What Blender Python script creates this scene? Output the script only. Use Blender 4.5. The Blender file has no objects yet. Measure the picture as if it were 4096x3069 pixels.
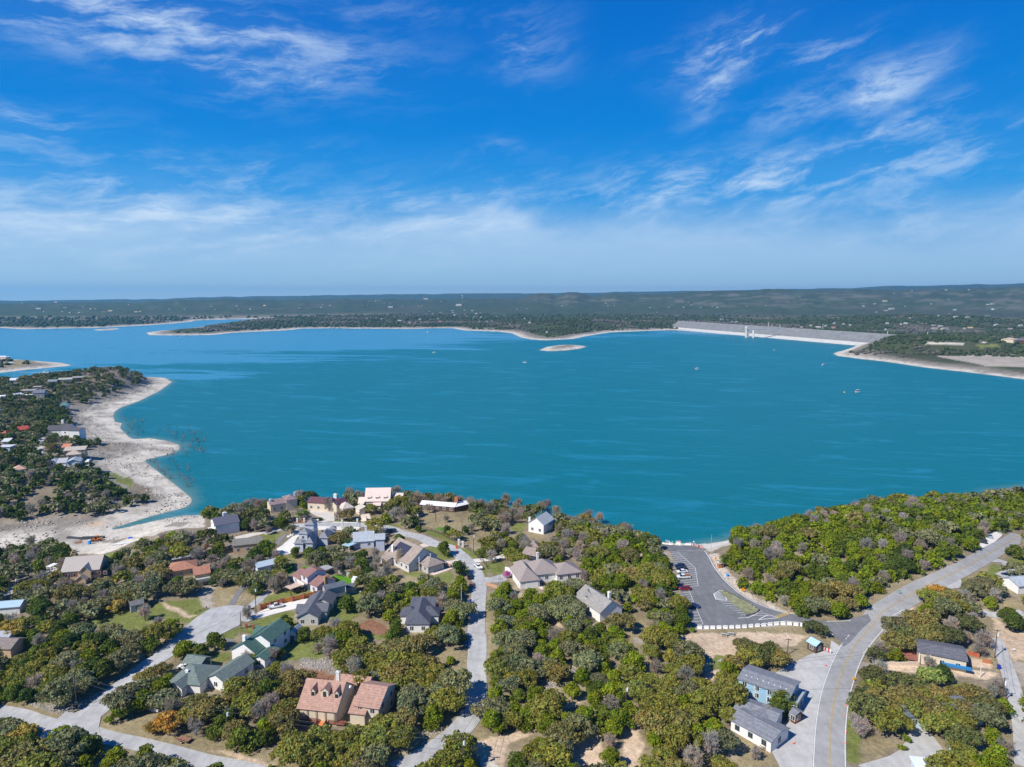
import bpy, math, random
import numpy as np
from mathutils import Vector
R = math.radians
random.seed(7); rng = np.random.default_rng(7)
sc = bpy.context.scene
COL = sc.collection
# ---------------------------------------------------------------- camera
CAMZ = 135.0; PITCH = R(7.2); F = 2731.0; CU, CV = 2048.0, 1534.5   # photograph is 4096 x 3069
cam = bpy.data.objects.new('camera', bpy.data.cameras.new('camera')); COL.objects.link(cam)
cam.location = (0, 0, CAMZ); cam.rotation_euler = (math.pi/2 - PITCH, 0, 0)
cam.data.sensor_width = 36; cam.data.lens = 36*F/4096.0
cam.data.clip_start = 1; cam.data.clip_end = 120000
sc.camera = cam
# ---------------------------------------------------------------- light
SUN_EL = R(44); SUN_TRAVEL = Vector((0.80, 0.60, 0)).normalized()     # shadows fall to the right and away
sd = Vector((SUN_TRAVEL.x*math.cos(SUN_EL), SUN_TRAVEL.y*math.cos(SUN_EL), -math.sin(SUN_EL)))
sun = bpy.data.objects.new('sun', bpy.data.lights.new('sun', 'SUN')); COL.objects.link(sun)
sun.data.energy = 5.0; sun.data.angle = R(0.5); sun.data.color = (1.0, 0.955, 0.88)
sun.rotation_euler = sd.to_track_quat('-Z', 'Y').to_euler(); sun.location = (0, 0, 500)
W = bpy.data.worlds.new('World'); sc.world = W; W.use_nodes = True
def build_sky():
    nt = W.node_tree; N = nt.nodes; L = nt.links; N.clear()
    out = N.new('ShaderNodeOutputWorld'); bg = N.new('ShaderNodeBackground')
    sky = N.new('ShaderNodeTexSky'); sky.sky_type = 'NISHITA'; sky.sun_disc = False
    sky.sun_elevation = SUN_EL; sky.sun_rotation = math.atan2(-SUN_TRAVEL.x, -SUN_TRAVEL.y)
    sky.air_density = 1.3; sky.dust_density = 0.25; sky.ozone_density = 2.8; sky.altitude = 300
    hs = N.new('ShaderNodeHueSaturation'); hs.inputs['Saturation'].default_value = 1.34; hs.inputs['Value'].default_value = 0.97
    hs.inputs['Hue'].default_value = 0.49
    L.new(sky.outputs[0], hs.inputs['Color'])
    tc = N.new('ShaderNodeTexCoord'); sep = N.new('ShaderNodeSeparateXYZ'); L.new(tc.outputs['Generated'], sep.inputs[0])
    def M(op, a, b=None, c=None):
        n = N.new('ShaderNodeMath'); n.operation = op
        for i, q in enumerate((a, b, c)):
            if q is None: continue
            if isinstance(q, (int, float)): n.inputs[i].default_value = q
            else: L.new(q, n.inputs[i])
        return n.outputs[0]
    X, Y, Z = sep.outputs
    az = M('ARCTAN2', X, Y); el = M('ARCSINE', Z)
    def azel(u, v):
        x = (u-CU)/F; y = (CV-v)/F
        d = Vector((x, math.cos(PITCH)+y*math.sin(PITCH), -math.sin(PITCH)+y*math.cos(PITCH))).normalized()
        return math.atan2(d.x, d.y), math.asin(d.z)
    def noise(vec, scale, detail=6, rough=.55, dist=0., lac=2.):
        n = N.new('ShaderNodeTexNoise'); n.inputs['Scale'].default_value = scale; n.inputs['Detail'].default_value = detail
        n.inputs['Roughness'].default_value = rough; n.inputs['Distortion'].default_value = dist
        L.new(vec, n.inputs['Vector']); return n.outputs['Fac']
    def comb(a, b, c=0.):
        n = N.new('ShaderNodeCombineXYZ')
        for i, q in enumerate((a, b, c)):
            if isinstance(q, (int, float)): n.inputs[i].default_value = q
            else: L.new(q, n.inputs[i])
        return n.outputs[0]
    def smooth(x, a, b):
        n = N.new('ShaderNodeMapRange'); n.interpolation_type = 'SMOOTHSTEP'
        n.inputs['From Min'].default_value = a; n.inputs['From Max'].default_value = b
        L.new(x, n.inputs['Value']); return n.outputs[0]
    # warp the cloud coordinates a little so nothing is an ellipse
    wn = noise(comb(az, el), 5.0, 4, .6); wn2 = noise(comb(az, el, 3.7), 5.0, 4, .6)
    azw = M('ADD', az, M('MULTIPLY', M('SUBTRACT', wn, .5), .09)); elw = M('ADD', el, M('MULTIPLY', M('SUBTRACT', wn2, .5), .05))
    # streaks: fine wisps leaning up to the right
    def streak(ang, sx, sy, seed):
        c, s = math.cos(ang), math.sin(ang)
        p = M('ADD', M('MULTIPLY', azw, c), M('MULTIPLY', elw, s)); q = M('SUBTRACT', M('MULTIPLY', elw, c), M('MULTIPLY', azw, s))
        return noise(comb(M('MULTIPLY', p, sx), M('MULTIPLY', q, sy), seed), 1.0, 10, .66, .12)
    sA = smooth(streak(R(14), 9, 30, 1.3), .42, .72); sB = smooth(streak(R(6), 7, 30, 5.1), .42, .72)
    blobs = [  # u, v, radius u, radius v, tilt deg, strength, streak set
        (640, 110, 560, 95, -3, .95, 1), (180, 70, 300, 70, -8, .6, 1), (900, 235, 260, 90, -6, .8, 1), (1230, 315, 85, 42, 8, .65, 0), (1500, 40, 260, 40, 4, .22, 0),
        (2080, 150, 130, 90, -14, .42, 0), (2930, 190, 190, 70, 12, 1.0, 0), (2840, 330, 60, 120, -28, .7, 0), (3320, 205, 110, 55, 16, .7, 0),
        (3560, 335, 115, 55, 26, .9, 0), (3290, 415, 230, 48, 12, .42, 0), (3560, 515, 240, 45, 17, .65, 0), (3300, 600, 200, 34, 10, .35, 0),
        (70, 508, 150, 44, 3, .8, 1), (1985, 595, 75, 26, 0, .38, 0), (970, 745, 130, 42, 15, .6, 0), (1130, 650, 170, 35, 12, .4, 0),
        (3050, 730, 760, 85, 5, .82, 0), (3800, 650, 250, 42, 4, .4, 0), (500, 830, 900, 150, -2, .62, 1), (1750, 850, 480, 120, 7, .48, 0), (3600, 830, 500, 100, 2, .42, 0)]
    tot = None
    for (u, v, ru, rv, ang, st, k) in blobs:
        a0, e0 = azel(u, v); c, s = math.cos(R(ang)), math.sin(R(ang))
        dx = M('SUBTRACT', azw, a0); dy = M('SUBTRACT', elw, e0)
        p = M('DIVIDE', M('ADD', M('MULTIPLY', dx, c), M('MULTIPLY', dy, s)), ru/F)
        q = M('DIVIDE', M('SUBTRACT', M('MULTIPLY', dy, c), M('MULTIPLY', dx, s)), rv/F)
        r2 = M('ADD', M('MULTIPLY', p, p), M('MULTIPLY', q, q))
        g = M('MULTIPLY', M('POWER', 2.71828, M('MULTIPLY', r2, -0.75)), st)
        g = M('MULTIPLY', g, M('MULTIPLY', M('ADD', sB if k else sA, .04), 1.12))
        tot = g if tot is None else M('MAXIMUM', tot, g)
    # broad thin veil above the horizon, with an uneven top edge
    vn = noise(comb(M('MULTIPLY', azw, 3), M('MULTIPLY', elw, 9), 9.), 1.0, 7, .6, .4)
    top = M('ADD', .135, M('MULTIPLY', M('SUBTRACT', vn, .5), .17))
    veil = smooth(M('DIVIDE', M('SUBTRACT', top, el), .075), 0., 1.)
    veil = M('MULTIPLY', veil, M('ADD', .26, M('MULTIPLY', vn, .34)))
    veil = M('MULTIPLY', veil, smooth(el, -.005, .10))
    bn = M('MULTIPLY', smooth(streak(R(3), 3, 24, 8.2), .45, .8), smooth(M('ABSOLUTE', M('SUBTRACT', el, .10)), .09, .0))
    veil = M('ADD', veil, M('MULTIPLY', bn, .16))
    fac = M('MINIMUM', M('ADD', M('MULTIPLY', tot, .86), veil), .93)
    fac = M('MULTIPLY', fac, smooth(el, -.02, .01))
    # clear-air colour by elevation, deeper and cleaner than the model sky alone
    rp = N.new('ShaderNodeValToRGB'); L.new(M('DIVIDE', el, 1.2), rp.inputs['Fac']); e = rp.color_ramp.elements
    def lin(c): return [((q/255+.055)/1.055)**2.4 if q > 10 else q/255/12.92 for q in c]
    stops = [(0, (200,226,243)), (1.6, (160,204,236)), (4, (124,181,231)), (8, (40,152,229)), (13, (0,130,219)), (20, (0,111,206)), (28, (0,97,189)), (60, (2,62,140))]
    while len(e) < len(stops): e.new(.5)
    for q, (d, c) in zip(e, stops): q.position = R(d)/1.2; q.color = (*lin(c), 1)
    sc2 = N.new('ShaderNodeVectorMath'); sc2.operation = 'SCALE'; sc2.inputs['Scale'].default_value = 8.6; L.new(rp.outputs[0], sc2.inputs[0])
    m0 = N.new('ShaderNodeMix'); m0.data_type = 'RGBA'; m0.inputs['Factor'].default_value = .98; L.new(hs.outputs[0], m0.inputs[6]); L.new(sc2.outputs[0], m0.inputs[7])
    mix = N.new('ShaderNodeMix'); mix.data_type = 'RGBA'
    L.new(fac, mix.inputs['Factor']); L.new(m0.outputs[2], mix.inputs[6]); mix.inputs[7].default_value = (5.9, 7.2, 8.6, 1)
    L.new(mix.outputs[2], bg.inputs['Color']); bg.inputs['Strength'].default_value = 0.10
    L.new(bg.outputs[0], out.inputs['Surface'])
build_sky()
vs = sc.view_settings; sc.display_settings.display_device = 'sRGB'
vs.view_transform = 'Standard'; vs.look = 'None'; vs.exposure = 0.22; vs.gamma = 1.0; vs.use_curve_mapping = False
sc.render.engine = 'CYCLES'
sc.cycles.max_bounces = 5; sc.cycles.diffuse_bounces = 2; sc.cycles.glossy_bounces = 2; sc.cycles.volume_bounces = 0
sc.cycles.transparent_max_bounces = 8; sc.cycles.use_denoising = True
# ---------------------------------------------------------------- photograph coordinates -> places
TAG = dict(a=(0,1400,2.6976), b=(0,1950,2.6976), c=(0,2469,2.6976), d=(780,1900,2.6976), e=(780,2469,2.6976), f=(1560,1950,2.6976),
           g=(1560,2469,2.6976), h=(2340,2050,2.6976), i=(2500,2469,2.6976), j=(3276,2469,2.6976), k=(3276,1900,2.6976), l=(2676,1950,2.761),
           m=(0,1100,2.1602), n=(1024,1100,2.1602), o=(2048,1100,2.1602), p=(3072,1100,2.1602),
           q=(900,2480,5.5225), r=(640,2600,7.363), s=(1120,2230,6.136), t=(1140,2040,5.267), w=(1520,2120,6.9125), x=(1950,2140,4.142),
           y=(1200,1930,5.027), z=(0,1600,4.735), v=(2880,2640,5.1775))
def P(t, x, y):
    o = TAG[t]; return (o[0]+x/o[2], o[1]+y/o[2])
def PL(t, *pts): return [P(t, *q) for q in pts]
cp, sp = math.cos(PITCH), math.sin(PITCH)
def raydir(u, v):
    a = (u-CU)/F; b = (CV-v)/F
    return np.array((a, cp+b*sp, -sp+b*cp))
def plane(u, v, z=0.):
    d = raydir(u, v); t = (z-CAMZ)/d[2]
    return np.array((d[0]*t, d[1]*t))
def project(x, y, z):
    dz = z-CAMZ; dep = y*cp - dz*sp; up = y*sp + dz*cp
    return CU + F*x/dep, CV - F*up/dep
# ---------------------------------------------------------------- value noise
def _lat(ix, iy, seed):
    n = (ix.astype(np.int64)*374761393 + iy.astype(np.int64)*668265263 + seed*974711) & 0x7fffffff
    n = ((n ^ (n >> 13))*1274126177) & 0x7fffffff
    return ((n ^ (n >> 16)) & 0xffff)/65535.0
def vnoise(x, y, seed=0):
    ix = np.floor(x); iy = np.floor(y); fx = x-ix; fy = y-iy
    fx = fx*fx*(3-2*fx); fy = fy*fy*(3-2*fy)
    a = _lat(ix, iy, seed); b = _lat(ix+1, iy, seed); c = _lat(ix, iy+1, seed); d = _lat(ix+1, iy+1, seed)
    return (a*(1-fx)+b*fx)*(1-fy)+(c*(1-fx)+d*fx)*fy
def fbm(x, y, scale, seed=0, oct=4):
    s = 0; a = .5; t = 0
    for k in range(oct):
        s = s + a*vnoise(x/scale, y/scale, seed+k*17); t += a; a *= .5; scale *= .5
    return s/t
def sstep(x, a, b):
    t = np.clip((x-a)/(b-a), 0, 1); return t*t*(3-2*t)
# ---------------------------------------------------------------- shorelines (polygons on the water plane)
def W0(pts, z=0.): return np.array([plane(u, v, z) for u, v in pts])
def smoothpoly(p, it=1):
    for _ in range(it):
        q = np.roll(p, -1, 0); p = np.stack([p*.75+q*.25, p*.25+q*.75], 1).reshape(-1, 2)
    return p
MAIN = W0([(380,2130),(450,2121),(520,2106),(600,2087),(680,2072),(740,2063),(800,2062),(830,2070),(870,2080),(1000,2066),(1250,2036),(1500,2016),(1800,2026),(2000,2052),(2200,2088),
           (2400,2132),(2560,2176),(2700,2198),(2790,2182),(2850,2172),(2915,2163),(2990,2140),(3100,2104),(3300,2066),(3600,2036),(3800,2013),(3880,1998),(3940,1985),(4000,1968),(4096,1950),(4400,1905),(5200,1850)])
MAIN = np.vstack([MAIN, [[900, 300], [900, -200], [-900, -200], [-900, 330], [-300, 352], [-270, 372]]])
LEFT = W0([(400,2132),(430,2120),(520,2092),(600,2067),(680,2046),(740,2031),(766,2012),(767,1995),(745,1974),(700,1938),(650,1900),(600,1862),(575,1842),(640,1826),(690,1814),(716,1800),(720,1782),(680,1766),(600,1753),(535,1757),
           (515,1748),(480,1712),(488,1692),(460,1688),(453,1668),(456,1650),(480,1632),(560,1603),(640,1563),(688,1528),(660,1512),(600,1508),(500,1515),(380,1525),(200,1542),(0,1556),(-500,1580)])
LEFT = np.vstack([LEFT, [[-1500, 300], [-420, 345], [-300, 352], [-268, 368]]])
SPIT = W0([(-400,1520),(0,1492),(100,1480),(200,1471),(290,1462),(245,1452),(180,1447),(100,1441),(0,1436),(-400,1430)])
ISLE = W0([(2158,1401),(2190,1388),(2240,1381),(2290,1380),(2345,1386),(2320,1395),(2260,1402),(2200,1405)])
ISLT = W0([(370,1320),(410,1316),(455,1313),(480,1315),(450,1320),(400,1323)])
FARA = W0([(-600,1330),(0,1312),(93,1317.5),(222,1314.5),(384,1312),(509,1306),(602,1301),(694,1294),(764,1287),(782,1282),(860,1279),(940,1277.5),(1060,1276),(1106,1274.5),(1100,1276.5),(1000,1282),(920,1292),(852,1303),(760,1313),(640,1324),
           (585,1331),(597,1341),(694,1342),(856,1340),(926,1332),(1024,1327),(1117,1323),(1163,1320),(1209,1315),(1302,1314),(1533,1315),(1626,1316),(1718,1314),(1806,1313),(1857,1322),(1996,1327),(2048,1334),(2085,1351),(2131,1359),(2187,1362),
           (2293,1356),(2344,1345),(2395,1337),(2441,1330),(2511,1327),(2641,1322),(2696,1321),(2835,1330),(2974,1341),(3072,1351),(3257,1367),(3442,1381)])
FARB = W0([(3438,1396),(3412,1400),(3350,1408),(3334,1415),(3350,1424),(3442,1436),(3535,1446),(3697,1470),(3859,1488),(3998,1505),(4096,1518),(4600,1590)])
far_left = np.array([[-60000, 8000], [-60000, 70000], [60000, 70000], [60000, 3000]])
dam_w0 = plane(3442, 1381); dam_tail = np.array([dam_w0[0]+320, dam_w0[1]-120])
FAR = np.vstack([FARA, FARB, [[2600, 400], [60000, 600]], far_left[::-1]])
def sdf(px, py, poly, margin=900):
    out = np.full(px.shape, -1e4); lo = poly.min(0)-margin; hi = poly.max(0)+margin
    m = (px > lo[0]) & (px < hi[0]) & (py > lo[1]) & (py < hi[1])
    if not m.any(): return out
    x = px[m]; y = py[m]; d2 = np.full(x.shape, 1e18); ins = np.zeros(x.shape, bool)
    n = len(poly)
    for k in range(n):
        ax, ay = poly[k]; bx, by = poly[(k+1) % n]; ex, ey = bx-ax, by-ay; L2 = ex*ex+ey*ey+1e-12
        t = np.clip(((x-ax)*ex+(y-ay)*ey)/L2, 0, 1); dx = x-ax-t*ex; dy = y-ay-t*ey
        d2 = np.minimum(d2, dx*dx+dy*dy)
        c = ((ay > y) != (by > y))
        with np.errstate(divide='ignore', invalid='ignore'):
            xi = ex*(y-ay)/(ey if ey != 0 else 1e-12)+ax
        ins ^= (c & (x < xi))
    d = np.sqrt(d2); out[m] = np.where(ins, d, -d); return out
def inpoly(x, y, poly): return sdf(np.atleast_1d(np.asarray(x, float)), np.atleast_1d(np.asarray(y, float)), poly, 1) > 0
# polar grid, near rows follow the view, far rows grow by 1.1 %
v_rows = np.arange(3700, 1985, -3.2)
rows = [(CAMZ-14)/math.tan(math.atan((v-CV)/F)+PITCH) for v in v_rows]
rr = rows[-1]
while rr < 16500:
    rr *= 1.0095 if rr < 5000 else 1.014
    rows.append(rr)
RW = np.array([8., 30., 60., 80.] + [q for q in rows if q > 95]); NR = len(RW)
AZ = np.radians(np.linspace(-56, 56, 980)); NA = len(AZ)
ga, gr = np.meshgrid(AZ, RW); GX = gr*np.sin(ga); GY = gr*np.cos(ga)
TAB = lambda s, t: np.interp(s, [q[0] for q in t], [q[1] for q in t])
def ring(u_, r_, r0, w, tab, seed, amp, base=0):
    zt = np.interp(u_, [q[0] for q in tab], [q[1] for q in tab])
    z = CAMZ + r0*(1190-zt)/F*1.0
    n = (fbm(r_*0+u_, r_*0+1., 60, seed, 4)-.5)*amp*r0/F
    z = z+n-base
    k = np.exp(-((r_-r0)/w)**2)
    return z*k
def build_height():
    x, y, r, a = GX, GY, gr, ga
    wob = (fbm(x, y, 18, 3, 3)-.5)*5; wobf = (fbm(x, y, 90, 5, 3)-.5)*26
    H = np.full(x.shape, -9.)
    SH = np.full(x.shape, -1e4)
    nearm = r < 2500
    def put(poly, tabs, wb, margin=900):
        s0 = sdf(x, y, poly, margin); ww = np.clip(np.abs(s0)/25, 0, 1)
        s = s0+wb*ww
        z = np.where(s > 0, tabs(s), np.maximum(s*.10, -9))
        return s0, z
    sM, zM = put(MAIN, lambda s: TAB(s, [(0,0),(2,.6),(34,13.6),(48,15),(400,15)]), wob)
    gl = sstep(x, -232, -168)*(1-sstep(x, 285, 345)*sstep(y, 380, 420)); zg = TAB(sM+wob, [(0,0),(25,1.6),(55,5),(90,10),(130,14.5),(400,15)]); zM = np.where(sM > 0, zg*(1-gl)+zM*gl, zM)
    # boat ramp: gentler near the end of the car park
    hillR = 9*np.exp(-(((x-175)/75)**2+((y-300)/55)**2)) + 2*np.exp(-(((x-280)/100)**2+((y-360)/60)**2))
    zM = np.where(sM > 0, zM + hillR*sstep(sM, 5, 50)+(fbm(x, y, 70, 8, 2)-.5)*2.2*sstep(sM, 40, 90), zM)
    sL, zL = put(LEFT, lambda s: TAB(s, [(0,0),(14,1.1),(34,3.2),(48,6.5),(62,9.),(110,17),(170,24),(500,27)]), wob)
    q = plane(*P('a',1280,255), 20.); zL = zL+13*np.exp(-(((x-q[0])/150)**2+((y-q[1])/110)**2))*sstep(sL, 18, 70)
    zL = np.where(sL > 0, zL+(fbm(x, y, 120, 4, 3)-.5)*7*sstep(sL, 45, 120), zL)
    sS, zS = put(SPIT, lambda s: TAB(s, [(0,0),(18,1.2),(45,4),(60,6),(200,11)]), wobf*.5)
    sI, zI = put(ISLE, lambda s: TAB(s, [(0,0),(10,1.5),(60,5)]), wobf*.1)
    sT, zT = put(ISLT, lambda s: TAB(s, [(0,0),(20,1.5),(60,3)]), wobf*.1)
    u_, _ = project(x, y, np.full(x.shape, 50.)); 
    sF, zF = put(FAR, lambda s: TAB(s, [(0,0),(25,1.6),(55,4.5),(80,7),(260,12),(9000,14)]), wobf, 70000)
    hl = 18*(fbm(x, y, 700, 21, 4)-.3)*sstep(sF, 120, 900)*sstep(r, 1500, 3000)
    ap = 150*sstep(r, 3200, 5200)*sstep(u_, 1700, 3300)
    hl2 = (fbm(x, y, 1500, 33, 5)-.42)*(30*sstep(r, 3000, 5500)+ap*.7)
    Cc = 16*np.exp(-(((x+150)/420)**2+((y-2750)/260)**2)) + 22*np.exp(-(((x-330)/260)**2+((y-2950)/300)**2)) + 30*np.exp(-(((x-1900)/500)**2+((y-3100)/500)**2))
    zfar = zF+hl+np.maximum(hl2, -6)*sstep(sF, 200, 1200)+Cc*sstep(sF, 30, 300)
    rt1 = [(-900,1212),(0,1208),(500,1206),(1000,1199),(1500,1199),(2040,1197),(2110,1187),(2150,1174),(2200,1176),(2225,1184),(2270,1172),(2310,1173),(2360,1186),(2400,1178),(2560,1178),(2700,1175),(2835,1166),(2974,1163),(3230,1160),(3396,1163),(3604,1166),(3951,1161),(4096,1158),(4900,1150)]
    rt3 = [(-900,1202),(0,1201),(620,1197),(700,1192),(996,1187),(1302,1182),(1672,1177),(2048,1175),(2557,1169),(3141,1160),(3400,1158),(3550,1152),(3700,1151),(4096,1147),(4900,1142)]
    z1 = ring(u_, r, 7200, 1500, rt1, 51, 10); z3 = ring(u_, r, 13000, 2500, rt3, 61, 5)
    zfar = np.maximum(zfar, np.maximum(z1+(fbm(x, y, 350, 71, 4)-.6)*22*sstep(r, 4500, 7000), z3))
    zfar = np.where(r > 20000, np.minimum(zfar, 60), zfar)
    for q in (plane(*P('p',1560,546), 33.),):
        dq = np.hypot(x-q[0], y-q[1]+60); zfar = np.maximum(zfar, 33.5*(1-sstep(dq, 110, 300)))
    q = plane(*P('p',1100,640), 14.); zfar = zfar+9*np.exp(-(((x-q[0])/150)**2+((y-q[1]-50)/110)**2))*sstep(sF, 15, 60)
    H = np.maximum.reduce([zM, zL, zS, zI, zT, np.where(sF > 0, zfar, zF)])
    S = np.maximum.reduce([sM, sL, sS, sI, sT, sF])
    return H, S, sM, sL, sF, sS
HG, SG, SM, SL, SF, SS = build_height()
HG[:4] = 12.0
LR = np.log(RW)
def height(x, y):
    x = np.asarray(x, float); y = np.asarray(y, float); r = np.hypot(x, y); a = np.arctan2(x, y)
    i = np.clip(np.searchsorted(RW, r)-1, 0, NR-2); j = np.clip(((a-AZ[0])/(AZ[1]-AZ[0])).astype(int), 0, NA-2)
    fr = np.clip((r-RW[i])/(RW[i+1]-RW[i]), 0, 1); fa = np.clip((a-AZ[j])/(AZ[1]-AZ[0]), 0, 1)
    return (HG[i, j]*(1-fa)+HG[i, j+1]*fa)*(1-fr)+(HG[i+1, j]*(1-fa)+HG[i+1, j+1]*fa)*fr
def gfield(G, x, y):
    r = np.hypot(x, y); a = np.arctan2(x, y)
    i = np.clip(np.searchsorted(RW, r), 0, NR-1); j = np.clip(np.rint((a-AZ[0])/(AZ[1]-AZ[0])).astype(int), 0, NA-1)
    return G[i, j]
_ts = np.concatenate([np.linspace(90, 700, 900), np.geomspace(702, 60000, 1300)])
def ground(u, v, h=0.):
    """point of the ground (plus h) that shows at photograph pixel u, v"""
    d = raydir(u, v); x = d[0]*_ts; y = d[1]*_ts; z = CAMZ-h+d[2]*_ts
    g = np.maximum(height(x, y), 0.); b = np.nonzero(z < g)[0]
    if len(b) == 0: k = len(_ts)-1
    else: k = b[0]
    if k == 0: return (x[0], y[0], g[0])
    z0, z1 = z[k-1]-g[k-1], z[k]-g[k]; t = z0/(z0-z1+1e-9)
    X = x[k-1]+(x[k]-x[k-1])*t; Y = y[k-1]+(y[k]-y[k-1])*t
    return (X, Y, float(np.maximum(height(X, Y), 0)))
def GP(pts, h=0.): return np.array([ground(u, v, h)[:2] for u, v in pts])
# ---------------------------------------------------------------- materials
_mats = {}
def nodes_mat(name):
    m = bpy.data.materials.new(name); m.use_nodes = True
    return m, m.node_tree.nodes, m.node_tree.links, m.node_tree.nodes['Principled BSDF']
def mat(name, col, rough=.85, var=.12, scale=1.2, metal=0., objcol=False, stripes=None, detail=4, spec=.3, bump=0.):
    """matte procedural material: a colour broken up by noise, with optional ribs/courses along an object axis"""
    key = name
    if key in _mats: return _mats[key]
    m, N, L, B = nodes_mat(name)
    B.inputs['Roughness'].default_value = rough; B.inputs['Metallic'].default_value = metal; B.inputs['Specular IOR Level'].default_value = spec
    tc = N.new('ShaderNodeTexCoord'); no = N.new('ShaderNodeTexNoise'); no.inputs['Scale'].default_value = scale; no.inputs['Detail'].default_value = detail
    no.inputs['Roughness'].default_value = .65
    L.new(tc.outputs['Object'], no.inputs['Vector'])
    mr = N.new('ShaderNodeMapRange'); mr.inputs['From Min'].default_value = .3; mr.inputs['From Max'].default_value = .7
    mr.inputs['To Min'].default_value = 1-var; mr.inputs['To Max'].default_value = 1+var; L.new(no.outputs['Fac'], mr.inputs['Value'])
    val = mr.outputs[0]
    if stripes:
        ax, per, dep = stripes
        wv = N.new('ShaderNodeTexWave'); wv.bands_direction = ax; wv.inputs['Scale'].default_value = .314/per*1.0; wv.inputs['Distortion'].default_value = .3
        L.new(tc.outputs['Object'], wv.inputs['Vector'])
        m2 = N.new('ShaderNodeMapRange'); m2.inputs['To Min'].default_value = 1-dep; m2.inputs['To Max'].default_value = 1+dep*.3; L.new(wv.outputs['Fac'], m2.inputs['Value'])
        mm = N.new('ShaderNodeMath'); mm.operation = 'MULTIPLY'; L.new(val, mm.inputs[0]); L.new(m2.outputs[0], mm.inputs[1]); val = mm.outputs[0]
    mx = N.new('ShaderNodeVectorMath'); mx.operation = 'SCALE'; L.new(val, mx.inputs['Scale'])
    if objcol:
        oi = N.new('ShaderNodeObjectInfo'); L.new(oi.outputs['Color'], mx.inputs[0])
    else: mx.inputs[0].default_value = col
    L.new(mx.outputs[0], B.inputs['Base Color'])
    if bump:
        bp = N.new('ShaderNodeBump'); bp.inputs['Distance'].default_value = bump; L.new(no.outputs['Fac'], bp.inputs['Height']); L.new(bp.outputs[0], B.inputs['Normal'])
    _mats[key] = m; return m
def roofm(col):  return mat('shingle_%02x%02x%02x' % tuple(int(c*255) for c in col), col, .9, .27, 1.1, detail=10, stripes=('Z', .35, .12))
def metalm(col): return mat('metalroof_%02x%02x%02x' % tuple(int(c*255) for c in col), col, .45, .05, .6, spec=.5, stripes=('X', .6, .16))
def wallm(col):  return mat('wall_%02x%02x%02x' % tuple(int(c*255) for c in col), col, .85, .07, .9, detail=5, stripes=('Z', .22, .05))
def stonem(col): return mat('stone_%02x%02x%02x' % tuple(int(c*255) for c in col), col, .9, .25, 1.6, detail=6)
def plain(col, rough=.7, metal=0., nm=None): return mat(nm or 'paint_%02x%02x%02x' % tuple(int(c*255) for c in col), col, rough, .04, 2., metal=metal)
GLASS = mat('window_glass', (.03,.04,.05), .08, .1, .3, spec=.8)
TRIM = plain((.72,.71,.68)); WOODD = mat('dark_wood', (.09,.055,.035), .85, .2, 3.); WOOD = mat('brown_wood', (.25,.16,.09), .8, .2, 3.)
RUB = plain((.02,.02,.02), .8, nm='rubber')
# ---------------------------------------------------------------- object helpers
def tagit(o, label=None, cat=None, group=None, kind=None):
    if label: o['label'] = label
    if cat: o['category'] = cat
    if group: o['group'] = group
    if kind: o['kind'] = kind
    return o
def empty(name, loc=(0,0,0), rz=0.):
    o = bpy.data.objects.new(name, None); o.empty_display_size = .5; COL.objects.link(o); o.location = loc; o.rotation_euler = (0,0,rz); return o
class MB:
    """collects shapes and links them as one mesh object"""
    def __init__(s): s.v = []; s.f = []; s.m = []; s.T = None
    def add(s, vs, fs, mi=0):
        b = len(s.v); s.v += [tuple(q) for q in vs]; s.f += [tuple(i+b for i in f) for f in fs]; s.m += [mi]*len(fs)
    def box(s, x0, x1, y0, y1, z0, z1, mi=0):
        s.add([(x0,y0,z0),(x1,y0,z0),(x1,y1,z0),(x0,y1,z0),(x0,y0,z1),(x1,y0,z1),(x1,y1,z1),(x0,y1,z1)], [(0,3,2,1),(4,5,6,7),(0,1,5,4),(1,2,6,5),(2,3,7,6),(3,0,4,7)], mi)
    def tube(s, p, q, r0, r1=None, n=6, mi=0, cap=True):
        r1 = r0 if r1 is None else r1; p = Vector(p); q = Vector(q); d = (q-p)
        if d.length < 1e-6: return
        d.normalize(); a = d.orthogonal().normalized(); b = d.cross(a); vs = []
        for c, r in ((p, r0), (q, r1)):
            for k in range(n):
                t = 2*math.pi*k/n; vs.append(c+a*(math.cos(t)*r)+b*(math.sin(t)*r))
        fs = [(k, (k+1)%n, n+(k+1)%n, n+k) for k in range(n)]
        if cap: fs += [tuple(range(n-1, -1, -1)), tuple(range(n, 2*n))]
        s.add(vs, fs, mi)
    def prism(s, poly, z0, z1, mi=0):
        n = len(poly); vs = [(a, b, z0) for a, b in poly]+[(a, b, z1) for a, b in poly]
        s.add(vs, [tuple(range(n-1, -1, -1)), tuple(range(n, 2*n))]+[(k, (k+1)%n, n+(k+1)%n, n+k) for k in range(n)], mi)
    def xprism(s, prof, x0, x1, mi=0):      # profile in (y, z) extruded along x
        n = len(prof); vs = [(x0, a, b) for a, b in prof]+[(x1, a, b) for a, b in prof]
        s.add(vs, [tuple(range(n-1, -1, -1)), tuple(range(n, 2*n))]+[(k, (k+1)%n, n+(k+1)%n, n+k) for k in range(n)], mi)
    def build(s, name, mats, parent=None, loc=None, rz=None, smooth=False):
        me = bpy.data.meshes.new(name); me.from_pydata(s.v, [], s.f)
        for m in (mats if isinstance(mats, (list, tuple)) else [mats]): me.materials.append(m)
        if any(s.m): me.polygons.foreach_set('material_index', s.m)
        if smooth: me.polygons.foreach_set('use_smooth', [True]*len(s.f))
        me.update(); o = bpy.data.objects.new(name, me); COL.objects.link(o)
        if parent: o.parent = parent
        if loc is not None: o.location = loc
        if rz is not None: o.rotation_euler = (0,0,rz)
        return o
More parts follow.
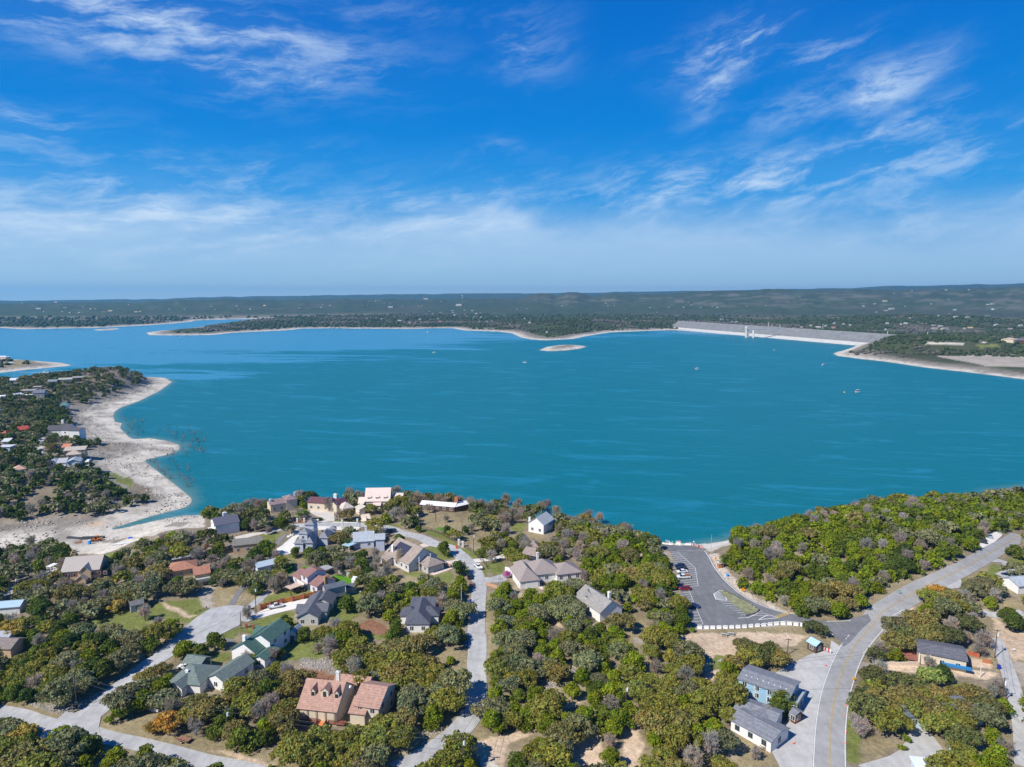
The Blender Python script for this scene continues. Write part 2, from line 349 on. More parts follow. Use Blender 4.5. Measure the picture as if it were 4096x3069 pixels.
def npmesh(name, V, Fq, mats=None):
    V = np.asarray(V, np.float32); Fq = np.asarray(Fq, np.int32); n, k = Fq.shape
    me = bpy.data.meshes.new(name); me.vertices.add(len(V)); me.vertices.foreach_set('co', V.ravel())
    me.loops.add(n*k); me.loops.foreach_set('vertex_index', Fq.ravel())
    me.polygons.add(n); me.polygons.foreach_set('loop_start', np.arange(0, n*k, k, dtype=np.int32))
    try: me.polygons.foreach_set('loop_total', np.full(n, k, np.int32))
    except Exception: pass
    for m in (mats or []): me.materials.append(m)
    me.update(calc_edges=True); return me
def copy_tree(o, parent=None):
    c = o.copy(); COL.objects.link(c); c.parent = parent
    for ch in list(o.children): copy_tree(ch, c)
    return c
LAND = []       # landmarks the tree labels refer to: (u, v, phrase)
# ---------------------------------------------------------------- ground sheet
grass, drygrass, sand, soil, gravel, redsoil, bright, rock, lime = (.185,.205,.058), (.30,.245,.14), (.60,.46,.325), (.25,.205,.145), (.40,.35,.29), (.27,.14,.085), (.10,.25,.02), (.30,.27,.235), (.60,.55,.465)
PAINT = [   # colour, polygon on the photograph
 (sand, PL('i',(570,265),(640,190),(800,165),(1500,160),(1980,150),(1960,240),(1850,300),(1720,330),(1500,290),(1330,240),(1230,300),(1200,430),(1100,430),(980,470),(900,560),(850,580),(830,480),(900,430),(820,360),(700,310))),
 (drygrass, PL('i',(760,160),(800,125),(1000,140),(1500,110),(1990,100),(2010,180),(1500,165),(900,180))),
 (grass, PL('i',(900,440),(980,400),(1180,420),(1100,520),(1000,600),(880,640))),
 (drygrass, PL('i',(1850,300),(1970,200),(2150,230),(2130,370),(1850,500),(1790,470))),
 (sand, PL('i',(860,560),(900,540),(1000,560),(960,680),(850,640))),
 (drygrass, PL('c',(0,860),(250,900),(620,975),(800,950),(1190,730),(1200,780),(820,1040),(580,1115),(0,985))),
 (rock, PL('c',(250,905),(620,975),(820,950),(1180,740),(1160,800),(900,960),(640,1050),(300,960))),
 (drygrass, PL('c',(1100,1080),(1220,1130),(1450,1050),(1600,1000),(1720,1020),(1580,1170),(1700,1250),(2000,1280),(2212,1300),(2212,1560),(1700,1420),(1060,1240))),
 (drygrass, PL('e',(-20,1280),(350,1310),(480,1460),(800,1480),(1100,1590),(1200,1700),(560,1690),(0,1520))),
 (sand, PL('e',(150,1430),(700,1500),(900,1619),(640,1619))),
 (grass, PL('b',(1000,1390),(1740,1240),(2212,1180),(2212,1340),(2010,1480),(1700,1390),(1500,1540),(960,1500))),
 (sand, PL('b',(1700,1230),(1760,1240),(2000,1340),(2110,1380),(2050,1400),(1800,1320))),
 (drygrass, PL('d',(210,1190),(480,1190),(380,1400),(210,1430))), (gravel, PL('d',(40,1200),(210,1190),(210,1450),(160,1460),(60,1350))),
 (drygrass, PL('d',(470,1380),(600,1250),(640,1330),(450,1400))), (grass, PL('d',(860,1260),(1250,1170),(1300,1260),(700,1400),(700,1330))),
 (grass, PL('d',(1480,1340),(1830,1260),(1820,1480),(1640,1640),(1450,1619),(1460,1450))), (grass, PL('d',(700,1540),(1070,1450),(1080,1640),(560,1660),(640,1570))),
 (bright, PL('d',(1440,1110),(1520,1070),(1690,1110),(1690,1180),(1500,1180))), (bright, PL('d',(1150,990),(1270,960),(1290,1000),(1170,1020))), (bright, PL('d',(1000,980),(1090,970),(1060,1060),(960,1080))),
 (bright, PL('d',(450,900),(600,890),(580,950),(450,940))), (grass, PL('d',(1000,850),(1180,880),(1200,940),(1020,960))),
 (drygrass, PL('d',(1020,900),(1180,890),(1230,940),(1080,960))),
 (grass, PL('d',(1490,495),(1800,480),(1830,515),(1490,515))), (drygrass, PL('d',(1390,590),(1640,585),(1715,610),(1690,645),(1500,640))), (redsoil, PL('d',(1080,490),(1260,470),(1240,510),(1090,520))),
 (grass, PL('d',(2090,525),(2212,540),(2212,575),(2090,560))), (grass, PL('d',(700,640),(960,620),(860,730),(720,700))),
 (grass, PL('e',(280,190),(460,110),(920,60),(900,160),(640,180),(480,170),(400,240))), (grass, PL('e',(880,330),(1000,200),(1380,190),(1400,400),(1330,450),(960,500),(1000,400))),
 (rock, PL('e',(1150,430),(1330,440),(1620,440),(1580,620),(1150,560),(1100,500))), (redsoil, PL('e',(1660,130),(1900,10),(2100,130),(2090,220),(1900,240),(1800,210))),
 (grass, PL('e',(1700,150),(1800,180),(2080,200),(2060,250),(1850,230))), (redsoil, PL('e',(1140,560),(1300,560),(1560,640),(1560,700),(1300,700),(1040,860),(1180,700))),
 (drygrass, PL('e',(110,440),(180,330),(370,370),(480,430),(330,500),(250,510))), (grass, PL('r',(1330,200),(1560,20),(2120,60),(2100,250),(1700,430),(1420,400))),
 (drygrass, PL('f',(290,400),(350,320),(600,290),(900,280),(920,320),(760,420),(560,470),(450,440))), (bright, PL('f',(470,435),(560,425),(560,465),(480,460))),
 (grass, PL('f',(330,470),(330,430),(560,490),(720,600),(760,640),(640,630),(560,570),(430,520))), (drygrass, PL('f',(700,560),(800,520),(1090,470),(1110,500),(960,620),(820,610))),
 (grass, PL('f',(740,650),(860,660),(960,760),(860,770))), (grass, PL('f',(350,660),(480,630),(700,700),(720,770),(560,790),(420,720))), (grass, PL('f',(1250,400),(1420,380),(1480,440),(1400,500),(1280,450))),
 (drygrass, PL('f',(1450,500),(1620,480),(1650,560),(1460,570))),
 (grass, PL('f',(130,920),(300,900),(420,950),(650,900),(720,960),(640,1050),(540,1030),(350,980),(150,990))), (drygrass, PL('f',(0,960),(150,930),(350,980),(200,1010),(0,1030))),
 (grass, PL('f',(960,830),(1060,870),(1020,970),(980,960))), (grass, PL('f',(1060,810),(1250,800),(1240,910),(1120,960),(1030,860))), (soil, PL('f',(1030,1040),(1190,1020),(1180,1140),(1030,1140))),
 (drygrass, PL('f',(780,1250),(960,1180),(940,1250),(800,1260))), (drygrass, PL('f',(1030,1145),(1080,1150),(1100,1500),(1040,1619),(1030,1400))),
 (drygrass, PL('g',(400,340),(600,330),(840,420),(845,600),(700,620),(580,560),(440,440))), (drygrass, PL('g',(200,1440),(380,1230),(740,1140),(780,1110),(480,1420),(380,1500),(150,1520))),
 (drygrass, PL('g',(1025,120),(1080,150),(1085,600),(1080,900),(1030,1260),(900,1400),(820,1400),(960,1200),(1030,950))),
 (sand, PL('g',(1020,1300),(1150,1290),(1450,1200),(1800,1050),(1900,900),(2000,910),(2212,770),(2212,860),(1900,970),(1500,1260),(1300,1370),(1250,1460),(1240,1619),(1000,1640),(980,1500),(800,1430),(900,1360))),
 (lime, PL('g',(960,1500),(1120,1560),(1240,1640),(1000,1640))), (sand, PL('g',(1950,1340),(2100,1300),(2300,1200),(2300,1640),(1980,1640))), (sand, PL('g',(1640,0),(1740,0),(1860,100),(1800,140))), (sand, PL('f',(1640,1310),(1720,1310),(1800,1500),(1720,1480))),
 (sand, PL('i',(-40,1110),(120,1150),(200,1340),(180,1680),(-40,1680))),
 (rock, PL('g',(1520,640),(1800,690),(1780,770),(1680,760))), (rock, PL('g',(1780,490),(2000,500),(2010,640),(1920,650),(1850,560))),
 (drygrass, PL('h',(460,1160),(520,1100),(640,1120),(720,1290),(600,1480),(480,1580),(400,1650),(430,1400))), (gravel, PL('h',(520,1350),(640,1370),(630,1420),(540,1410))),
 (grass, PL('h',(420,790),(540,790),(550,830),(430,840))),
 (lime, PL('h',(1140,345),(1300,322),(1560,300),(1560,345),(1470,380),(1380,425),(1300,410))), ((.62,.53,.43), PL('l',(440,735),(560,735),(580,830),(640,900),(700,960),(800,1120),(1000,1240),(1250,1330),(1500,1425),(1580,1460),(1300,1400),(900,1270),(640,1060),(480,860))),
 (sand, PL('h',(1790,680),(1845,680),(1850,840),(1775,800))), (gravel, PL('h',(1030,1260),(2212,1180),(2212,1215),(1200,1275))), (grass, PL('h',(820,350),(1000,340),(1140,355),(830,365))), (rock, PL('h',(820,320),(1130,335),(1130,350),(820,345))),
 (drygrass, PL('i',(1200,1240),(1600,1440),(1700,1640),(1180,1640),(1250,1420))),
 (grass, PL('j',(250,900),(420,930),(470,1250),(480,1590),(420,1600),(210,1540),(230,1200))), (drygrass, PL('j',(470,1240),(860,1350),(940,1400),(700,1500),(450,1590))),
 (sand, PL('j',(1880,0),(1950,0),(2000,130),(2300,150),(2300,450),(2080,470),(2010,380),(1900,250))), (gravel, PL('j',(2080,470),(2300,500),(2300,750),(2160,760))), (drygrass, PL('j',(1850,330),(1950,400),(1990,650),(1880,560))),
 (sand, PL('j',(620,500),(1100,510),(1450,560),(1900,600),(1880,680),(1400,640),(1100,600),(640,560))), (grass, PL('j',(1340,690),(1600,700),(1640,820),(1400,760))), (sand, PL('j',(1600,420),(1860,460),(1850,560),(1620,520))),
 (drygrass, PL('j',(100,30),(250,60),(560,-60),(300,20))), (drygrass, PL('j',(480,380),(700,130),(560,240),(500,300))), (drygrass, PL('j',(0,170),(60,150),(160,240),(60,320))),
 (gravel, PL('j',(400,490),(600,500),(640,560),(420,600))), (drygrass, PL('k',(300,1560),(560,1490),(850,1300),(900,1310),(600,1500),(300,1600))),
 (drygrass, PL('k',(1530,1120),(1820,950),(1900,960),(1750,1060),(1600,1180))), (grass, PL('k',(1740,1050),(1900,960),(2010,1010),(1960,1070),(1800,1100))), (sand, PL('k',(900,1460),(1060,1380),(1000,1490))),
 (grass, PL('k',(2010,920),(2212,880),(2300,1000),(2120,990))), (drygrass, PL('k',(1900,900),(2100,830),(2080,880),(1960,930))), (grass, PL('k',(1520,1120),(1640,1140),(1600,1200),(1530,1180))), (drygrass, PL('k',(1940,1380),(2080,1330),(2180,1430),(1960,1480))),
 (lime, PL('b',(0,1130),(640,830),(680,870),(400,960),(180,1100),(0,1210))), (lime, PL('b',(640,620),(800,570),(1000,560),(1240,600),(1400,540),(1500,560),(1240,680),(1100,720),(880,720),(800,680))), (redsoil, PL('b',(800,575),(900,570),(920,600),(820,610))),
 (grass, PL('b',(1100,720),(1250,690),(1290,760),(1160,780))), (grass, PL('b',(560,960),(660,920),(660,960),(560,1000))),
 (grass, PL('a',(110,990),(290,1000),(400,1030),(380,1060),(120,1030))), (grass, PL('a',(370,1320),(500,1310),(480,1350),(350,1360))), (grass, PL('a',(1050,1320),(1240,1330),(1440,1400),(1460,1450),(1400,1490),(1180,1380))), (grass, PL('a',(200,620),(330,620),(320,650),(220,650))),
 (lime, PL('b',(1040,505),(1300,445),(1700,362),(2060,312),(2230,345),(2230,430),(2000,435),(1800,470),(1650,525),(1500,545),(1240,565),(1100,540))), (rock, PL('b',(1750,420),(1950,370),(2050,385),(1900,430))),
 (soil, PL('a',(1440,1440),(1620,1480),(1650,1580),(1560,1640),(1400,1600))), (sand, PL('b',(900,380),(1130,350),(1140,400),(960,430))), (drygrass, PL('a',(0,110),(300,100),(400,130),(300,170),(0,190))),
 (grass, PL('p',(1800,600),(1990,600),(2000,630),(1830,630))), (lime, PL('p',(1360,585),(1700,590),(1700,606),(1370,604))), (lime, PL('p',(1830,560),(1900,580),(1870,590),(1840,585))), (gravel, PL('p',(1430,700),(2300,700),(2300,800),(1900,790))),
]
CLEAR = []
def build_ground():
    C = np.empty(GX.shape+(3,)); C[:] = soil
    n1 = fbm(GX, GY, 14, 101, 4); n2 = fbm(GX, GY, 60, 102, 3)
    g = sstep(n2, .38, .62)[..., None]
    C = C*(1-g*.6)+np.array(drygrass)*g*.6
    C = C+(sstep(n1, .6, .8)*sstep(SM, 30, 60))[..., None]*np.array([.12,.10,.07])
    far = (gr > 1200)&(SF > 0)
    # far country: canopy colour broken by clearings, leafless belts and pale hillsides
    fc = np.empty(GX.shape+(3,)); fc[:] = (.062,.078,.032)
    q = fbm(GX, GY, 420, 201, 5)+.25*(fbm(GX, GY, 45, 209, 3)-.5); q2 = fbm(GX, GY, 1300, 202, 4); q3 = fbm(GX, GY, 130, 203, 4)
    b = sstep(q, .5, .66)[..., None]; fc = fc*(1-b*.38)+np.array((.095,.085,.060))*b*.38
    c = (sstep(q3, .66, .78)*sstep(q2, .45, .6))[..., None]; fc = fc*(1-c*.3)+np.array((.22,.20,.15))*c*.3
    fc = fc*(.62+.76*fbm(GX, GY, 55, 221, 4))[..., None]
    u_, v_ = project(GX, GY, HG)
    flat = np.exp(-((v_-1265-(u_-1400)*-.012)/9)**2)*sstep(u_, -200, 600)*(1-sstep(u_, 1500, 1800))*(gr > 3000)
    flat = np.maximum(flat, np.exp(-((v_-1272)/6)**2)*(u_ < 400)*(gr > 2600))
    fl = np.clip(flat*1.1, 0, 1)[..., None]; fc = fc*(1-fl)+np.array((.22,.20,.155))*fl
    # pale scree below the mesa rims
    sl = np.abs(np.gradient(HG, axis=0))/np.maximum(np.abs(np.gradient(RW))[:, None], 1)
    scr = (sstep(fbm(GX, GY, 110, 205, 4), .54, .64)*sstep(sl, .06, .12)*(gr > 3500)*(gr < 9500))[..., None]
    fc = fc*(1-scr*.4)+np.array((.24,.21,.17))*scr*.4
    gb = (np.exp(-(((u_-2950)/300)**2+((v_-1275)/14)**2))+np.exp(-(((u_-3750)/420)**2+((v_-1325)/12)**2)))[..., None]
    gb = np.clip(gb, 0, 1)*(gr > 1500)[..., None]; fc = fc*(1-gb*.7)+np.array((.17,.155,.145))*gb*.7
    C = np.where(far[..., None], fc, C)
    dk = (gr < 1600)&(SF > 60); 
    # bare shore ring between lake and trees
    bw = np.where(far, 26+40*fbm(GX, GY, 260, 301, 3), (20+20*sstep(GY, 440, 520)-8*sstep(GY, 850, 1000))+14*fbm(GX, GY, 60, 302, 3))
    hidden = (SM > 0)&(SM < 70)&(GX > -190)&(project(GX, GY, HG)[0] < 3840)
    S = SG+(fbm(GX, GY, 12, 303, 3)-.5)*8*(gr < 1500)
    be = 1-sstep(S/bw, .75, 1.15); be = be*(SG > -30)*np.where(hidden, .55, 1.); be[:3] = 0
    limec = np.array(lime)*(.82+.36*fbm(GX, GY, 9, 305, 4))[..., None]
    strata = sstep(np.sin(HG*7.5+fbm(GX, GY, 26, 306, 4)*11), .15, .9)*sstep(S/bw, .12, .75)*sstep(fbm(GX, GY, 22, 316, 3), .36, .55)
    limec = limec*(1-.5*strata[..., None])*(1-.28*sstep(S/bw, .2, 1.0))[..., None]; limec = limec*(1-.38*sstep(fbm(GX, GY, 16, 312, 4), .5, .66)*(gr < 1500))[..., None]
    C = C*(1-be[..., None])+limec*be[..., None]
    mid = np.clip(np.exp(-((S/bw-1.15)/.42)**2)*1.25, 0, 1)*(SG > 0)*(~hidden)*.8; mid[:3] = 0
    rk = np.array((.27,.235,.195))*(.6+.8*fbm(GX, GY, 7, 307, 3))[..., None]
    C = C*(1-mid[..., None])+rk*mid[..., None]
    isl = sdf(GX, GY, ISLE, 50); iq = (sstep(isl, 25, 60)*.5*sstep(fbm(GX, GY, 30, 311, 3), .4, .6))[..., None]; C = C*(1-iq)+np.array((.1,.1,.07))*iq
    C = np.where((SG < 0)[..., None], np.array((.38,.34,.27)), C)
    wn = (fbm(GX, GY, 5, 400, 3)-.5)*3.0*np.clip(gr/250, .6, 2)
    wx = GX+wn; wy = GY+(fbm(GX, GY, 5, 410, 3)-.5)*4.0
    for col, poly in PAINT:
        w = GP(poly); s = sdf(wx, wy, w, 10); k = sstep(s, -.6, .8)[..., None]
        cc = np.array(col)*(.86+.28*n1)[..., None]; C = C*(1-k)+cc*k
        CLEAR.append(w)
    V = np.stack([GX, GY, HG], -1).reshape(-1, 3)
    idx = np.arange(NR*NA).reshape(NR, NA); Fq = np.stack([idx[:-1, :-1], idx[:-1, 1:], idx[1:, 1:], idx[1:, :-1]], -1).reshape(-1, 4)
    m, N, L, B = nodes_mat('ground'); B.inputs['Roughness'].default_value = .95; B.inputs['Specular IOR Level'].default_value = .1
    at = N.new('ShaderNodeAttribute'); at.attribute_name = 'Col'; geo = N.new('ShaderNodeNewGeometry')
    def noise(sc_, det, r=.7):
        n = N.new('ShaderNodeTexNoise'); n.inputs['Scale'].default_value = sc_; n.inputs['Detail'].default_value = det; n.inputs['Roughness'].default_value = r
        L.new(geo.outputs['Position'], n.inputs['Vector']); return n.outputs['Fac']
    def mr(x, a, b, c, d):
        n = N.new('ShaderNodeMapRange'); n.inputs[1].default_value = a; n.inputs[2].default_value = b; n.inputs[3].default_value = c; n.inputs[4].default_value = d
        L.new(x, n.inputs[0]); return n.outputs[0]
    def mul(a, b):
        n = N.new('ShaderNodeMath'); n.operation = 'MULTIPLY'; L.new(a, n.inputs[0]); L.new(b, n.inputs[1]); return n.outputs[0]
    f1 = mr(noise(.9, 6), .3, .7, .72, 1.28); f2 = mr(noise(.045, 7, .75), .3, .7, .72, 1.28); f3 = mr(noise(.16, 3, .6), .56, .66, 1.0, .80)
    vm = N.new('ShaderNodeVectorMath'); vm.operation = 'SCALE'; L.new(at.outputs['Color'], vm.inputs[0]); L.new(mul(mul(f1, f2), f3), vm.inputs['Scale'])
    L.new(vm.outputs[0], B.inputs['Base Color'])
    bp = N.new('ShaderNodeBump'); bp.inputs['Distance'].default_value = 1.2; bp.inputs['Strength'].default_value = .5; L.new(noise(.35, 6), bp.inputs['Height']); L.new(bp.outputs[0], B.inputs['Normal'])
    me = npmesh('ground', V, Fq, [m]); a = me.color_attributes.new('Col', 'FLOAT_COLOR', 'POINT')
    ca = np.concatenate([C.reshape(-1, 3), np.ones((NR*NA, 1))], 1).astype(np.float32); a.data.foreach_set('color', ca.ravel())
    me.polygons.foreach_set('use_smooth', np.ones(len(Fq), bool))
    o = bpy.data.objects.new('ground', me); COL.objects.link(o); tagit(o, 'dry scrubby ground with pale limestone shores around the lake', 'ground', kind='structure')
build_ground()
# ---------------------------------------------------------------- water
def build_water():
    S = 13000
    m, N, L, B = nodes_mat('lake_water')
    B.inputs['IOR'].default_value = 1.33; B.inputs['Specular IOR Level'].default_value = .45; B.inputs['Specular Tint'].default_value = (.12,.80,1.,1)
    geo = N.new('ShaderNodeNewGeometry'); mp = N.new('ShaderNodeMapping'); mp.inputs['Rotation'].default_value = (0,0,R(12)); L.new(geo.outputs['Position'], mp.inputs['Vector'])
    def noise(s, det, r=.6, d=0.):
        m2 = N.new('ShaderNodeMapping'); m2.inputs['Scale'].default_value = s; L.new(mp.outputs[0], m2.inputs['Vector'])
        n = N.new('ShaderNodeTexNoise'); n.inputs['Scale'].default_value = 1; n.inputs['Detail'].default_value = det; n.inputs['Roughness'].default_value = r; n.inputs['Distortion'].default_value = d
        L.new(m2.outputs[0], n.inputs['Vector']); return n.outputs['Fac']
    def mr(x, a, b, c, d, sm=True):
        n = N.new('ShaderNodeMapRange'); n.interpolation_type = 'SMOOTHSTEP' if sm else 'LINEAR'
        for i, q in enumerate((a, b, c, d)): n.inputs[i+1].default_value = q
        L.new(x, n.inputs[0]); return n.outputs[0]
    def mth(op, a, b):
        n = N.new('ShaderNodeMath'); n.operation = op
        for i, q in enumerate((a, b)):
            if isinstance(q, (int, float)): n.inputs[i].default_value = q
            else: L.new(q, n.inputs[i])
        return n.outputs[0]
    big = noise((.0009,.0030,1), 5, .6, .8); med = noise((.006,.022,1), 6, .62, .6); sep = N.new('ShaderNodeSeparateXYZ'); L.new(geo.outputs['Position'], sep.inputs[0])
    # calm slicks (smoother, mirror more sky, with sky sheen also put into the base colour) among wind-ruffled water; slicks widen towards the north-west arm
    arm = mr(mth('SUBTRACT', mth('MULTIPLY', sep.outputs['Y'], .75), mth('MULTIPLY', sep.outputs['X'], .8)), 900, 2500, -.10, .17)
    calm = mr(mth('ADD', mth('ADD', mth('MULTIPLY', big, .62), mth('MULTIPLY', med, .38)), arm), .465, .575, 0, 1)
    fine = mr(noise((.012,.055,1), 7, .68, .8), .52, .64, 0, .50); calm2 = mth('MAXIMUM', calm, fine)
    mix = N.new('ShaderNodeMix'); mix.data_type = 'RGBA'; mix.inputs[6].default_value = (.000,.150,.185,1); mix.inputs[7].default_value = (.010,.225,.37,1)
    L.new(calm2, mix.inputs['Factor']); sh = N.new('ShaderNodeAttribute'); sh.attribute_name = 'shallow'; shm = N.new('ShaderNodeMix'); shm.data_type = 'RGBA'; shm.inputs[7].default_value = (.17,.27,.23,1); L.new(mth('MULTIPLY', sh.outputs['Fac'], .62), shm.inputs['Factor']); L.new(mix.outputs[2], shm.inputs[6]); L.new(shm.outputs[2], B.inputs['Base Color'])
    L.new(mr(calm2, 0, 1, .34, .22), B.inputs['Roughness'])
    w1 = noise((.10,.42,1), 4, .55, .3); w2 = noise((.5,1.3,1), 3); hgt = mth('ADD', mth('MULTIPLY', w1, 1.), mth('MULTIPLY', w2, .35))
    bp = N.new('ShaderNodeBump'); bp.inputs['Distance'].default_value = 2.6; L.new(mr(calm2, 0, 1, .55, .15), bp.inputs['Strength']); L.new(hgt, bp.inputs['Height']); L.new(bp.outputs[0], B.inputs['Normal'])
    st = slice(None); r_ = RW < 13000; gx, gy, sg = GX[r_], GY[r_], SG[r_]; nr = r_.sum(); idx = np.arange(nr*NA).reshape(nr, NA)
    me = npmesh('lake_water', np.stack([gx, gy, gx*0], -1).reshape(-1, 3), np.stack([idx[:-1, :-1], idx[:-1, 1:], idx[1:, 1:], idx[1:, :-1]], -1).reshape(-1, 4), [m])
    wob_ = fbm(gx, gy, 25, 701, 3); w_ = np.clip(1+sg/(5+16*wob_), 0, 1)**1.5; at = me.attributes.new('shallow', 'FLOAT', 'POINT'); at.data.foreach_set('value', w_.astype(np.float32).ravel()); o = bpy.data.objects.new('lake_water', me); COL.objects.link(o)
    tagit(o, 'wide turquoise lake with wind streaks across its surface', 'lake', kind='structure')
build_water()
# ---------------------------------------------------------------- draped surfaces (roads, lots, drives)
from mathutils.geometry import delaunay_2d_cdt
def spline(p, step=2.):
    p = np.asarray(p, float); out = []
    for i in range(len(p)-1):
        a = p[max(i-1, 0)]; b = p[i]; c = p[i+1]; d = p[min(i+2, len(p)-1)]
        n = max(2, int(np.hypot(*(c-b))/step))
        for k in range(n):
            t = k/n; out.append(.5*((2*b)+(-a+c)*t+(2*a-5*b+4*c-d)*t*t+(-a+3*b-3*c+d)*t**3))
    out.append(p[-1]); return np.array(out)
def offset_line(c, off):
    t = np.gradient(c, axis=0); t /= np.maximum(np.hypot(t[:, 0], t[:, 1]), 1e-9)[:, None]
    return c+np.stack([-t[:, 1], t[:, 0]], 1)*off
OBST = []   # (kind, data) places where no tree may stand
def strip(name, line, width, m, dz, nx=4, world=False, **tg):
    c = spline(np.array(line) if world else GP(line), 2.); w = np.linspace(-.5, .5, nx+1)
    wd = width if np.isscalar(width) else np.interp(np.linspace(0, 1, len(c)), np.linspace(0, 1, len(width)), width)
    cols = [offset_line(c, k*1.0) if False else None for k in w]
    t = np.gradient(c, axis=0); t /= np.maximum(np.hypot(t[:, 0], t[:, 1]), 1e-9)[:, None]; nrm = np.stack([-t[:, 1], t[:, 0]], 1)
    V = []
    for k in w: 
        q = c+nrm*(k*np.broadcast_to(wd, len(c)))[:, None]; V.append(np.column_stack([q, height(q[:, 0], q[:, 1])+dz]))
    V = np.stack(V, 1); n = len(c); idx = np.arange(n*(nx+1)).reshape(n, nx+1)
    Fq = np.stack([idx[:-1, 1:], idx[:-1, :-1], idx[1:, :-1], idx[1:, 1:]], -1).reshape(-1, 4)
    me = npmesh(name, V.reshape(-1, 3), Fq, [m]); o = bpy.data.objects.new(name, me); COL.objects.link(o)
    if tg: tagit(o, **tg)
    return o, c, wd
def drape(name, poly, m, dz, step=2.5, world=False, hole=None, **tg):
    w = np.array(poly) if world else GP(poly)
    b = []
    for i in range(len(w)):
        p, q = w[i], w[(i+1) % len(w)]; n = max(1, int(np.hypot(*(q-p))/step))
        for k in range(n): b.append(p+(q-p)*k/n)
    b = np.array(b); nb = len(b); lo, hi = w.min(0), w.max(0)
    gx, gy = np.meshgrid(np.arange(lo[0], hi[0], step), np.arange(lo[1], hi[1], step)); g = np.column_stack([gx.ravel(), gy.ravel()])
    g = g[sdf(g[:, 0], g[:, 1], w, 1) > step*.4] if len(g) else g
    pts = [Vector(q) for q in np.vstack([b, g])]
    vo, eo, fo, *_ = delaunay_2d_cdt(pts, [(i, (i+1) % nb) for i in range(nb)], [list(range(nb))], 1, 1e-4)
    mb = MB(); xy = np.array([[q.x, q.y] for q in vo]); z = height(xy[:, 0], xy[:, 1])+dz
    a = w; area = np.sum(a[:, 0]*np.roll(a[:, 1], -1)-np.roll(a[:, 0], -1)*a[:, 1])
    fs = [tuple(f) if area > 0 else tuple(f) for f in fo]
    mb.add([(x_, y_, z_) for (x_, y_), z_ in zip(xy, z)], fs); o = mb.build(name, m)
    o.data.update()
    import bmesh
    bm = bmesh.new(); bm.from_mesh(o.data)
    for f in bm.faces:
        f.normal_update()
        if f.normal.z < 0: f.normal_flip()
    bm.to_mesh(o.data); bm.free()
    if tg: tagit(o, **tg)
    OBST.append(w); return o
def pave(name, col, var=.16, sc1=.35, crack=.0):
    m, N, L, B = nodes_mat(name); B.inputs['Roughness'].default_value = .9; B.inputs['Specular IOR Level'].default_value = .2
    geo = N.new('ShaderNodeNewGeometry'); fs = []
    for s, v_, st in ((sc1, var, (1,1,1)), (.05, var*.8, (1,1,1)), (3.5, var*.6, (1,1,1)), (.9, var*.7, (1,.12,1))):
        mp = N.new('ShaderNodeMapping'); mp.inputs['Scale'].default_value = st; mp.inputs['Rotation'].default_value = (0,0,.3); L.new(geo.outputs['Position'], mp.inputs['Vector'])
        n = N.new('ShaderNodeTexNoise'); n.inputs['Scale'].default_value = s; n.inputs['Detail'].default_value = 6; n.inputs['Roughness'].default_value = .65; L.new(mp.outputs[0], n.inputs['Vector'])
        r = N.new('ShaderNodeMapRange'); r.inputs[1].default_value = .32; r.inputs[2].default_value = .68; r.inputs[3].default_value = 1-v_; r.inputs[4].default_value = 1+v_; L.new(n.outputs['Fac'], r.inputs[0]); fs.append(r.outputs[0])
    o = fs[0]
    for q in fs[1:]:
        k = N.new('ShaderNodeMath'); k.operation = 'MULTIPLY'; L.new(o, k.inputs[0]); L.new(q, k.inputs[1]); o = k.outputs[0]
    vm = N.new('ShaderNodeVectorMath'); vm.operation = 'SCALE'; vm.inputs[0].default_value = col; L.new(o, vm.inputs['Scale']); L.new(vm.outputs[0], B.inputs['Base Color']); return m
ASPH = pave('lot_asphalt', (.178,.18,.188), .15); ROADM = pave('worn_road', (.44,.435,.425), .14); ROAD2 = pave('main_road_asphalt', (.33,.325,.32), .12)
CONC = pave('concrete', (.60,.56,.50), .08); CONCW = pave('pale_concrete', (.74,.70,.64), .06); CONCP = pave('pink_concrete', (.68,.57,.48), .06); APRON = pave('apron_concrete', (.46,.45,.43), .12); DKP = pave('dark_paving', (.22,.22,.225), .12)
WHITE = mat('road_paint_white', (.74,.74,.72), .8, .12, 2.); YEL = mat('road_paint_yellow', (.62,.42,.07), .8, .2, 2.)
roadsL = []
def road(name, pts, width, m, dz, **tg):
    o, c, wd = strip(name, pts, width, m, dz, **tg); roadsL.append((c, np.broadcast_to(wd, len(c)))); return o, c
S_ = dict(kind='structure')
road('street', PL('c',(-60,1005),(200,1050),(420,1125),(620,1175))+PL('c',(900,1225),(1200,1310),(1500,1370),(1800,1445),(2100,1525))+PL('e',(130,1560),(420,1615),(700,1680)), 5.2, ROADM, .10, label='worn grey street crossing the bottom left corner', cat='street', **S_)
road('street', PL('c',(560,1160),(800,1140),(1020,1010),(1180,880),(1330,740),(1500,600),(1640,490),(1780,400),(1920,270),(2030,190),(2140,100)), [13,9.5,8,7.2,7,7,7,7,7.5,8,9], ROADM, .13, label='grey street climbing from the lower left junction to the cul-de-sac', cat='street', **S_)
drape('street_junction', PL('c',(330,1085),(460,1100),(620,1106),(760,1070),(900,1000),(1040,915),(1150,815),(1290,860),(1150,990),(1090,1080),(1065,1200),(1090,1270),(1230,1330),(1000,1310),(600,1230),(400,1170)), ROADM, .15, label='wide mouth of the climbing street at the lower left', cat='street', **S_)
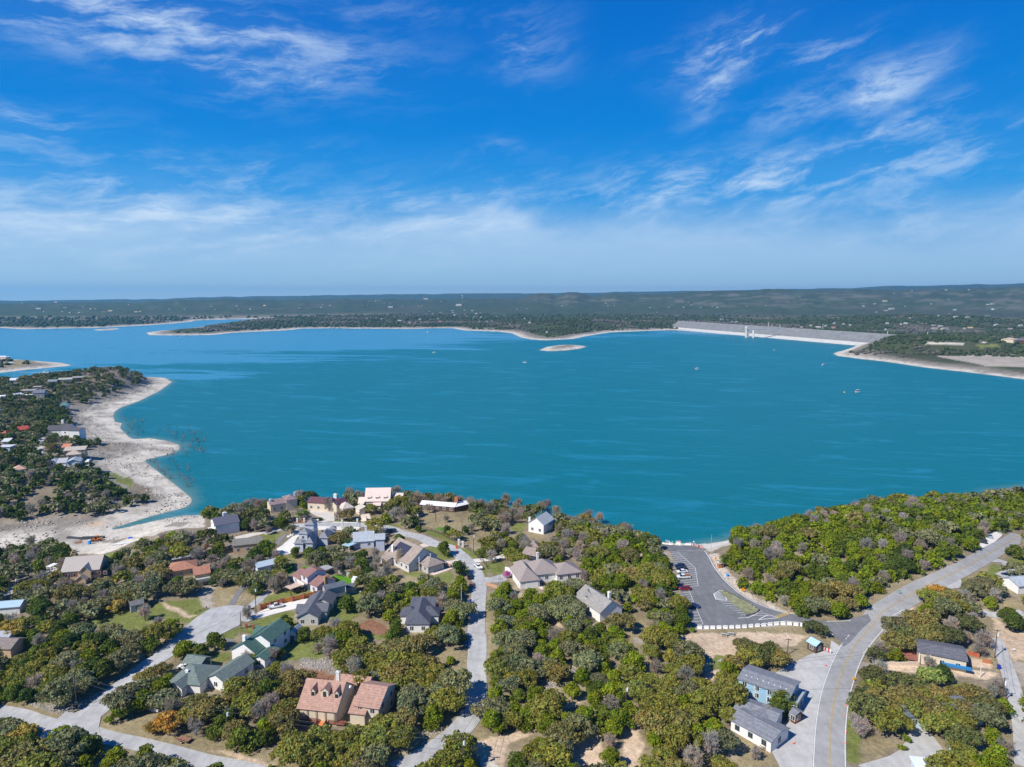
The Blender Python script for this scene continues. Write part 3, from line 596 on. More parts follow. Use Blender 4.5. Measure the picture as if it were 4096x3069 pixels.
drape('cul_de_sac', PL('c',(1960,180),(2030,80))+[P('b',2130,1400),P('b',2212,1345)]+PL('d',(120,1473),(200,1442),(300,1420),(380,1411),(450,1411),(520,1420),(580,1442),(640,1480),(655,1520),(630,1560),(570,1590))+PL('e',(500,50),(480,90),(380,140),(290,185),(190,235),(90,284))+PL('c',(2160,290),(2060,300)), ROADM, .16, label='round pale grey cul-de-sac turning circle', cat='street', **S_)
road('street', PL('d',(740,640),(930,580),(1060,555),(1200,545),(1500,535),(1780,540),(2000,558),(2150,590))+PL('f',(60,470),(200,510),(330,540),(480,610),(640,650),(760,735),(860,840),(935,940),(965,1050),(955,1200),(940,1400),(930,1580))+PL('g',(945,200),(940,400),(932,600),(935,760),(925,900),(870,1060),(760,1210),(620,1330),(450,1450),(260,1560),(60,1660)), [4.5,5.5,6,7,7.5,7.5,6.5,6,6,6.5,7,7,7,7,7,7,6.5,6.2,6,6,6,6,6.2,6.4,6.4,6.4,6.4,6.4,6.6,6.8,7,7,7], ROADM, .11, label='long pale street winding past the lakeside houses down the centre', cat='street', **S_)
MR = PL('k',(2170,650),(2020,745),(1860,835),(1700,930),(1500,1035),(1300,1130),(1120,1220),(960,1310),(800,1410),(660,1500))+PL('j',(600,60),(470,210),(370,340),(290,500),(225,680),(175,850),(145,1020),(125,1200),(115,1400),(112,1700))
_, MRC = road('main_road', MR, [7.4,7.4,7.6,8,8,8,8.3,8.6,9.5,9.8,9.6,8.6,8.2,8,8,8,8,8], ROAD2, .12, label='two-lane grey main road with yellow centre line on the right', cat='road', **S_)
road('lane', PL('k',(1750,1460),(1850,1510),(1960,1515),(2080,1500),(2212,1490)), 4.2, ROADM, .10, label='narrow pale lane among the houses at the right edge', cat='lane', **S_)
road('lane', PL('j',(1905,230),(1960,360),(2010,500),(2070,680),(2120,860),(2155,1040),(2190,1250),(2215,1619)), 4.2, ROADM, .10, label='narrow pale lane running down the right edge', cat='lane', **S_)
road('driveway', PL('k',(1840,920),(1960,930),(2030,970),(2060,1030),(2000,1070),(1950,1090)), 3.8, ROADM, .10, label='curved driveway beside the main road at far right', cat='driveway', **S_)
LOT = PL('h',(820,352),(1000,355),(1130,366),(1220,385),(1300,415),(1345,480),(1395,575),(1440,640),(1500,715),(1570,785),(1650,855),(1740,915),(1850,975),(1960,1020),(2080,1060),(2212,1095))+PL('l',(1570,1452),(1700,1482),(1850,1490),(2010,1481),(2130,1455),(2180,1500),(2000,1600),(1820,1640),(1780,1590),(1700,1558),(1560,1530),(1430,1500),(1300,1486),(1180,1496),(1050,1520),(900,1545),(700,1552),(500,1556),(300,1554))+PL('h',(1130,1200),(1080,1000),(1020,800),(980,600),(920,430))
drape('parking_lot', LOT, ASPH, .145, label='dark asphalt parking lot and access road by the boat ramp', cat='parking lot', **S_)
drape('road_junction', PL('j',(30,45),(250,45),(420,0),(530,-30),(560,40),(440,150),(340,270),(262,325),(205,240),(135,165),(30,115)), ASPH, .17, label='dark worn asphalt where the lot road meets the main road', cat='road', **S_)
drape('paved_yard', PL('i',(1560,640),(1700,560),(1830,490),(1960,420),(2110,350),(2212,370))+PL('j',(130,250),(235,320),(180,430),(110,620),(60,800),(20,1000),(0,1200),(0,1400),(-5,1680))+PL('i',(1700,1680),(1640,1560),(1580,1450),(1740,1310),(1650,1180),(1760,1140),(1880,1000),(1900,850),(1760,760)), APRON, .08, label='stained concrete yard between the motel and the main road', cat='paved yard', **S_)
drape('paved_yard', PL('j',(560,1680),(420,1600),(560,1560),(760,1500),(860,1440),(940,1340),(1000,1200),(1010,1130),(1100,1140),(1180,1220),(1240,1300),(1320,1400),(1360,1470),(1420,1680)), APRON, .08, label='grey concrete yard at the bottom right below the oaks', cat='paved yard', **S_)
def dv(pts, m, label, dz=.09, cat='driveway', name='driveway'): return drape(name, pts, m, dz, step=2., label=label, cat=cat, kind='structure')
dv(PL('d',(650,1500),(760,1450),(900,1400),(1060,1365),(1250,1330),(1230,1390),(1170,1420),(1070,1450),(900,1490),(760,1530),(640,1560)), CONCW, 'white concrete driveway along the orange fence')
dv(PL('w',(1400,775),(1500,790),(1700,850),(1850,865),(2000,850),(2120,810),(2230,760),(2230,920),(2100,960),(1980,1080),(1800,1150),(1480,1260),(1350,1190),(1600,1100),(1680,1040),(1690,930)), CONCP, 'pale pink concrete driveway around the hipped garage')
dv(PL('w',(1080,425),(1260,350),(1500,400),(1500,420),(1200,490)), CONCP, 'pinkish driveway apron behind the solar panel house')
dv(PL('d',(880,800),(940,760),(1080,640),(1130,600),(1170,620),(1100,680),(1070,740),(1090,820),(1000,860),(900,860)), CONCW, 'white concrete drive beside the blue-grey hipped house')
dv(PL('d',(1200,550),(1500,560),(1700,560),(1800,565),(1740,600),(1700,650),(1640,640),(1690,600),(1400,592),(1300,600)), CONCW, 'white concrete forecourt behind the blue-grey hipped house', .12)
dv(PL('d',(1230,400),(1290,350),(1400,370),(1500,400),(1500,500),(1340,515),(1380,470),(1300,440)), CONC, 'grey drive of the maroon-roofed house')
dv(PL('d',(1560,380),(1600,360),(1640,370),(1620,420),(1570,430)), CONC, 'grey parking court left of the pink mansion')
dv(PL('d',(1790,450),(1800,400),(1880,420),(1900,470),(1840,500),(1790,510)), CONCP, 'pinkish gate drive of the pink mansion')
dv(PL('d',(430,670),(600,630),(740,610),(800,580),(880,580),(720,640),(560,680),(440,705)), CONC, 'grey driveway among trees below the shore house')
dv(PL('d',(870,740),(900,690),(960,650),(1000,640),(950,700),(900,760)), DKP, 'dark footpath on the slope left of the hipped house')
dv(PL('d',(355,1400),(400,1340),(520,1160),(570,1165),(460,1330),(430,1400)), DKP, 'dark grey driveway rising from the cul-de-sac')
dv(PL('d',(540,1440),(640,1350),(800,1230),(840,1250),(720,1370),(600,1450)), ROADM, 'brownish driveway under bare trees by the cul-de-sac')
dv(PL('f',(870,780),(1000,765),(1150,745),(1230,720),(1240,760),(1100,790),(900,815)), CONCW, 'white driveway below the bare trees in the centre')
dv(PL('f',(990,965),(1080,975),(1180,945),(1240,940),(1270,1000),(1200,1025),(1100,1030),(1020,1035)), ROADM, 'pale drive of the big brown-roofed house')
dv(PL('f',(1560,1060),(1610,1040),(1660,1090),(1640,1110)), CONCP, 'brick-coloured garage apron of the big brown-roofed house')
dv(PL('f',(780,1250),(880,1200),(940,1190),(860,1255),(800,1270)), DKP, 'dark driveway mouth beside the blue bin')
dv(PL('f',(500,1290),(560,1275),(700,1275),(620,1330),(520,1330)), CONCW, 'white drive right of the slate-roofed house')
dv(PL('g',(795,320),(795,190),(850,60),(860,60),(850,322)), DKP, 'dark side drive on the centre street')
dv(PL('g',(700,622),(840,612),(840,730),(740,680)), DKP, 'dark short driveway near the lower oak grove')
dv(PL('s',(1065,1440),(1190,1180),(1290,1040),(1310,1080),(1240,1220),(1180,1400),(1070,1460)), plain((.42,.47,.52), nm='patio_painted_shade'), 'concrete patio with blue-grey shade in its colour beside the slate house', .15, 'patio', 'patio')  # concrete given the blue-grey of shade in its base colour
dv(PL('s',(1260,1000),(1290,965),(1620,890),(2000,830),(2000,845),(1640,915),(1330,985),(1290,1040)), CONCW, 'thin white path along the long grey shed', .12, 'path', 'path')
dv(PL('k',(1720,720),(1800,660),(1900,610),(1980,620),(1970,660),(1880,740),(1880,770),(1760,840)), CONCW, 'white gravel lay-by beside the main road')
dv(PL('k',(1290,1180),(1400,1150),(1520,1085),(1530,1130),(1560,1215),(1420,1230)), ROADM, 'pale road apron at the side street')
dv(PL('e',(0,0),(1,0),(1,1)) if False else PL('q',(-60,410),(160,430),(210,450),(200,480),(-60,480)), DKP, 'dark drive above the green-roofed house')
dv(PL('a',(340,1110),(380,1020),(430,935),(530,940),(500,1000),(470,1110)), CONC, 'pale driveway between peninsula houses')
dv(PL('a',(110,1035),(270,1040),(330,1085),(300,1090),(120,1065)), DKP, 'grey street among peninsula houses')
dv(PL('a',(320,630),(510,630),(480,665),(400,650)), CONC, 'pale drive near the teal-roofed house')
dv(PL('h',(1150,352),(1300,335),(1560,305),(1555,335),(1400,380),(1340,400),(1290,395)), CONC, 'pale concrete boat ramp running down to the lake', .10, 'boat ramp', 'boat_ramp')
# painted markings and kerb lines
def paint_line(mb, pts, w, dz, step=2.):
    p = np.array(pts, float); c = []
    for a, b in zip(p[:-1], p[1:]):
        n = max(1, int(np.hypot(*(b-a))/step)); c += [a+(b-a)*k/n for k in range(n)]
    c.append(p[-1]); c = np.array(c); t = np.gradient(c, axis=0); t /= np.maximum(np.hypot(t[:, 0], t[:, 1]), 1e-9)[:, None]; nr = np.stack([-t[:, 1], t[:, 0]], 1)*w/2
    l, r = c+nr, c-nr; vs = []
    for a, b in zip(l, r): vs += [(a[0], a[1], float(height(a[0], a[1]))+dz), (b[0], b[1], float(height(b[0], b[1]))+dz)]
    mb.add(vs, [(2*k, 2*k+1, 2*k+3, 2*k+2) for k in range(len(c)-1)])
mb = MB()
def G2(t, *q): return GP(PL(t, *q))
A = G2('h',(990,425),(1190,605),(1222,795)); B_ = G2('h',(1120,840),(1180,990),(1275,1210))
for k in range(11):   # upper bays
    t = k/10; a = A[0]+(A[1]-A[0])*t; a = A[0]+(A[1]-A[0])*min(t*2, 1) if t < .5 else A[1]+(A[2]-A[1])*(t*2-1)
for (p, q, n, L_) in ((A[0], A[1], 9, 15), (A[1], A[2], 8, 14), (B_[0], B_[1], 6, 8), (B_[1], B_[2], 7, 8)):
    d = (q-p); 
    for k in range(n+1):
        s = p+d*k/n; paint_line(mb, [s, s+np.array((-L_*.98, -L_*.16))], .16, .19)
    paint_line(mb, [p, q], .14, .19)
bay = G2('h',(1405,940),(1680,1110)); 
for k in range(8):
    s = bay[0]+(bay[1]-bay[0])*k/7; paint_line(mb, [s, s+np.array((11., -1.2))], .16, .19)
hx = G2('h',(1388,885),(1450,850),(1490,848),(1530,958),(1412,942),(1388,885)); paint_line(mb, hx, .3, .19)
for k in range(1, 7):
    a = hx[0]+(hx[4]-hx[0])*k/7; b = hx[1]+(hx[3]-hx[1])*k/7; paint_line(mb, [a, b], .25, .19)
paint_line(mb, G2('h',(1872,1162),(1975,1108),(2092,1142),(1872,1162)), .3, .19)
paint_line(mb, G2('h',(1000,417),(1290,417)), .2, .19)
edge = LOT[4:16]; paint_line(mb, GP(edge)+np.array((-.5,-.3)), .28, .19)
paint_line(mb, G2('l',(300,1548),(700,1546),(900,1539),(1050,1514),(1180,1490),(1300,1480),(1430,1494),(1560,1524),(1700,1552)), .28, .19)
paint_line(mb, G2('h',(1650,1145),(1760,1140),(1850,1100),(1885,1070)), .28, .19)
paint_line(mb, G2('l',(1740,1484),(2010,1478)), .25, .19); paint_line(mb, G2('l',(1690,1560),(1780,1600),(1810,1635)), .3, .19)
for off in (-3.75, 3.75):
    lo = offset_line(MRC, off); n0 = int(len(lo)*.02); lo = lo[n0:]
    if off < 0: lo = lo
    k0 = int(len(lo)*.40)
    paint_line(mb, lo[int(len(lo)*(.54 if off > 0 else .665)):], .2, .17)
mb.build('road_marking', WHITE); tagit(bpy.data.objects['road_marking'], 'white painted bay lines and edge lines on the asphalt', 'road marking', kind='structure')
mb = MB()
for off in (-.14, .14): paint_line(mb, offset_line(MRC, off), .09, .19)
gx = G2('h',(2060,1135),(2200,1090)); gd = (gx[1]-gx[0])/12
for k in range(13):
    c = gx[0]+gd*k; paint_line(mb, [c+np.array((-.5,-1.2)), c+np.array((.5,1.2))], .16, .19)
o = mb.build('road_marking', YEL); tagit(o, 'yellow centre line of the main road and yellow stripes by the lot', 'road marking', kind='structure')
drape('traffic_island', PL('h',(1452,856),(1500,852),(1620,905),(1750,975),(1860,1050),(1868,1078),(1800,1104),(1745,1110),(1650,1040),(1560,960),(1500,905)), mat('island_scrub', (.24,.24,.13), .95, .5, .5, detail=8), .22, label='weedy rocky traffic island inside the parking lot', cat='traffic island', kind='structure')
# ---------------------------------------------------------------- houses
KEEP = []    # photograph outlines that no random tree crown may cover
def hull(pts):
    pts = sorted(set((round(a, 2), round(b, 2)) for a, b in pts))
    def half(ps):
        h = []
        for p in ps:
            while len(h) > 1 and (h[-1][0]-h[-2][0])*(p[1]-h[-2][1])-(h[-1][1]-h[-2][1])*(p[0]-h[-2][0]) <= 0: h.pop()
            h.append(p)
        return h
    return np.array(half(pts)[:-1]+half(pts[::-1])[:-1])
def loc_T(x0, y0, a):
    c, s = math.cos(a), math.sin(a); return lambda q: (x0+c*q[0]-s*q[1], y0+s*q[0]+c*q[1], q[2])
def addT(dst, src, T):
    b = len(dst.v); dst.v += [T(q) for q in src.v]; dst.f += [tuple(i+b for i in f) for f in src.f]; dst.m += src.m
def block_meshes(w, d, z0, wh, kind, rise, o=.45, t=.16):
    """walls and roof of one volume, roof outline 0..w, 0..d at eave height z0+wh"""
    wl, rf = MB(), MB(); e = z0+wh; a0, a1, b0, b1 = o, w-o, o, d-o
    if kind == 'x':
        k = rise/(d/2); wl.xprism([(b0,z0),(b1,z0),(b1,e+k*o-.03),(d/2,e+rise-.03),(b0,e+k*o-.03)], a0, a1)
        rf.xprism([(0,e),(0,e+t),(d/2,e+rise+t),(d,e+t),(d,e),(d/2,e+rise)], 0, w)
    elif kind == 'y':
        k = rise/(w/2); m = MB(); m.xprism([(a0,z0),(a1,z0),(a1,e+k*o-.03),(w/2,e+rise-.03),(a0,e+k*o-.03)], b0, b1); wl.v = [(q[1],q[0],q[2]) for q in m.v]; wl.f = [f[::-1] for f in m.f]; wl.m = m.m
        m = MB(); m.xprism([(0,e),(0,e+t),(w/2,e+rise+t),(w,e+t),(w,e),(w/2,e+rise)], 0, d); rf.v = [(q[1],q[0],q[2]) for q in m.v]; rf.f = [f[::-1] for f in m.f]; rf.m = m.m
    elif kind == 'hip':
        wl.box(a0, a1, b0, b1, z0, e-.01); h = min(w, d)/2
        r0, r1 = ((h, d/2), (w-h, d/2)) if w >= d else ((w/2, h), (w/2, d-h))
        rf.add([(0,0,e),(w,0,e),(w,d,e),(0,d,e),(0,0,e+t),(w,0,e+t),(w,d,e+t),(0,d,e+t),(r0[0],r0[1],e+t+rise),(r1[0],r1[1],e+t+rise)],
               [(3,2,1,0),(0,1,5,4),(1,2,6,5),(2,3,7,6),(3,0,4,7)]+([(4,5,9,8),(5,6,9),(6,7,8,9),(7,4,8)] if w >= d else [(4,5,8),(5,6,9,8),(6,7,9),(7,4,8,9)]))
    elif kind == 'shed':
        k = rise/d; wl.xprism([(b0,z0),(b1,z0),(b1,e+k*b1-.03),(b0,e+k*b0-.03)], a0, a1); rf.xprism([(0,e),(0,e+t),(d,e+rise+t),(d,e+rise)], 0, w)
    elif kind == 'shed-':
        k = rise/d; wl.xprism([(b0,z0),(b1,z0),(b1,e+rise-k*b1-.03),(b0,e+rise-k*b0-.03)], a0, a1); rf.xprism([(0,e+rise),(0,e+rise+t),(d,e+t),(d,e)], 0, w)
    else:
        wl.box(a0, a1, b0, b1, z0, e-.01); rf.box(0, w, 0, d, e, e+t+.1)
    return wl, rf
def frame_from(A, B=None, heading=0., w=8., h=3.):
    """anchor and heading from roof-edge pixels at height h above the ground"""
    x, y, z = ground(A[0], A[1], h)
    if B is not None:
        z0 = z+h; p = plane(A[0], A[1], z0); q = plane(B[0], B[1], z0); return (p[0], p[1], z), math.atan2(q[1]-p[1], q[0]-p[0]), float(np.hypot(*(q-p)))
    p = plane(A[0], A[1], z+h); return (p[0], p[1], z), R(heading), w
def add_window(root, x, y, z, face, w=1.2, h=1.35, T=None, name='window', fm=None, mul=1):
    f, g = MB(), MB(); t = .07
    def bx(m, a, b, c, dd, off):
        if face in 'fb': 
            s = -1 if face == 'f' else 1; m.box(a, b, min(y+s*off, y), max(y+s*off, y), c, dd)
        else:
            s = -1 if face == 'l' else 1; m.box(min(x+s*off, x), max(x+s*off, x), a, b, c, dd)
    cx = x if face in 'fb' else y
    bx(f, cx-w/2-.14, cx+w/2+.14, z-.14, z+h+.14, .05); bx(g, cx-w/2, cx+w/2, z, z+h, .09)
    if w > 1.0: bx(f, cx-.05, cx+.05, z, z+h, .12)
    F2, G_ = MB(), MB()
    if T: addT(F2, f, T); addT(G_, g, T); f, g = F2, G_
    fo = f.build(name, fm or TRIM, root); g.build('pane', GLASS, fo); return fo
def house(label, blocks, roof, wall, chim=(), win=True, cat='house', name='house', land=None, extra=None, group=None, zoff=0., wincol=None, keep=True):
    b0 = blocks[0]; h0 = b0.get('z', 0)+b0['h']
    (ax, ay, zg), ang, w0 = frame_from(b0['A'], b0.get('B'), b0.get('a', 0), b0.get('w', 8), h0); zg += zoff
    root = empty(name, (ax, ay, zg), ang); tagit(root, label, cat, group)
    c, s = math.cos(ang), math.sin(ang); W_, RF = MB(), MB(); allp = []; Ws = []
    for i, b in enumerate(blocks):
        z = b.get('z', 0)
        if i == 0: x0 = y0 = 0.; ra = 0.; w = w0
        elif 'A' in b:
            hz = zg+z+b['h']; p = plane(b['A'][0], b['A'][1], hz)-np.array((ax, ay)); x0, y0 = c*p[0]+s*p[1], -s*p[0]+c*p[1]
            if 'B' in b:
                q = plane(b['B'][0], b['B'][1], hz)-np.array((ax, ay)); q = (c*q[0]+s*q[1], -s*q[0]+c*q[1]); ra = math.atan2(q[1]-y0, q[0]-x0); w = math.hypot(q[0]-x0, q[1]-y0)
            else: ra = R(b['a'])-ang if 'a' in b else 0.; w = b['w']
        else: x0, y0 = b['x'], b['y']; w = b['w']; ra = R(b.get('ra', 0))
        ex = .004*i; wl, rf = block_meshes(w, b['d'], z-(1.5 if z == 0 else 0), b['h']+(1.5 if z == 0 else 0)+ex, b.get('k', 'x'), b.get('r', 2), b.get('o', .45))
        T = loc_T(x0, y0, ra)
        if not b.get('open'): addT(W_, wl, T)
        if b.get('rm'):
            m_ = MB(); addT(m_, rf, T); m_.build('roof', b['rm'], root)
        else: addT(RF, rf, T)
        o = b.get('o', .45)
        if b.get('open'):     # posts instead of walls
            for px_ in (o, w-o):
                for py_ in (o, b['d']-o):
                    pm = MB(); pm.box(px_-.12, px_+.12, py_-.12, py_+.12, z-1.5, z+b['h']); m2 = MB(); addT(m2, pm, T); m2.build('post', TRIM if b.get('pw', 1) else WOODD, root)
        elif win and b.get('win', 1):
            for fl in range(max(1, int((b['h']+.6)/2.8))):
                zz = z+fl*2.8+.95+(.3 if b['h'] > 3.2 else 0)
                if zz+1.4 > z+b['h']: zz = z+b['h']-1.6
                n = max(1, int((w-2*o)/3.4))
                for k in range(n):
                    if 'f' in b.get('ws', 'fr'): add_window(root, o+(w-2*o)*(k+.5)/n, o, zz, 'f', T=T, fm=wincol)
                n = max(1, int((b['d']-2*o)/4.5))
                for k in range(n):
                    if 'r' in b.get('ws', 'fr'): add_window(root, w-o, o+(b['d']-2*o)*(k+.5)/n, zz, 'r', T=T, fm=wincol)
                    if 'l' in b.get('ws', 'fr'): add_window(root, o, o+(b['d']-2*o)*(k+.5)/n, zz, 'l', T=T, fm=wincol)
        cs = [T(q) for q in ((0,0,0),(w,0,0),(w,b['d'],0),(0,b['d'],0))]
        wc = np.array([(ax+c*q[0]-s*q[1], ay+s*q[0]+c*q[1]) for q in cs]); cen = wc.mean(0); OBST.append(cen+(wc-cen)*1.12)
        P3 = []
        for q in wc:
            P3 += [project(q[0], q[1], zg+z+b['h']), project(q[0], q[1], zg+z+b['h']+b.get('r', 2)*.7)]
        P3 += [project(wc[0][0], wc[0][1], zg+z+b['h']*.35), project(wc[1][0], wc[1][1], zg+z+b['h']*.35)]
        P3 = [(float(a), float(b_)) for a, b_ in P3]; allp += P3
        if keep: KEEP.append(hull(P3))
    if W_.v: W_.build('wall', wall, root)
    if RF.v: RF.build('roof', roof, root)
    for (cx, cy, ht, cw, cm) in chim:
        m_ = MB(); m_.box(cx-cw/2, cx+cw/2, cy-cw*.4, cy+cw*.4, 0, ht-.25); m_.box(cx-cw/2-.1, cx+cw/2+.1, cy-cw*.4-.1, cy+cw*.4+.1, ht-.25, ht); m_.box(cx-cw*.3, cx+cw*.3, cy-cw*.2, cy+cw*.2, ht, ht+.25); m_.build('chimney', cm, root)
    if extra: extra(root)
    uv = np.mean(allp, 0)
    if land: LAND.append((uv[0], uv[1], land))
    return root
def Bk(A=None, B=None, h=3., d=9., k='x', r=2., **kw):
    q = dict(h=h, d=d, k=k, r=r, **kw)
    if A: q['A'] = A
    if B: q['B'] = B
    return q
def MB_box(root, name, b, m):
    q = MB(); q.box(*b); return q.build(name, m, root)
WW = wallm((.78,.77,.74)); CHW = stonem((.72,.70,.66)); BRICK = mat('brick', (.42,.17,.09), .9, .2, 3., stripes=('Z', .12, .2)); CREAM = wallm((.66,.56,.42)); TANW = wallm((.52,.38,.24))
def porch_extra(root):
    def dorm(cx, y0, z0, w, h, dd):
        t = empty('dormer', (cx-w/2, y0, z0)); t.parent = root
        wl, rf = block_meshes(w, dd, 0, h, 'y', 1.1, .2, .1); wl.build('dormer_wall', CREAM, t); rf.build('dormer_roof', roofm((.43,.26,.20)), t)
        m = MB(); m.box(w/2-.45, w/2+.45, .1, .21, .35, h-.1); m.build('pane', GLASS, t)
    for cx, w in ((3.6, 1.7), (7.2, 2.7), (10.8, 1.7)): dorm(cx, 3.0, 6.3, w, 1.9 if w < 2 else 2.3, 3.2)
    m = MB(); m.box(.2, 14.3, -.1, 1.6, 1.1, 1.3); m.build('porch_floor', mat('porch_boards', (.26,.10,.06), .8, .15, 3.), root)
    for k in range(6):
        m = MB(); m.box(.5+k*2.7-.07, .5+k*2.7+.07, .1, .24, 1.3, 4.5); m.build('post', WOODD, root)
    m = MB()
    for z in (1.75, 2.1): m.box(.4, 6.4, .05, .12, z, z+.08); m.box(9.2, 14.2, .05, .12, z, z+.08)
    m.build('railing', mat('redwood', (.20,.07,.045), .8, .1), root)
    m = MB(); m.box(6.6, 9.0, -5.0, .3, 1.2, 1.38); m.build('deck', mat('orange_deck', (.72,.24,.08), .8, .1), root)
    m = MB(); m.box(6.5, 6.6, -5.0, .2, 1.4, 2.2); m.box(9.0, 9.1, -5.0, .2, 1.4, 2.2); m.build('railing', mat('redwood', (.2,.07,.045)), root)
    m = MB(); m.tube((14.2, 5.6, 8.6), (14.2, 5.4, 9.4), .05); m.tube((14.2,5.4,9.4), (14.0,5.2,9.5), .45, .4, 10); m.build('satellite_dish', TRIM, root)
RB = roofm((.43,.26,.20))
house('red-brown roofed house with three dormers and orange deck among oaks',
 [Bk(P('e',1092,990), P('e',1530,1036), 4.5, 14, 'x', 5.2, win=0), dict(x=15, y=1.0, w=5.2, d=10, h=4., r=2.2, k='x', win=0), Bk(P('e',1690,958), P('e',1988,1000), 5.6, 13, 'x', 3.0, ws='fr'), dict(x=4.5, y=13.2, w=11.5, d=8, h=3.4, r=2.2, k='x', win=0)],
 RB, CREAM, chim=[(8.6, 9.5, 11.2, 1.0, CHW)], land='the red-brown dormered house', extra=porch_extra)
GRN = roofm((.075,.15,.125)); GRN2 = roofm((.165,.205,.185))
house('white two-storey house with dark green stepped roofs', [Bk(P('q',104,668), None, 3.4, 13, 'y', 3.2, a=-17, w=10.4, ws='r'), dict(x=4.2, y=4.5, w=8.4, d=12, h=5.6, k='y', r=2.3, ws='r'), dict(x=9.4, y=-1.5, w=5.5, d=8, h=2.7, k='y', r=1.2), dict(x=-1, y=13, w=6, d=5, h=3, k='x', r=1.5, win=0)],
 GRN, WW, chim=[(4.4, 2.2, 8.2, 1.15, WW)], land='the white green-roofed house')
house('grey-green roofed house with white chimney and two wings behind oaks', [Bk(P('r',208,985), None, 3, 11.5, 'hip', 2.3, a=-8, w=11, win=0), Bk(P('r',215,1108), None, 2.9, 9, 'y', 1.7, a=-14, w=5.2, ws='f'), Bk(P('r',1330,830), None, 3, 13.5, 'y', 1.9, a=-22, w=7.5, ws='fr')],
 GRN2, WW, chim=[(4.2, 4.0, 5.4, .9, WW)], land='the grey-green roofed house')
def carport_fill(root):
    m = MB(); m.prism([(4.2,1.2),(5.9,1.0),(5.9,4.2),(4.5,4.2)], 0, 1.2); m.build('tarp', plain((.02,.12,.50)), root)
house('open carport with grey-green gable roof and white posts', [Bk(P('r',630,385), P('r',1195,472), 3.0, 5.6, 'x', 1.3, open=1, o=.35)], GRN2, WW, cat='carport', name='carport', land='the green-roofed carport', extra=carport_fill)
MVR = roofm((.27,.15,.135)); LAV = wallm((.62,.62,.68))
def mauve_extra(root):
    m = MB(); m.box(.2, 6.2, -1.6, .5, 2.7, 2.85); m.build('balcony', mat('balcony_boards', (.45,.35,.28)), root)
    m = MB(); m.box(.2, 6.2, -1.6, -1.52, 2.85, 3.7); m.build('railing', TRIM, root)
    m = MB(); m.tube((-1.8, 5.0, 3.4), (-1.8,5.0,5.3), .05); m.tube((-1.8,5.0,5.3), (-1.9,4.8,5.4), .6, .5, 10); m.build('satellite_dish', TRIM, root)
house('mauve-roofed split-level house with lavender gable wall and brick wing', [Bk(P('s',475,410), None, 5.4, 9.6, 'x', 2.0, a=-43, w=6.0), Bk(P('s',280,440), None, 3.0, 9, 'x', 1.9, a=-43, w=6.4), Bk(P('s',700,650), P('s',905,742), 3.1, 9.8, 'x', 2.1, ws='f')],
 MVR, LAV, chim=[(12.4, 4.6, 6.6, 1.5, mat('tan_brick', (.36,.23,.12), .9, .15))], land='the mauve-roofed split-level house', extra=mauve_extra)
house('flat peach-coloured carport sheltering a black car', [Bk(P('s',262,795), P('s',690,640), 2.6, 4.2, 'flat', 0, open=1, pw=0, o=.2)], mat('peach_metal', (.62,.46,.36), .6, .06), WW, cat='carport', name='carport', land='the peach flat carport')
house('grey metal patio cover behind the mauve-roofed house', [Bk(P('s',925,265), P('s',1105,335), 2.5, 4.6, 'flat', 0, open=1, pw=0, o=.2)], metalm((.42,.43,.44)), WW, cat='patio cover', name='patio_cover')
house('long grey shed on stilts with dark blue-grey roof', [Bk(P('s',1098,812), P('s',1618,695), 4.2, 4.0, 'x', 1.3, z=.7, win=0, o=.25)], roofm((.13,.15,.18)), wallm((.42,.42,.37)), cat='shed', name='shed', land='the long grey shed')
def sdoor(root):
    m = MB(); m.box(.7, 2.3, .12, .24, 0, 2.0); m.build('door', wallm((.30,.31,.28)), root)
house('small grey garden shed with double doors beside long grey shed', [Bk(P('s',1622,772), P('s',1890,722), 2.3, 4.0, 'x', 1.0, o=.22, ws='')], roofm((.13,.14,.17)), wallm((.42,.42,.37)), cat='shed', name='shed', extra=sdoor)
SLT = roofm((.125,.13,.155)); GRW = wallm((.50,.51,.46))
house('slate-grey roofed L-shaped house with white concrete drive', [Bk(P('s',378,1498), P('s',950,1495), 3., 19, 'y', 2.3, ws='f'), dict(x=-1.6, y=4.5, w=5.5, d=6.2, h=3, k='x', r=1.9, win=0), dict(x=4.0, y=5, w=6.4, d=6.5, h=3, k='x', r=1.9, win=0), dict(x=2.6, y=11, w=8.2, d=8.5, h=3.1, k='y', r=2.3, ws='r')],
 SLT, GRW, land='the slate-grey L-shaped house')
BGR = roofm((.24,.25,.275)); BLW = wallm((.46,.51,.58))
def tall_chim(root):
    p = plane(*P('t',1210,460), 15.); a, b = root.location.x, root.location.y; c, s = math.cos(root.rotation_euler.z), math.sin(root.rotation_euler.z)
    dx, dy = p[0]-a, p[1]-b; x, y = c*dx+s*dy, -s*dx+c*dy; m = MB(); m.box(x-.5, x+.5, y-.4, y+.4, 0, 5.6); m.box(x-.35, x+.35, y-.3, y+.3, 5.6, 6.); m.build('chimney', CHW, root)
house('blue-grey hip-roofed house with a square tower', [Bk(P('t',400,706), P('t',592,706), 4.2, 9.5, 'hip', 2.4), Bk(P('t',170,714), P('t',386,722), 4.0, 4.6, 'hip', 1.3), Bk(P('t',262,508), P('t',474,520), 6.4, 6, 'hip', 1.9, ws='f'), Bk(P('t',396,322), P('t',612,328), 8.0, 6.2, 'hip', 2.3, win=0), Bk(P('t',520,452), P('t',612,462), 5.5, 4, 'hip', 1.0, win=0),
  Bk(P('t',680,600), P('t',905,604), 3.6, 9.5, 'hip', 2.3, ws=''), Bk(P('t',900,520), P('t',1090,470), 3.4, 6.5, 'hip', 1.8, win=0), Bk(P('t',940,425), P('t',1090,412), 4.4, 4., 'hip', 1.2, win=0)], BGR, BLW, land='the blue-grey towered house', extra=tall_chim)
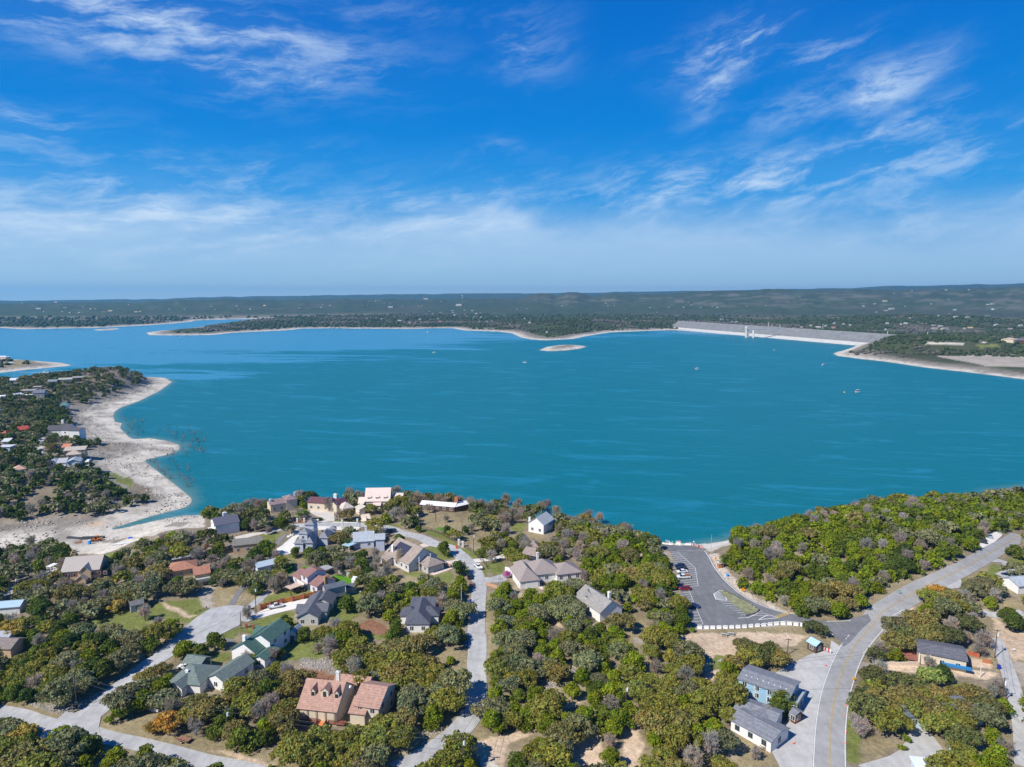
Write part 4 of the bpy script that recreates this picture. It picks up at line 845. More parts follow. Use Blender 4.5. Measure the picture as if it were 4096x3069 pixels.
PBR = roofm((.40,.44,.48))
house('pale blue-grey roofed house with a light blue patio roof', [Bk(P('t',1430,690), P('t',1890,655), 3.3, 13, 'x', 2.8), Bk(P('t',1890,640), P('t',2110,628), 5.6, 7, 'x', 1.8, ws='r'), Bk(P('t',1198,742), P('t',1350,780), 2.7, 6.5, 'flat', 0, open=1, rm=metalm((.42,.60,.68)), o=.2)],
 PBR, wallm((.52,.55,.66)), chim=[(6.2, 8.3, 8.2, 1.0, CHW)], land='the pale blue-roofed house')
BRR = roofm((.33,.27,.23)); STN = stonem((.44,.43,.42))
def solar_extra(root):
    k = 5.6/8.2
    for (x0, x1, y0, y1) in ((3.4, 12.6, 4.3, 6.7), (3.4, 7.0, 3.0, 4.2), (7.7, 12.4, 1.9, 4.2)):
        m = MB(); m.add([(x0,y0,3.72+y0*k+.12),(x1,y0,3.72+y0*k+.12),(x1,y1,3.72+y1*k+.12),(x0,y1,3.72+y1*k+.12),(x0,y0,3.72+y0*k),(x1,y0,3.72+y0*k),(x1,y1,3.72+y1*k),(x0,y1,3.72+y1*k)], [(0,1,2,3),(7,6,5,4),(0,4,5,1),(1,5,6,2),(2,6,7,3),(3,7,4,0)])
        m.build('solar_panel', mat('solar_cells', (.05,.05,.07), .25, .15, 3., spec=.6), root)
    m = MB(); m.box(18.6, 20.4, 4.5, 12, 2.7, 2.85); m.build('balcony', mat('redwood', (.2,.07,.045)), root)
    m = MB(); m.box(20.2, 20.5, 4.8, 5.1, 0, 6.2); m.box(20.2, 20.5, 11, 11.3, 0, 6.2); m.build('post', TRIM, root)
    m = MB(); m.tube((1.8, 1.2, 4.6), (1.8,1.2,5.2), .05); m.tube((1.8,1.2,5.2), (1.6,1.0,5.3), .5, .4, 10); m.build('satellite_dish', TRIM, root)
house('steep brown-roofed house with solar panels and stone gable', [Bk(P('w',108,652), None, 3.5, 16.4, 'x', 5.6, a=-46, w=19.2, ws='f'), dict(x=1, y=-3.2, w=6, d=4, h=2.7, k='shed', r=1, win=0)], BRR, stonem((.58,.56,.54)), chim=[(4.2, 2.2, 8.0, 1.2, WW)], land='the solar panel house', extra=solar_extra)
house('square brown-roofed garage with white front wall and hipped roof', [Bk(P('w',945,858), P('w',1325,1055), 2.9, 9.2, 'hip', 2.3, ws='f')], BRR, STN, cat='garage', name='garage', land='the hipped garage')
TAR = mat('mottled_shingle', (.31,.262,.24), .9, .3, 2.6, detail=9)
def tgt(root):
    m = MB(); m.box(3.0, 8.2, .3, .42, 0, 2.4); m.build('garage_door', plain((.80,.80,.78)), root)
house('large mottled brown hip-roofed house with white garage door', [Bk(P('x',530,790), P('x',885,748), 3.2, 16, 'hip', 4.3, ws=''), dict(x=6.5, y=4.5, w=14, d=14, h=3.4, k='hip', r=4.2, ws='f'), dict(x=17.0, y=2.5, w=12, d=12, h=3.3, k='hip', r=2.8, ws='f'), dict(x=3, y=14, w=9, d=7, h=3.3, k='hip', r=2.2, win=0)],
 TAR, WW, chim=[(13.2, 16.5, 8.6, .9, CHW)], land='the big mottled-brown-roofed house', extra=tgt)
house('brown-roofed house with dark navy gable wall', [Bk(P('x',560,312), P('x',820,367), 3.1, 9.5, 'x', 1.9, ws='r'), Bk(P('x',700,215), P('x',860,215), 3.0, 7, 'hip', 1.8, win=0)], roofm((.32,.255,.22)), wallm((.035,.06,.10)), land='the navy-walled house')
GYR = roofm((.30,.285,.265))
house('grey-roofed white house half hidden in juniper woods', [Bk(P('x',1430,1010), None, 3.6, 11, 'x', 3.6, a=-62, w=17.5, win=0), Bk(P('x',1690,1175), P('x',1985,1155), 3.4, 7, 'x', 2.6, ws='f'), Bk(P('x',1600,1015), P('x',1738,1015), 5.8, 5, 'hip', 1.4, ws='f')], GYR, WW, chim=[(11.5, 8.6, 8.0, 1.1, CHW)], land='the grey-roofed woodland house')
PNK = metalm((.74,.60,.52)); PKW = wallm((.72,.62,.52))
def mansion(root):
    for cx in (2.7, 7.2, 11.7):
        t = empty('dormer', (cx-1.3, 1.2, 5.2)); t.parent = root
        wl, rf = block_meshes(2.6, 3.6, 0, 1.7, 'shed', 1.6, .25, .1); wl.build('dormer_wall', PKW, t); rf.build('dormer_roof', PNK, t); m = MB(); m.box(.55, 2.05, .12, .27, .3, 1.5); m.build('pane', GLASS, t)
    t = empty('dormer', (2.2, 4.3, 8.3)); t.parent = root; wl, rf = block_meshes(1.3, 2.0, 0, .9, 'shed', .8, .15, .08); wl.build('dormer_wall', PKW, t); rf.build('dormer_roof', PNK, t)
house('tall pink metal-roofed mansion with three shed dormers by the lake', [Bk(P('y',1290,392), P('y',1812,384), 4.8, 13, 'x', 6.2, ws='f'), Bk(P('y',1157,434), P('y',1290,434), 3.9, 7, 'x', 2.9, ws='f'), Bk(P('y',1865,292), P('y',2070,292), 6, 6, 'x', 1.4, win=0), Bk(P('y',1447,472), P('y',1620,474), 3.0, 2.6, 'shed', 1.2, ws='')],
 PNK, PKW, land='the pink-roofed mansion', extra=mansion)
house('pale beige hip-roofed outbuilding left of the pink mansion', [Bk(P('y',850,545), P('y',1095,500), 3.0, 8, 'hip', 2.6, ws='f'), Bk(P('y',1095,500), P('y',1190,560), 3, 4, 'shed', 1.4, win=0)], roofm((.56,.50,.43)), PKW, cat='outbuilding', name='outbuilding')
house('cream house with long maroon metal roof by the lake', [Bk(P('y',130,403), P('y',590,432), 4.6, 9.5, 'x', 2.0, ws='f'), Bk(P('y',585,445), P('y',735,470), 4.2, 10, 'y', 2.0, ws=''), Bk(P('y',735,428), P('y',905,410), 3.9, 8.5, 'x', 1.9, ws='f')], metalm((.17,.075,.085)), CREAM, chim=[(14.2, 7.4, 8.2, 1.9, CHW)], land='the maroon-roofed house')
def shorewin(root):
    m = MB(); m.box(-2.2, .4, 1, 9, 2.2, 2.4); m.build('deck', TRIM, root)
house('dark slate-roofed house with white gable beside the cove', [Bk(P('d',212,557), P('d',488,508), 5.2, 12.5, 'x', 2.6, ws='l')], metalm((.13,.13,.165)), WW, chim=[(6.6, 7.6, 9.3, 1.9, CHW)], land='the dark-roofed cove house', extra=shorewin)
house('long grey-brown roofed ranch house with brick wall among bare trees', [Bk(P('d',398,772), P('d',728,738), 4.0, 9.5, 'x', 1.8, ws='f')], roofm((.21,.20,.175)), TANW, land='the grey-brown ranch house')
house('mauve-roofed lakeside house mostly behind oaks', [Bk(P('d',808,332), P('d',1062,292), 4.5, 9, 'x', 2.0, ws='f'), dict(x=8.5, y=-.6, w=7, d=9, h=6, k='hip', r=1.7, win=0)], roofm((.27,.20,.20)), CREAM, chim=[(1.2, 3, 7.3, 1.1, CHW), (15, 4, 9, 1., CHW)], land='the mauve lakeside roof')
house('house with weathered pale blue metal roof under oaks', [Bk(P('d',668,1010), P('d',905,955), 3.2, 7, 'x', 1.1, ws='f')], metalm((.46,.54,.60)), wallm((.60,.64,.68)), land='the pale blue metal-roofed house')
TER = roofm((.42,.20,.13))
house('terracotta-roofed house with grey shed roof under bare oaks', [Bk(P('b',1778,925), P('b',2135,868), 3.2, 10.5, 'hip', 2.1, ws='f'), Bk(P('b',1825,795), P('b',2062,745), 3.4, 3.4, 'flat', 0, win=0, rm=metalm((.50,.50,.49)))], TER, TANW, land='the terracotta-roofed house')
house('small terracotta-roofed house with grey balcony wall', [Bk(P('b',2088,957), P('d',172,1058), 4.6, 9, 'x', 2.0, ws='f')], TER, TANW, land='the small terracotta-roofed house', extra=lambda r: MB_box(r, 'balcony', (.6, 6.6, -1.4, .4, 2.0, 3.2), mat('grey_boards', (.42,.42,.38))))
BEI = metalm((.46,.41,.36))
def inn(root):
    SH = plain((.20,.05,.035), nm='shutter_red')
    for x in (1.2, 3.2, 5.2, 12.3, 14.6, 17.0):
        for zz in ((3.1,) if x < 6 else (3.1, .6)):
            add_window(root, x, .45, zz, 'f', .9, 1.3); m = MB(); m.box(x-.95, x-.62, .36, .46, zz, zz+1.3); m.box(x+.62, x+.95, .36, .46, zz, zz+1.3); m.build('shutter', SH, root)
house('large beige metal-roofed house with red shutters and entry gable', [Bk(P('b',648,922), P('b',1075,888), 5.4, 13, 'x', 4.2, win=0), dict(x=7.2, y=-1.6, w=5.2, d=7, h=5.2, k='y', r=2.6, win=0), dict(x=6.6, y=-4.2, w=4.6, d=3.6, h=2.7, k='y', r=1.9, win=0)], BEI, TANW, land='the large beige-roofed house', extra=inn)
house('small dark grey-roofed shed among oaks left of the cul-de-sac', [Bk(P('b',1400,1292), P('b',1560,1255), 2.6, 4.5, 'x', 1.2, o=.3)], roofm((.17,.165,.165)), wallm((.45,.44,.42)), cat='shed', name='shed', land='the dark grey shed')
house('brown-roofed house with dark eaves at the left edge', [Bk(P('c',-160,345), P('c',115,352), 3.0, 8, 'x', 1.8, win=0)], roofm((.24,.20,.18)), TANW, land='the left-edge brown roof', cat='house')
house('grey-blue roofed house beside yellow oak at left edge', [Bk(P('c',-160,240), P('c',80,245), 3.2, 6, 'x', 1.6, win=0)], roofm((.36,.38,.42)), WW)
house('long low pale blue metal-roofed building at the left edge', [Bk(P('b',-150,1320), P('b',215,1290), 3.0, 7, 'x', 1.2, win=0)], metalm((.45,.60,.68)), WW, land='the pale blue left-edge roof')
SL2 = roofm((.10,.105,.13))
house('dark slate hip-roofed white house left of the street', [Bk(P('f',155,1482), P('f',432,1480), 3.2, 21, 'hip', 2.6, ws='f'), dict(x=-2.8, y=6.5, w=7, d=7, h=3.2, k='hip', r=2.2, win=0), dict(x=4.5, y=6.5, w=7.5, d=7, h=3.2, k='hip', r=2.2, ws='r'), dict(x=.2, y=14, w=9.6, d=8, h=3.25, k='x', r=2.2, ws='')], SL2, WW, land='the dark slate-roofed white house')
house('long low white metal-roofed lake house with tall brick chimney', [Bk(P('f',318,186), P('f',700,216), 3.0, 8, 'x', 1.3, ws='f'), Bk(P('f',712,214), P('f',858,180), 3.0, 7, 'x', 1.2, ws='r')], metalm((.82,.80,.79)), wallm((.12,.07,.05)), chim=[(20.5, 5, 7.5, 1.9, BRICK)], land='the white-roofed lake house')
house('white gabled house with pale grey roofs near the lake edge', [Bk(P('f',1484,382), None, 4.8, 12, 'y', 3.4, a=-30, w=9.5, ws='f'), Bk(P('f',1588,388), None, 3.2, 9, 'y', 2.0, a=-30, w=7.5, ws='f')], roofm((.44,.46,.47)), WW, chim=[(.4, 1.6, 7.4, 1.0, CHW)], land='the white gabled lake house')
MOT = roofm((.215,.225,.25)); MBL = wallm((.28,.46,.60))
def motel(root):
    L_ = None
    p = [c for c in root.children if c.name.startswith('roof')][0]; mx = max(v.co.x for v in p.data.vertices); d = 9.6
    for k in range(8):
        m = MB(); x = 2+(mx-4)*k/7; y = 2.6; m.box(x-.12, x+.12, y-.12, y+.12, 5.3, 5.1+1.0*y/5.2+.42); m.build('roof_vent', TRIM, root)
    m = MB(); m.box(mx-.3, mx+1.9, .2, d-.2, 2.75, 2.92); m.build('balcony', mat('deck_boards', (.36,.40,.42)), root)
    m = MB(); m.box(mx+1.8, mx+1.88, .2, d-.2, 2.92, 3.8); m.build('railing', mat('deck_boards', (.36,.40,.42)), root)
    for y in (.5, 3.4, 6.6):
        m = MB(); m.box(mx+1.6, mx+1.8, y, y+.2, 0, 2.75); m.build('post', TRIM, root)
    m = MB()
    for k in range(9): m.box(mx+.2, mx+1.4, -3.2+k*.36, -2.85+k*.36, k*.3, k*.3+.1)
    m.build('staircase', mat('deck_boards', (.36,.40,.42)), root)
    for x in (1.2, 5.2, 5.6, 9, 10.2):
        m = MB(); m.box(x-.06, x+.06, .34, .42, 0, 4.9); m.build('drainpipe', TRIM, root)
house('two-storey light blue motel with long grey roof', [Bk(P('v',347,395), P('v',1462,785), 5.1, 10.4, 'x', 1.0, ws='f')], MOT, MBL, land='the blue motel', cat='motel', name='motel', extra=motel)
house('single-storey white motel wing with Z-shaped grey roof', [Bk(P('i',1120,1106), P('i',1583,1360), 3.0, 9.6, 'x', 1.2, ws='fr'), Bk(P('i',1163,992), None, 3.1, 8, 'x', 1.2, a=-38, w=12, win=0), dict(x=1.0, y=4, w=7, d=9, h=3.1, k='y', r=1.2, win=0)], MOT, WW, land='the white motel wing', cat='motel', name='motel', wincol=plain((.15,.18,.2)))
house('small dark wooden kiosk with slate roof at the motel entrance', [Bk(P('v',1435,1085), P('v',1568,1165), 2.8, 3.6, 'x', .5, o=.3, ws='fr')], MOT, mat('red_wood_wall', (.14,.045,.03), .8, .2), cat='kiosk', name='kiosk', land='the motel kiosk')
house('dark grey-roofed house with bright blue deck on the right', [Bk(P('j',1062,380), P('j',1612,487), 3.9, 11.0, 'x', 1.3, ws='f')], roofm((.14,.14,.16)), CREAM, land='the blue-decked house', extra=lambda r: (MB_box(r, 'deck', (7.0, 15.2, -.9, .5, 1.5, 2.1), plain((.03,.20,.45))), MB_box(r, 'deck', (-4.2, .4, .5, 6.5, .6, .8), mat('redwood_deck', (.30,.12,.09))), [MB_box(r, 'post', (x, x+.16, -.8, -.64, 0, 4.3), TRIM) for x in (.4, 3.5, 17.3)]))
house('low grey-roofed blue cottage hidden beneath wide oaks', [Bk(P('j',960,1085), P('j',1560,1075), 3.4, 8, 'x', 1.4, ws='f', rm=roofm((.12,.15,.19))), Bk(P('j',1690,1060), P('j',1815,1040), 3.2, 9, 'y', 1.2, win=0)], SLT, wallm((.55,.66,.74)), land='the blue cottage under oaks', keep=False)
house('small dark wooden hut with light blue metal roof', [Bk(P('i',1952,262), P('i',2062,322), 2.7, 4.4, 'x', 1.2, o=.35)], metalm((.42,.60,.70)), mat('weathered_wood', (.10,.07,.05), .9, .3, 3.), cat='hut', name='hut', land='the blue-roofed hut')
house('long pale metal-roofed shed at the bottom right edge', [Bk(P('j',1060,1672), P('j',1370,1700), 2.7, 5, 'shed', .7, win=0)], metalm((.74,.80,.80)), wallm((.55,.68,.75)), cat='shed', name='shed', land='the pale bottom-edge shed')
house('pale blue-grey roofed house cut by the right edge', [Bk(P('k',2155,1210), P('k',2330,1190), 3.2, 9, 'x', 2.0, win=0)], PBR, WW, land='the right-edge pale roof')
house('open-sided playhouse with bright blue roof', [Bk(P('q',1785,1300), P('q',1930,1330), 2.0, 1.9, 'x', .5, open=1, o=.12)], plain((.13,.27,.52)), WW, cat='playhouse', name='playhouse', land='the blue-roofed playhouse')
house('white garden shed with grey barrel-like roof', [Bk(P('q',1387,290), None, 2.9, 5.2, 'y', 1.1, a=-12, w=3.0, o=.15, ws='')], metalm((.32,.34,.37)), WW, cat='shed', name='shed', land='the white garden shed', extra=lambda r: MB_box(r, 'door', (.6, 2.4, .02, .14, 0, 1.9), plain((.10,.12,.12))))
house('small dark-roofed shed behind the yellowish oaks', [Bk(P('e',1945,690), P('e',2010,660), 2.8, 6, 'x', 1.0, o=.3, win=0)], roofm((.12,.14,.14)), WOODD, cat='shed', name='shed')
house('small white shed beside bright green lawn', [Bk(P('s',1745,560), P('s',1850,575), 2.5, 3.5, 'x', 1.0, o=.1, win=0)], metalm((.70,.73,.78)), WW, cat='shed', name='shed')
house('white-roofed fuel canopy on posts beside the gravel road', [Bk(P('b',498,858), P('b',548,862), 3.0, 4.0, 'flat', 0, open=1, o=.2)], plain((.8,.82,.84)), WW, cat='canopy', name='canopy', land='the white canopy')
# peninsula
DKR = roofm((.10,.095,.11))
def cup(root):
    m = MB(); m.box(9.5, 11.5, 8, 9.8, 10, 13.2); m.build('cupola', TRIM, root)
house('tall white house with dark roofs and round cupola on the peninsula', [Bk(P('z',870,585), P('z',1175,576), 5, 11, 'x', 3.8, win=0), Bk(P('z',1143,578), P('z',1300,580), 9.5, 12, 'x', 4.6, ws='f'), Bk(P('z',1285,585), P('z',1500,588), 11, 9, 'x', 2.0, ws='')], DKR, WW, land='the tall white peninsula house', extra=cup)
def decks(root):
    for z in (2.6, 5.4):
        MB_box(root, 'balcony', (11.6, 14.4, .8, 10, z, z+.2), TRIM)
        MB_box(root, 'railing', (14.3, 14.4, .8, 10, z+.2, z+1.1), TRIM)
    for y in (.9, 5, 9.6): MB_box(root, 'post', (14.1, 14.35, y, y+.25, -1, 5.4), TRIM)
house('white two-storey house with balconies and pale grey roof on the peninsula', [Bk(P('z',1248,1192), P('z',1515,1172), 6.2, 11, 'y', 1.9, ws='f'), Bk(P('z',1062,1202), P('z',1250,1192), 3.6, 11, 'x', 2.6, ws='f'), Bk(P('z',895,1170), P('z',1060,1165), 3.2, 8, 'hip', 1.8, ws='f')], metalm((.46,.48,.50)), WW, land='the white balcony house', extra=decks)
for lab, A, B, h, d, k, r, rc, wc, ld in (
 ('peach hip-roofed house on the lower peninsula', P('z',235,1342), P('z',500,1310), 3.4, 9, 'hip', 2.4, roofm((.58,.36,.27)), CREAM, 'the peach hip roof'),
 ('beige hip-roofed house in front of flat beige roof', P('z',1240,1052), P('z',1540,1028), 3.2, 10, 'hip', 2.6, roofm((.50,.43,.35)), CREAM, 'the beige hip roof'),
 ('flat beige-roofed house with tall posts on the peninsula', P('z',1190,972), P('z',1612,945), 5.0, 9, 'shed', 1.5, roofm((.50,.44,.37)), TANW, 'the flat beige roof'),
 ('small orange-roofed teal house on the peninsula', P('z',1150,905), P('z',1318,905), 3.4, 8, 'x', 2.4, roofm((.52,.22,.14)), wallm((.10,.22,.24)), 'the orange-roofed teal house'),
 ('bright red-roofed house among dark trees', P('z',375,580), P('z',580,552), 3.6, 11, 'x', 2.8, roofm((.50,.10,.07)), WOODD, 'the bright red roof'),
 ('orange-walled house with red roof at the left edge', P('z',20,640), P('z',120,640), 5.5, 7, 'hip', 2.2, roofm((.50,.12,.07)), wallm((.72,.32,.06)), 'the orange-walled house'),
 ('white flat-roofed house with blue side at the left edge', P('z',-60,900), P('z',190,895), 4.2, 9, 'flat', 0, plain((.60,.62,.65)), wallm((.46,.52,.62)), 'the white flat-roofed house'),
 ('white workshop behind the flat-roofed house', P('z',10,800), P('z',175,790), 3.6, 9, 'shed', 1.2, metalm((.74,.74,.72)), WW, 'the white workshop'),
 ('teal-roofed house with lookout cupola in the trees', P('z',1125,112), P('z',1315,100), 4.6, 12, 'hip', 3.4, metalm((.14,.26,.25)), WW, 'the teal-roofed house'),
 ('grey-roofed blue house on the peninsula ridge', P('a',505,345), P('a',612,342), 5.2, 12, 'x', 2.2, roofm((.24,.26,.28)), wallm((.12,.17,.24)), 'the blue ridge house'),
 ('low pale-roofed ridge house with white column', P('a',625,325), P('a',780,318), 4.6, 12, 'x', 2.0, roofm((.44,.42,.38)), CREAM, 'the pale-roofed ridge house'),
 ('long grey-roofed house near the ridge end', P('a',785,305), P('a',910,298), 5.0, 10, 'x', 1.8, roofm((.34,.33,.31)), WOODD, 'the ridge-end house'),
 ('white-roofed house behind trees on the ridge', P('a',100,330), P('a',208,325), 3.6, 11, 'x', 2.2, metalm((.80,.80,.80)), WW, 'the white ridge roof'),
 ('tan flat-roofed house among oaks', P('a',350,402), P('a',442,398), 4.0, 9, 'flat', 0, roofm((.55,.49,.40)), CREAM, 'the tan flat roof'),
 ('dark grey gabled house with tall chimney', P('a',345,470), P('a',478,465), 7.6, 12, 'x', 3.2, roofm((.17,.18,.21)), stonem((.42,.40,.37)), 'the dark grey gabled house'),
 ('long grey flat-roofed house behind grey gabled house', P('a',230,445), P('a',380,440), 4.0, 12, 'x', 1.4, roofm((.30,.29,.27)), TANW, 'the long grey flat roof'),
 ('pale blue-walled house with white roof', P('a',150,495), P('a',262,478), 3.6, 9, 'x', 1.8, metalm((.74,.78,.80)), wallm((.30,.52,.62)), 'the pale blue-walled house'),
 ('white flat-roofed wing beside grey gabled house', P('a',272,490), P('a',382,482), 3.6, 7, 'flat', 0, plain((.78,.78,.76)), WW, 'the white flat-roofed wing'),
 ('white-roofed house at the far left edge', P('a',-90,512), P('a',48,508), 3.6, 9, 'x', 1.6, metalm((.78,.79,.80)), WW, 'the far left white roof'),
 ('small white building at the left edge by a lawn', P('a',-60,652), P('a',34,648), 3.4, 7, 'flat', 0, plain((.72,.76,.78)), wallm((.35,.55,.62)), 'the small edge building'),
 ('terracotta roof under oaks near the ridge', P('a',312,302), P('a',368,300), 3.2, 8, 'hip', 1.6, roofm((.40,.20,.14)), CREAM, 'the small terracotta ridge roof')):
    house(lab, [Bk(A, B, h, d, k, r, ws='f' if h > 3 else '')], rc, wc, land=ld)
house('white-walled house with pillared porch on the far spit', [Bk(P('a',-60,78), P('a',62,80), 6, 12, 'hip', 2.4, ws='f')], metalm((.66,.68,.72)), CREAM, land='the far spit house')
house('small white hut on the sandy spit', [Bk(P('a',95,142), P('a',140,140), 3.2, 6, 'x', 1.4, win=0)], metalm((.70,.69,.66)), WW, cat='hut', name='hut')
house('long tan-roofed building on the right headland', [Bk(P('p',2012,556), P('p',2122,562), 6, 22, 'hip', 4, win=0)], roofm((.48,.36,.28)), CREAM, land='the tan headland building')
house('long dark mauve-roofed building at the right headland edge', [Bk(P('p',2122,562), P('p',2300,572), 6, 18, 'x', 4, win=0)], roofm((.16,.13,.17)), WOODD, land='the dark headland building')
# ---------------------------------------------------------------- vehicles
PAINTM = mat('car_paint', (.5,.5,.5), .3, .03, 2., objcol=True, spec=.6); CGL = mat('car_glass', (.02,.025,.03), .06, .05, 1., spec=.9); CHR = plain((.5,.5,.5), .3, .8, 'chrome')
def yprism(prof, y0, y1, mb=None):
    m = MB(); m.xprism(prof, y0, y1); m.v = [(q[1], q[0], q[2]) for q in m.v]; m.f = [f[::-1] for f in m.f]
    if mb is None: return m
    b = len(mb.v); mb.v += m.v; mb.f += [tuple(i+b for i in f) for f in m.f]; mb.m += m.m; return mb
def make_car(kind):
    t = empty('parked_car' if kind != 'pickup' else 'pickup_truck'); Wd = 1.9 if kind == 'pickup' else 1.78; L_ = dict(pickup=5.7, sedan=4.7, suv=4.8)[kind]; h = L_/2; y0, y1 = -Wd/2, Wd/2
    B_ = MB()
    if kind == 'pickup':
        yprism([(-h,.45),(h-.1,.45),(h,.6),(h-.05,.95),(h-1.35,1.08),(-.55,1.08),(-.6,.62),(-h+.08,.62),(-h,.5)], y0, y1, B_)
        yprism([(-h,.6),(-.55,.6),(-.55,1.1),(-h,1.1)], y0, y0+.12, B_); yprism([(-h,.6),(-.55,.6),(-.55,1.1),(-h,1.1)], y1-.12, y1, B_); B_.box(-h, -h+.08, y0+.12, y1-.12, .6, 1.1)
        gp = [(-.62,1.06),(1.55,1.06),(.75,1.70),(-.45,1.70)]; rp = [(-.5,1.69),(.78,1.69),(.7,1.77),(-.42,1.77)]
    elif kind == 'sedan':
        yprism([(-h,.35),(h-.1,.35),(h,.5),(h-.1,.78),(h-1.25,.95),(-h+.9,1.0),(-h+.05,.9)], y0, y1, B_); gp = [(-1.65,.96),(1.25,.94),(.45,1.38),(-.95,1.38)]; rp = [(-.95,1.37),(.48,1.37),(.4,1.44),(-.85,1.44)]
    else:
        yprism([(-h,.4),(h-.1,.4),(h,.55),(h-.08,.95),(h-1.2,1.08),(-h+.02,1.1)], y0, y1, B_); gp = [(-h+.12,1.08),(1.35,1.06),(.6,1.62),(-h+.4,1.62)]; rp = [(-h+.36,1.61),(.65,1.61),(.55,1.7),(-h+.5,1.7)]
    b = B_.build('body', PAINTM, t); yprism(gp, y0+.1, y1-.1).build('window', CGL, t); yprism(rp, y0+.14, y1-.14).build('roof', PAINTM, t)
    for sx in (-h+.95, h-.95):
        for sy in (y0+.02, y1-.02):
            m = MB(); m.tube((sx, sy-.12, .36), (sx, sy+.12, .36), .37, n=14); w = m.build('wheel', RUB, t); m = MB(); m.tube((sx, sy-.14, .36), (sx, sy+.14, .36), .2, n=10); m.build('rim', CHR, w)
    for sy in (y0+.3, y1-.3):
        m = MB(); m.box(h-.1, h+.02, sy-.18, sy+.18, .66, .82); m.build('headlight', TRIM, t)
        m = MB(); m.box(-h-.02, -h+.08, sy-.14, sy+.14, .72, .95); m.build('tail_light', plain((.35,.02,.02), .4), t)
    return t
_cars = {}
def car(kind, px, hd, col, label, zoff=0., land=None, load=None, group=None):
    x, y, z = ground(px[0], px[1], .8)
    if kind not in _cars: t = _cars[kind] = make_car(kind)
    else: t = copy_tree(_cars[kind])
    t.location = (x, y, z+.17+zoff); t.rotation_euler = (0, 0, R(hd))
    for c in t.children: c.color = tuple(col)+(1,)
    tagit(t, label, 'pickup' if kind == 'pickup' else 'car', group)
    OBST.append(np.array([[x-3,y-3],[x+3,y-3],[x+3,y+3],[x-3,y+3]])); KEEP.append(np.array([(px[0]-25,px[1]-18),(px[0]+25,px[1]-18),(px[0]+25,px[1]+18),(px[0]-25,px[1]+18)]))
    if land: LAND.append((px[0], px[1], land))
    return t
lotg = 'vehicles parked in the boat ramp lot'
cw = (.80,.80,.80)
car('pickup', P('d',870,1416), 24, cw, 'white pickup with covered bed on the white driveway by the orange fence', land='the white driveway pickup')
car('pickup', P('f',598,836), 158, (.42,.28,.20), 'tan pickup on the pink driveway beside the hipped garage', land='the tan pickup')
car('pickup', P('f',955,853), 118, cw, 'white pickup parked along the right side of the central street', land='the roadside white pickup')
car('pickup', P('f',858,955), 96, (.02,.02,.025), 'black pickup towing a small trailer at the kerb', land='the black pickup')
car('suv', P('f',18,468), 165, (.02,.05,.12), 'dark blue car on the street beside the bare round tree')
car('sedan', P('s',455,805), 20, (.015,.015,.02), 'black car in the shade under the peach carport')
car('pickup', P('r',780,500), 172, cw, 'white truck sheltered under the green-roofed carport')
car('suv', P('h',1022,577), 182, (.02,.025,.05), 'black car nearest the ramp, half under the trees', group=lotg)
car('suv', P('h',1040,605), 182, (.015,.02,.05), 'dark navy car between black car and white sedan', group=lotg)
car('sedan', P('h',1050,634), 190, cw, 'white sedan parked in the bay above the white pickup', group=lotg)
pk = car('pickup', P('h',1062,694), 184, cw, 'white pickup with a brown load in its bed', group=lotg)
m = MB(); m.box(-2.7, -.7, -.75, .75, 1.0, 1.55); m.build('load', mat('brown_load', (.30,.13,.06), .9, .3, 3.), pk)
car('suv', P('h',1075,820), 178, (.22,.01,.02), 'dark red wagon parked alone halfway along the bays', group=lotg, land='the dark red car')
car('suv', P('h',1170,1008), -12, (.01,.04,.16), 'blue hatchback parked nearest the white barriers', group=lotg, land='the blue lot car')
car('sedan', P('k',1840,657), 70, (.30,.42,.48), 'silver-blue car on the white gravel lay-by', land='the silver-blue car')
car('suv', P('k',1748,715), 150, (.03,.03,.035), 'black car half hidden by trees at the lay-by')
car('pickup', P('b',512,935), 15, (.45,.48,.50), 'silver pickup beside the white canopy on the gravel road', land='the silver pickup')
car('suv', P('z',805,950), 10, (.5,.5,.52), 'pale car with black windows on the peninsula driveway')
def trailer(px, hd, s, label, mcol):
    x, y, z = ground(px[0], px[1], .5); t = empty('flatbed_trailer', (x, y, z+.12), R(hd)); tagit(t, label, 'trailer')
    m = MB(); m.box(-1.9*s, 1.9*s, -1.0*s, 1.0*s, .55, .65); m.build('bed', mcol, t)
    m = MB()
    for a in (-1.0*s, .96*s): m.box(-1.9*s, 1.9*s, a, a+.05, 1.0, 1.06); [m.box(k*s, k*s+.05, a, a+.05, .65, 1.0) for k in (-1.9,-1.,0.,1.,1.85)]
    m.build('rail', plain((.04,.03,.03), .6, nm='dark_steel'), t)
    m = MB(); m.tube((1.9*s, .6*s, .55), (3.1*s, 0, .5), .05); m.tube((1.9*s, -.6*s, .55), (3.1*s, 0, .5), .05); m.build('drawbar', bpy.data.materials['dark_steel'], t)
    for sy in (-1.1*s, 1.1*s):
        m = MB(); m.tube((-.2, sy-.1, .33), (-.2, sy+.1, .33), .34, n=12); w = m.build('wheel', RUB, t); m = MB(); m.tube((-.2, sy-.12, .33), (-.2, sy+.12, .33), .18, n=8); m.build('rim', TRIM, w)
    KEEP.append(np.array([(px[0]-22,px[1]-15),(px[0]+22,px[1]-15),(px[0]+22,px[1]+15),(px[0]-22,px[1]+15)])); LAND.append((px[0], px[1], 'the '+label.split(' on')[0].split(' behind')[0]))
trailer(P('c',1985,1322), 160, 1.0, 'brown utility trailer on the dry verge', mat('rusty_boards', (.28,.15,.10), .9, .2, 3.))
trailer(P('f',880,1045), 96, .9, 'brown flatbed trailer behind the black pickup', mat('rusty_boards', (.28,.15,.10)))
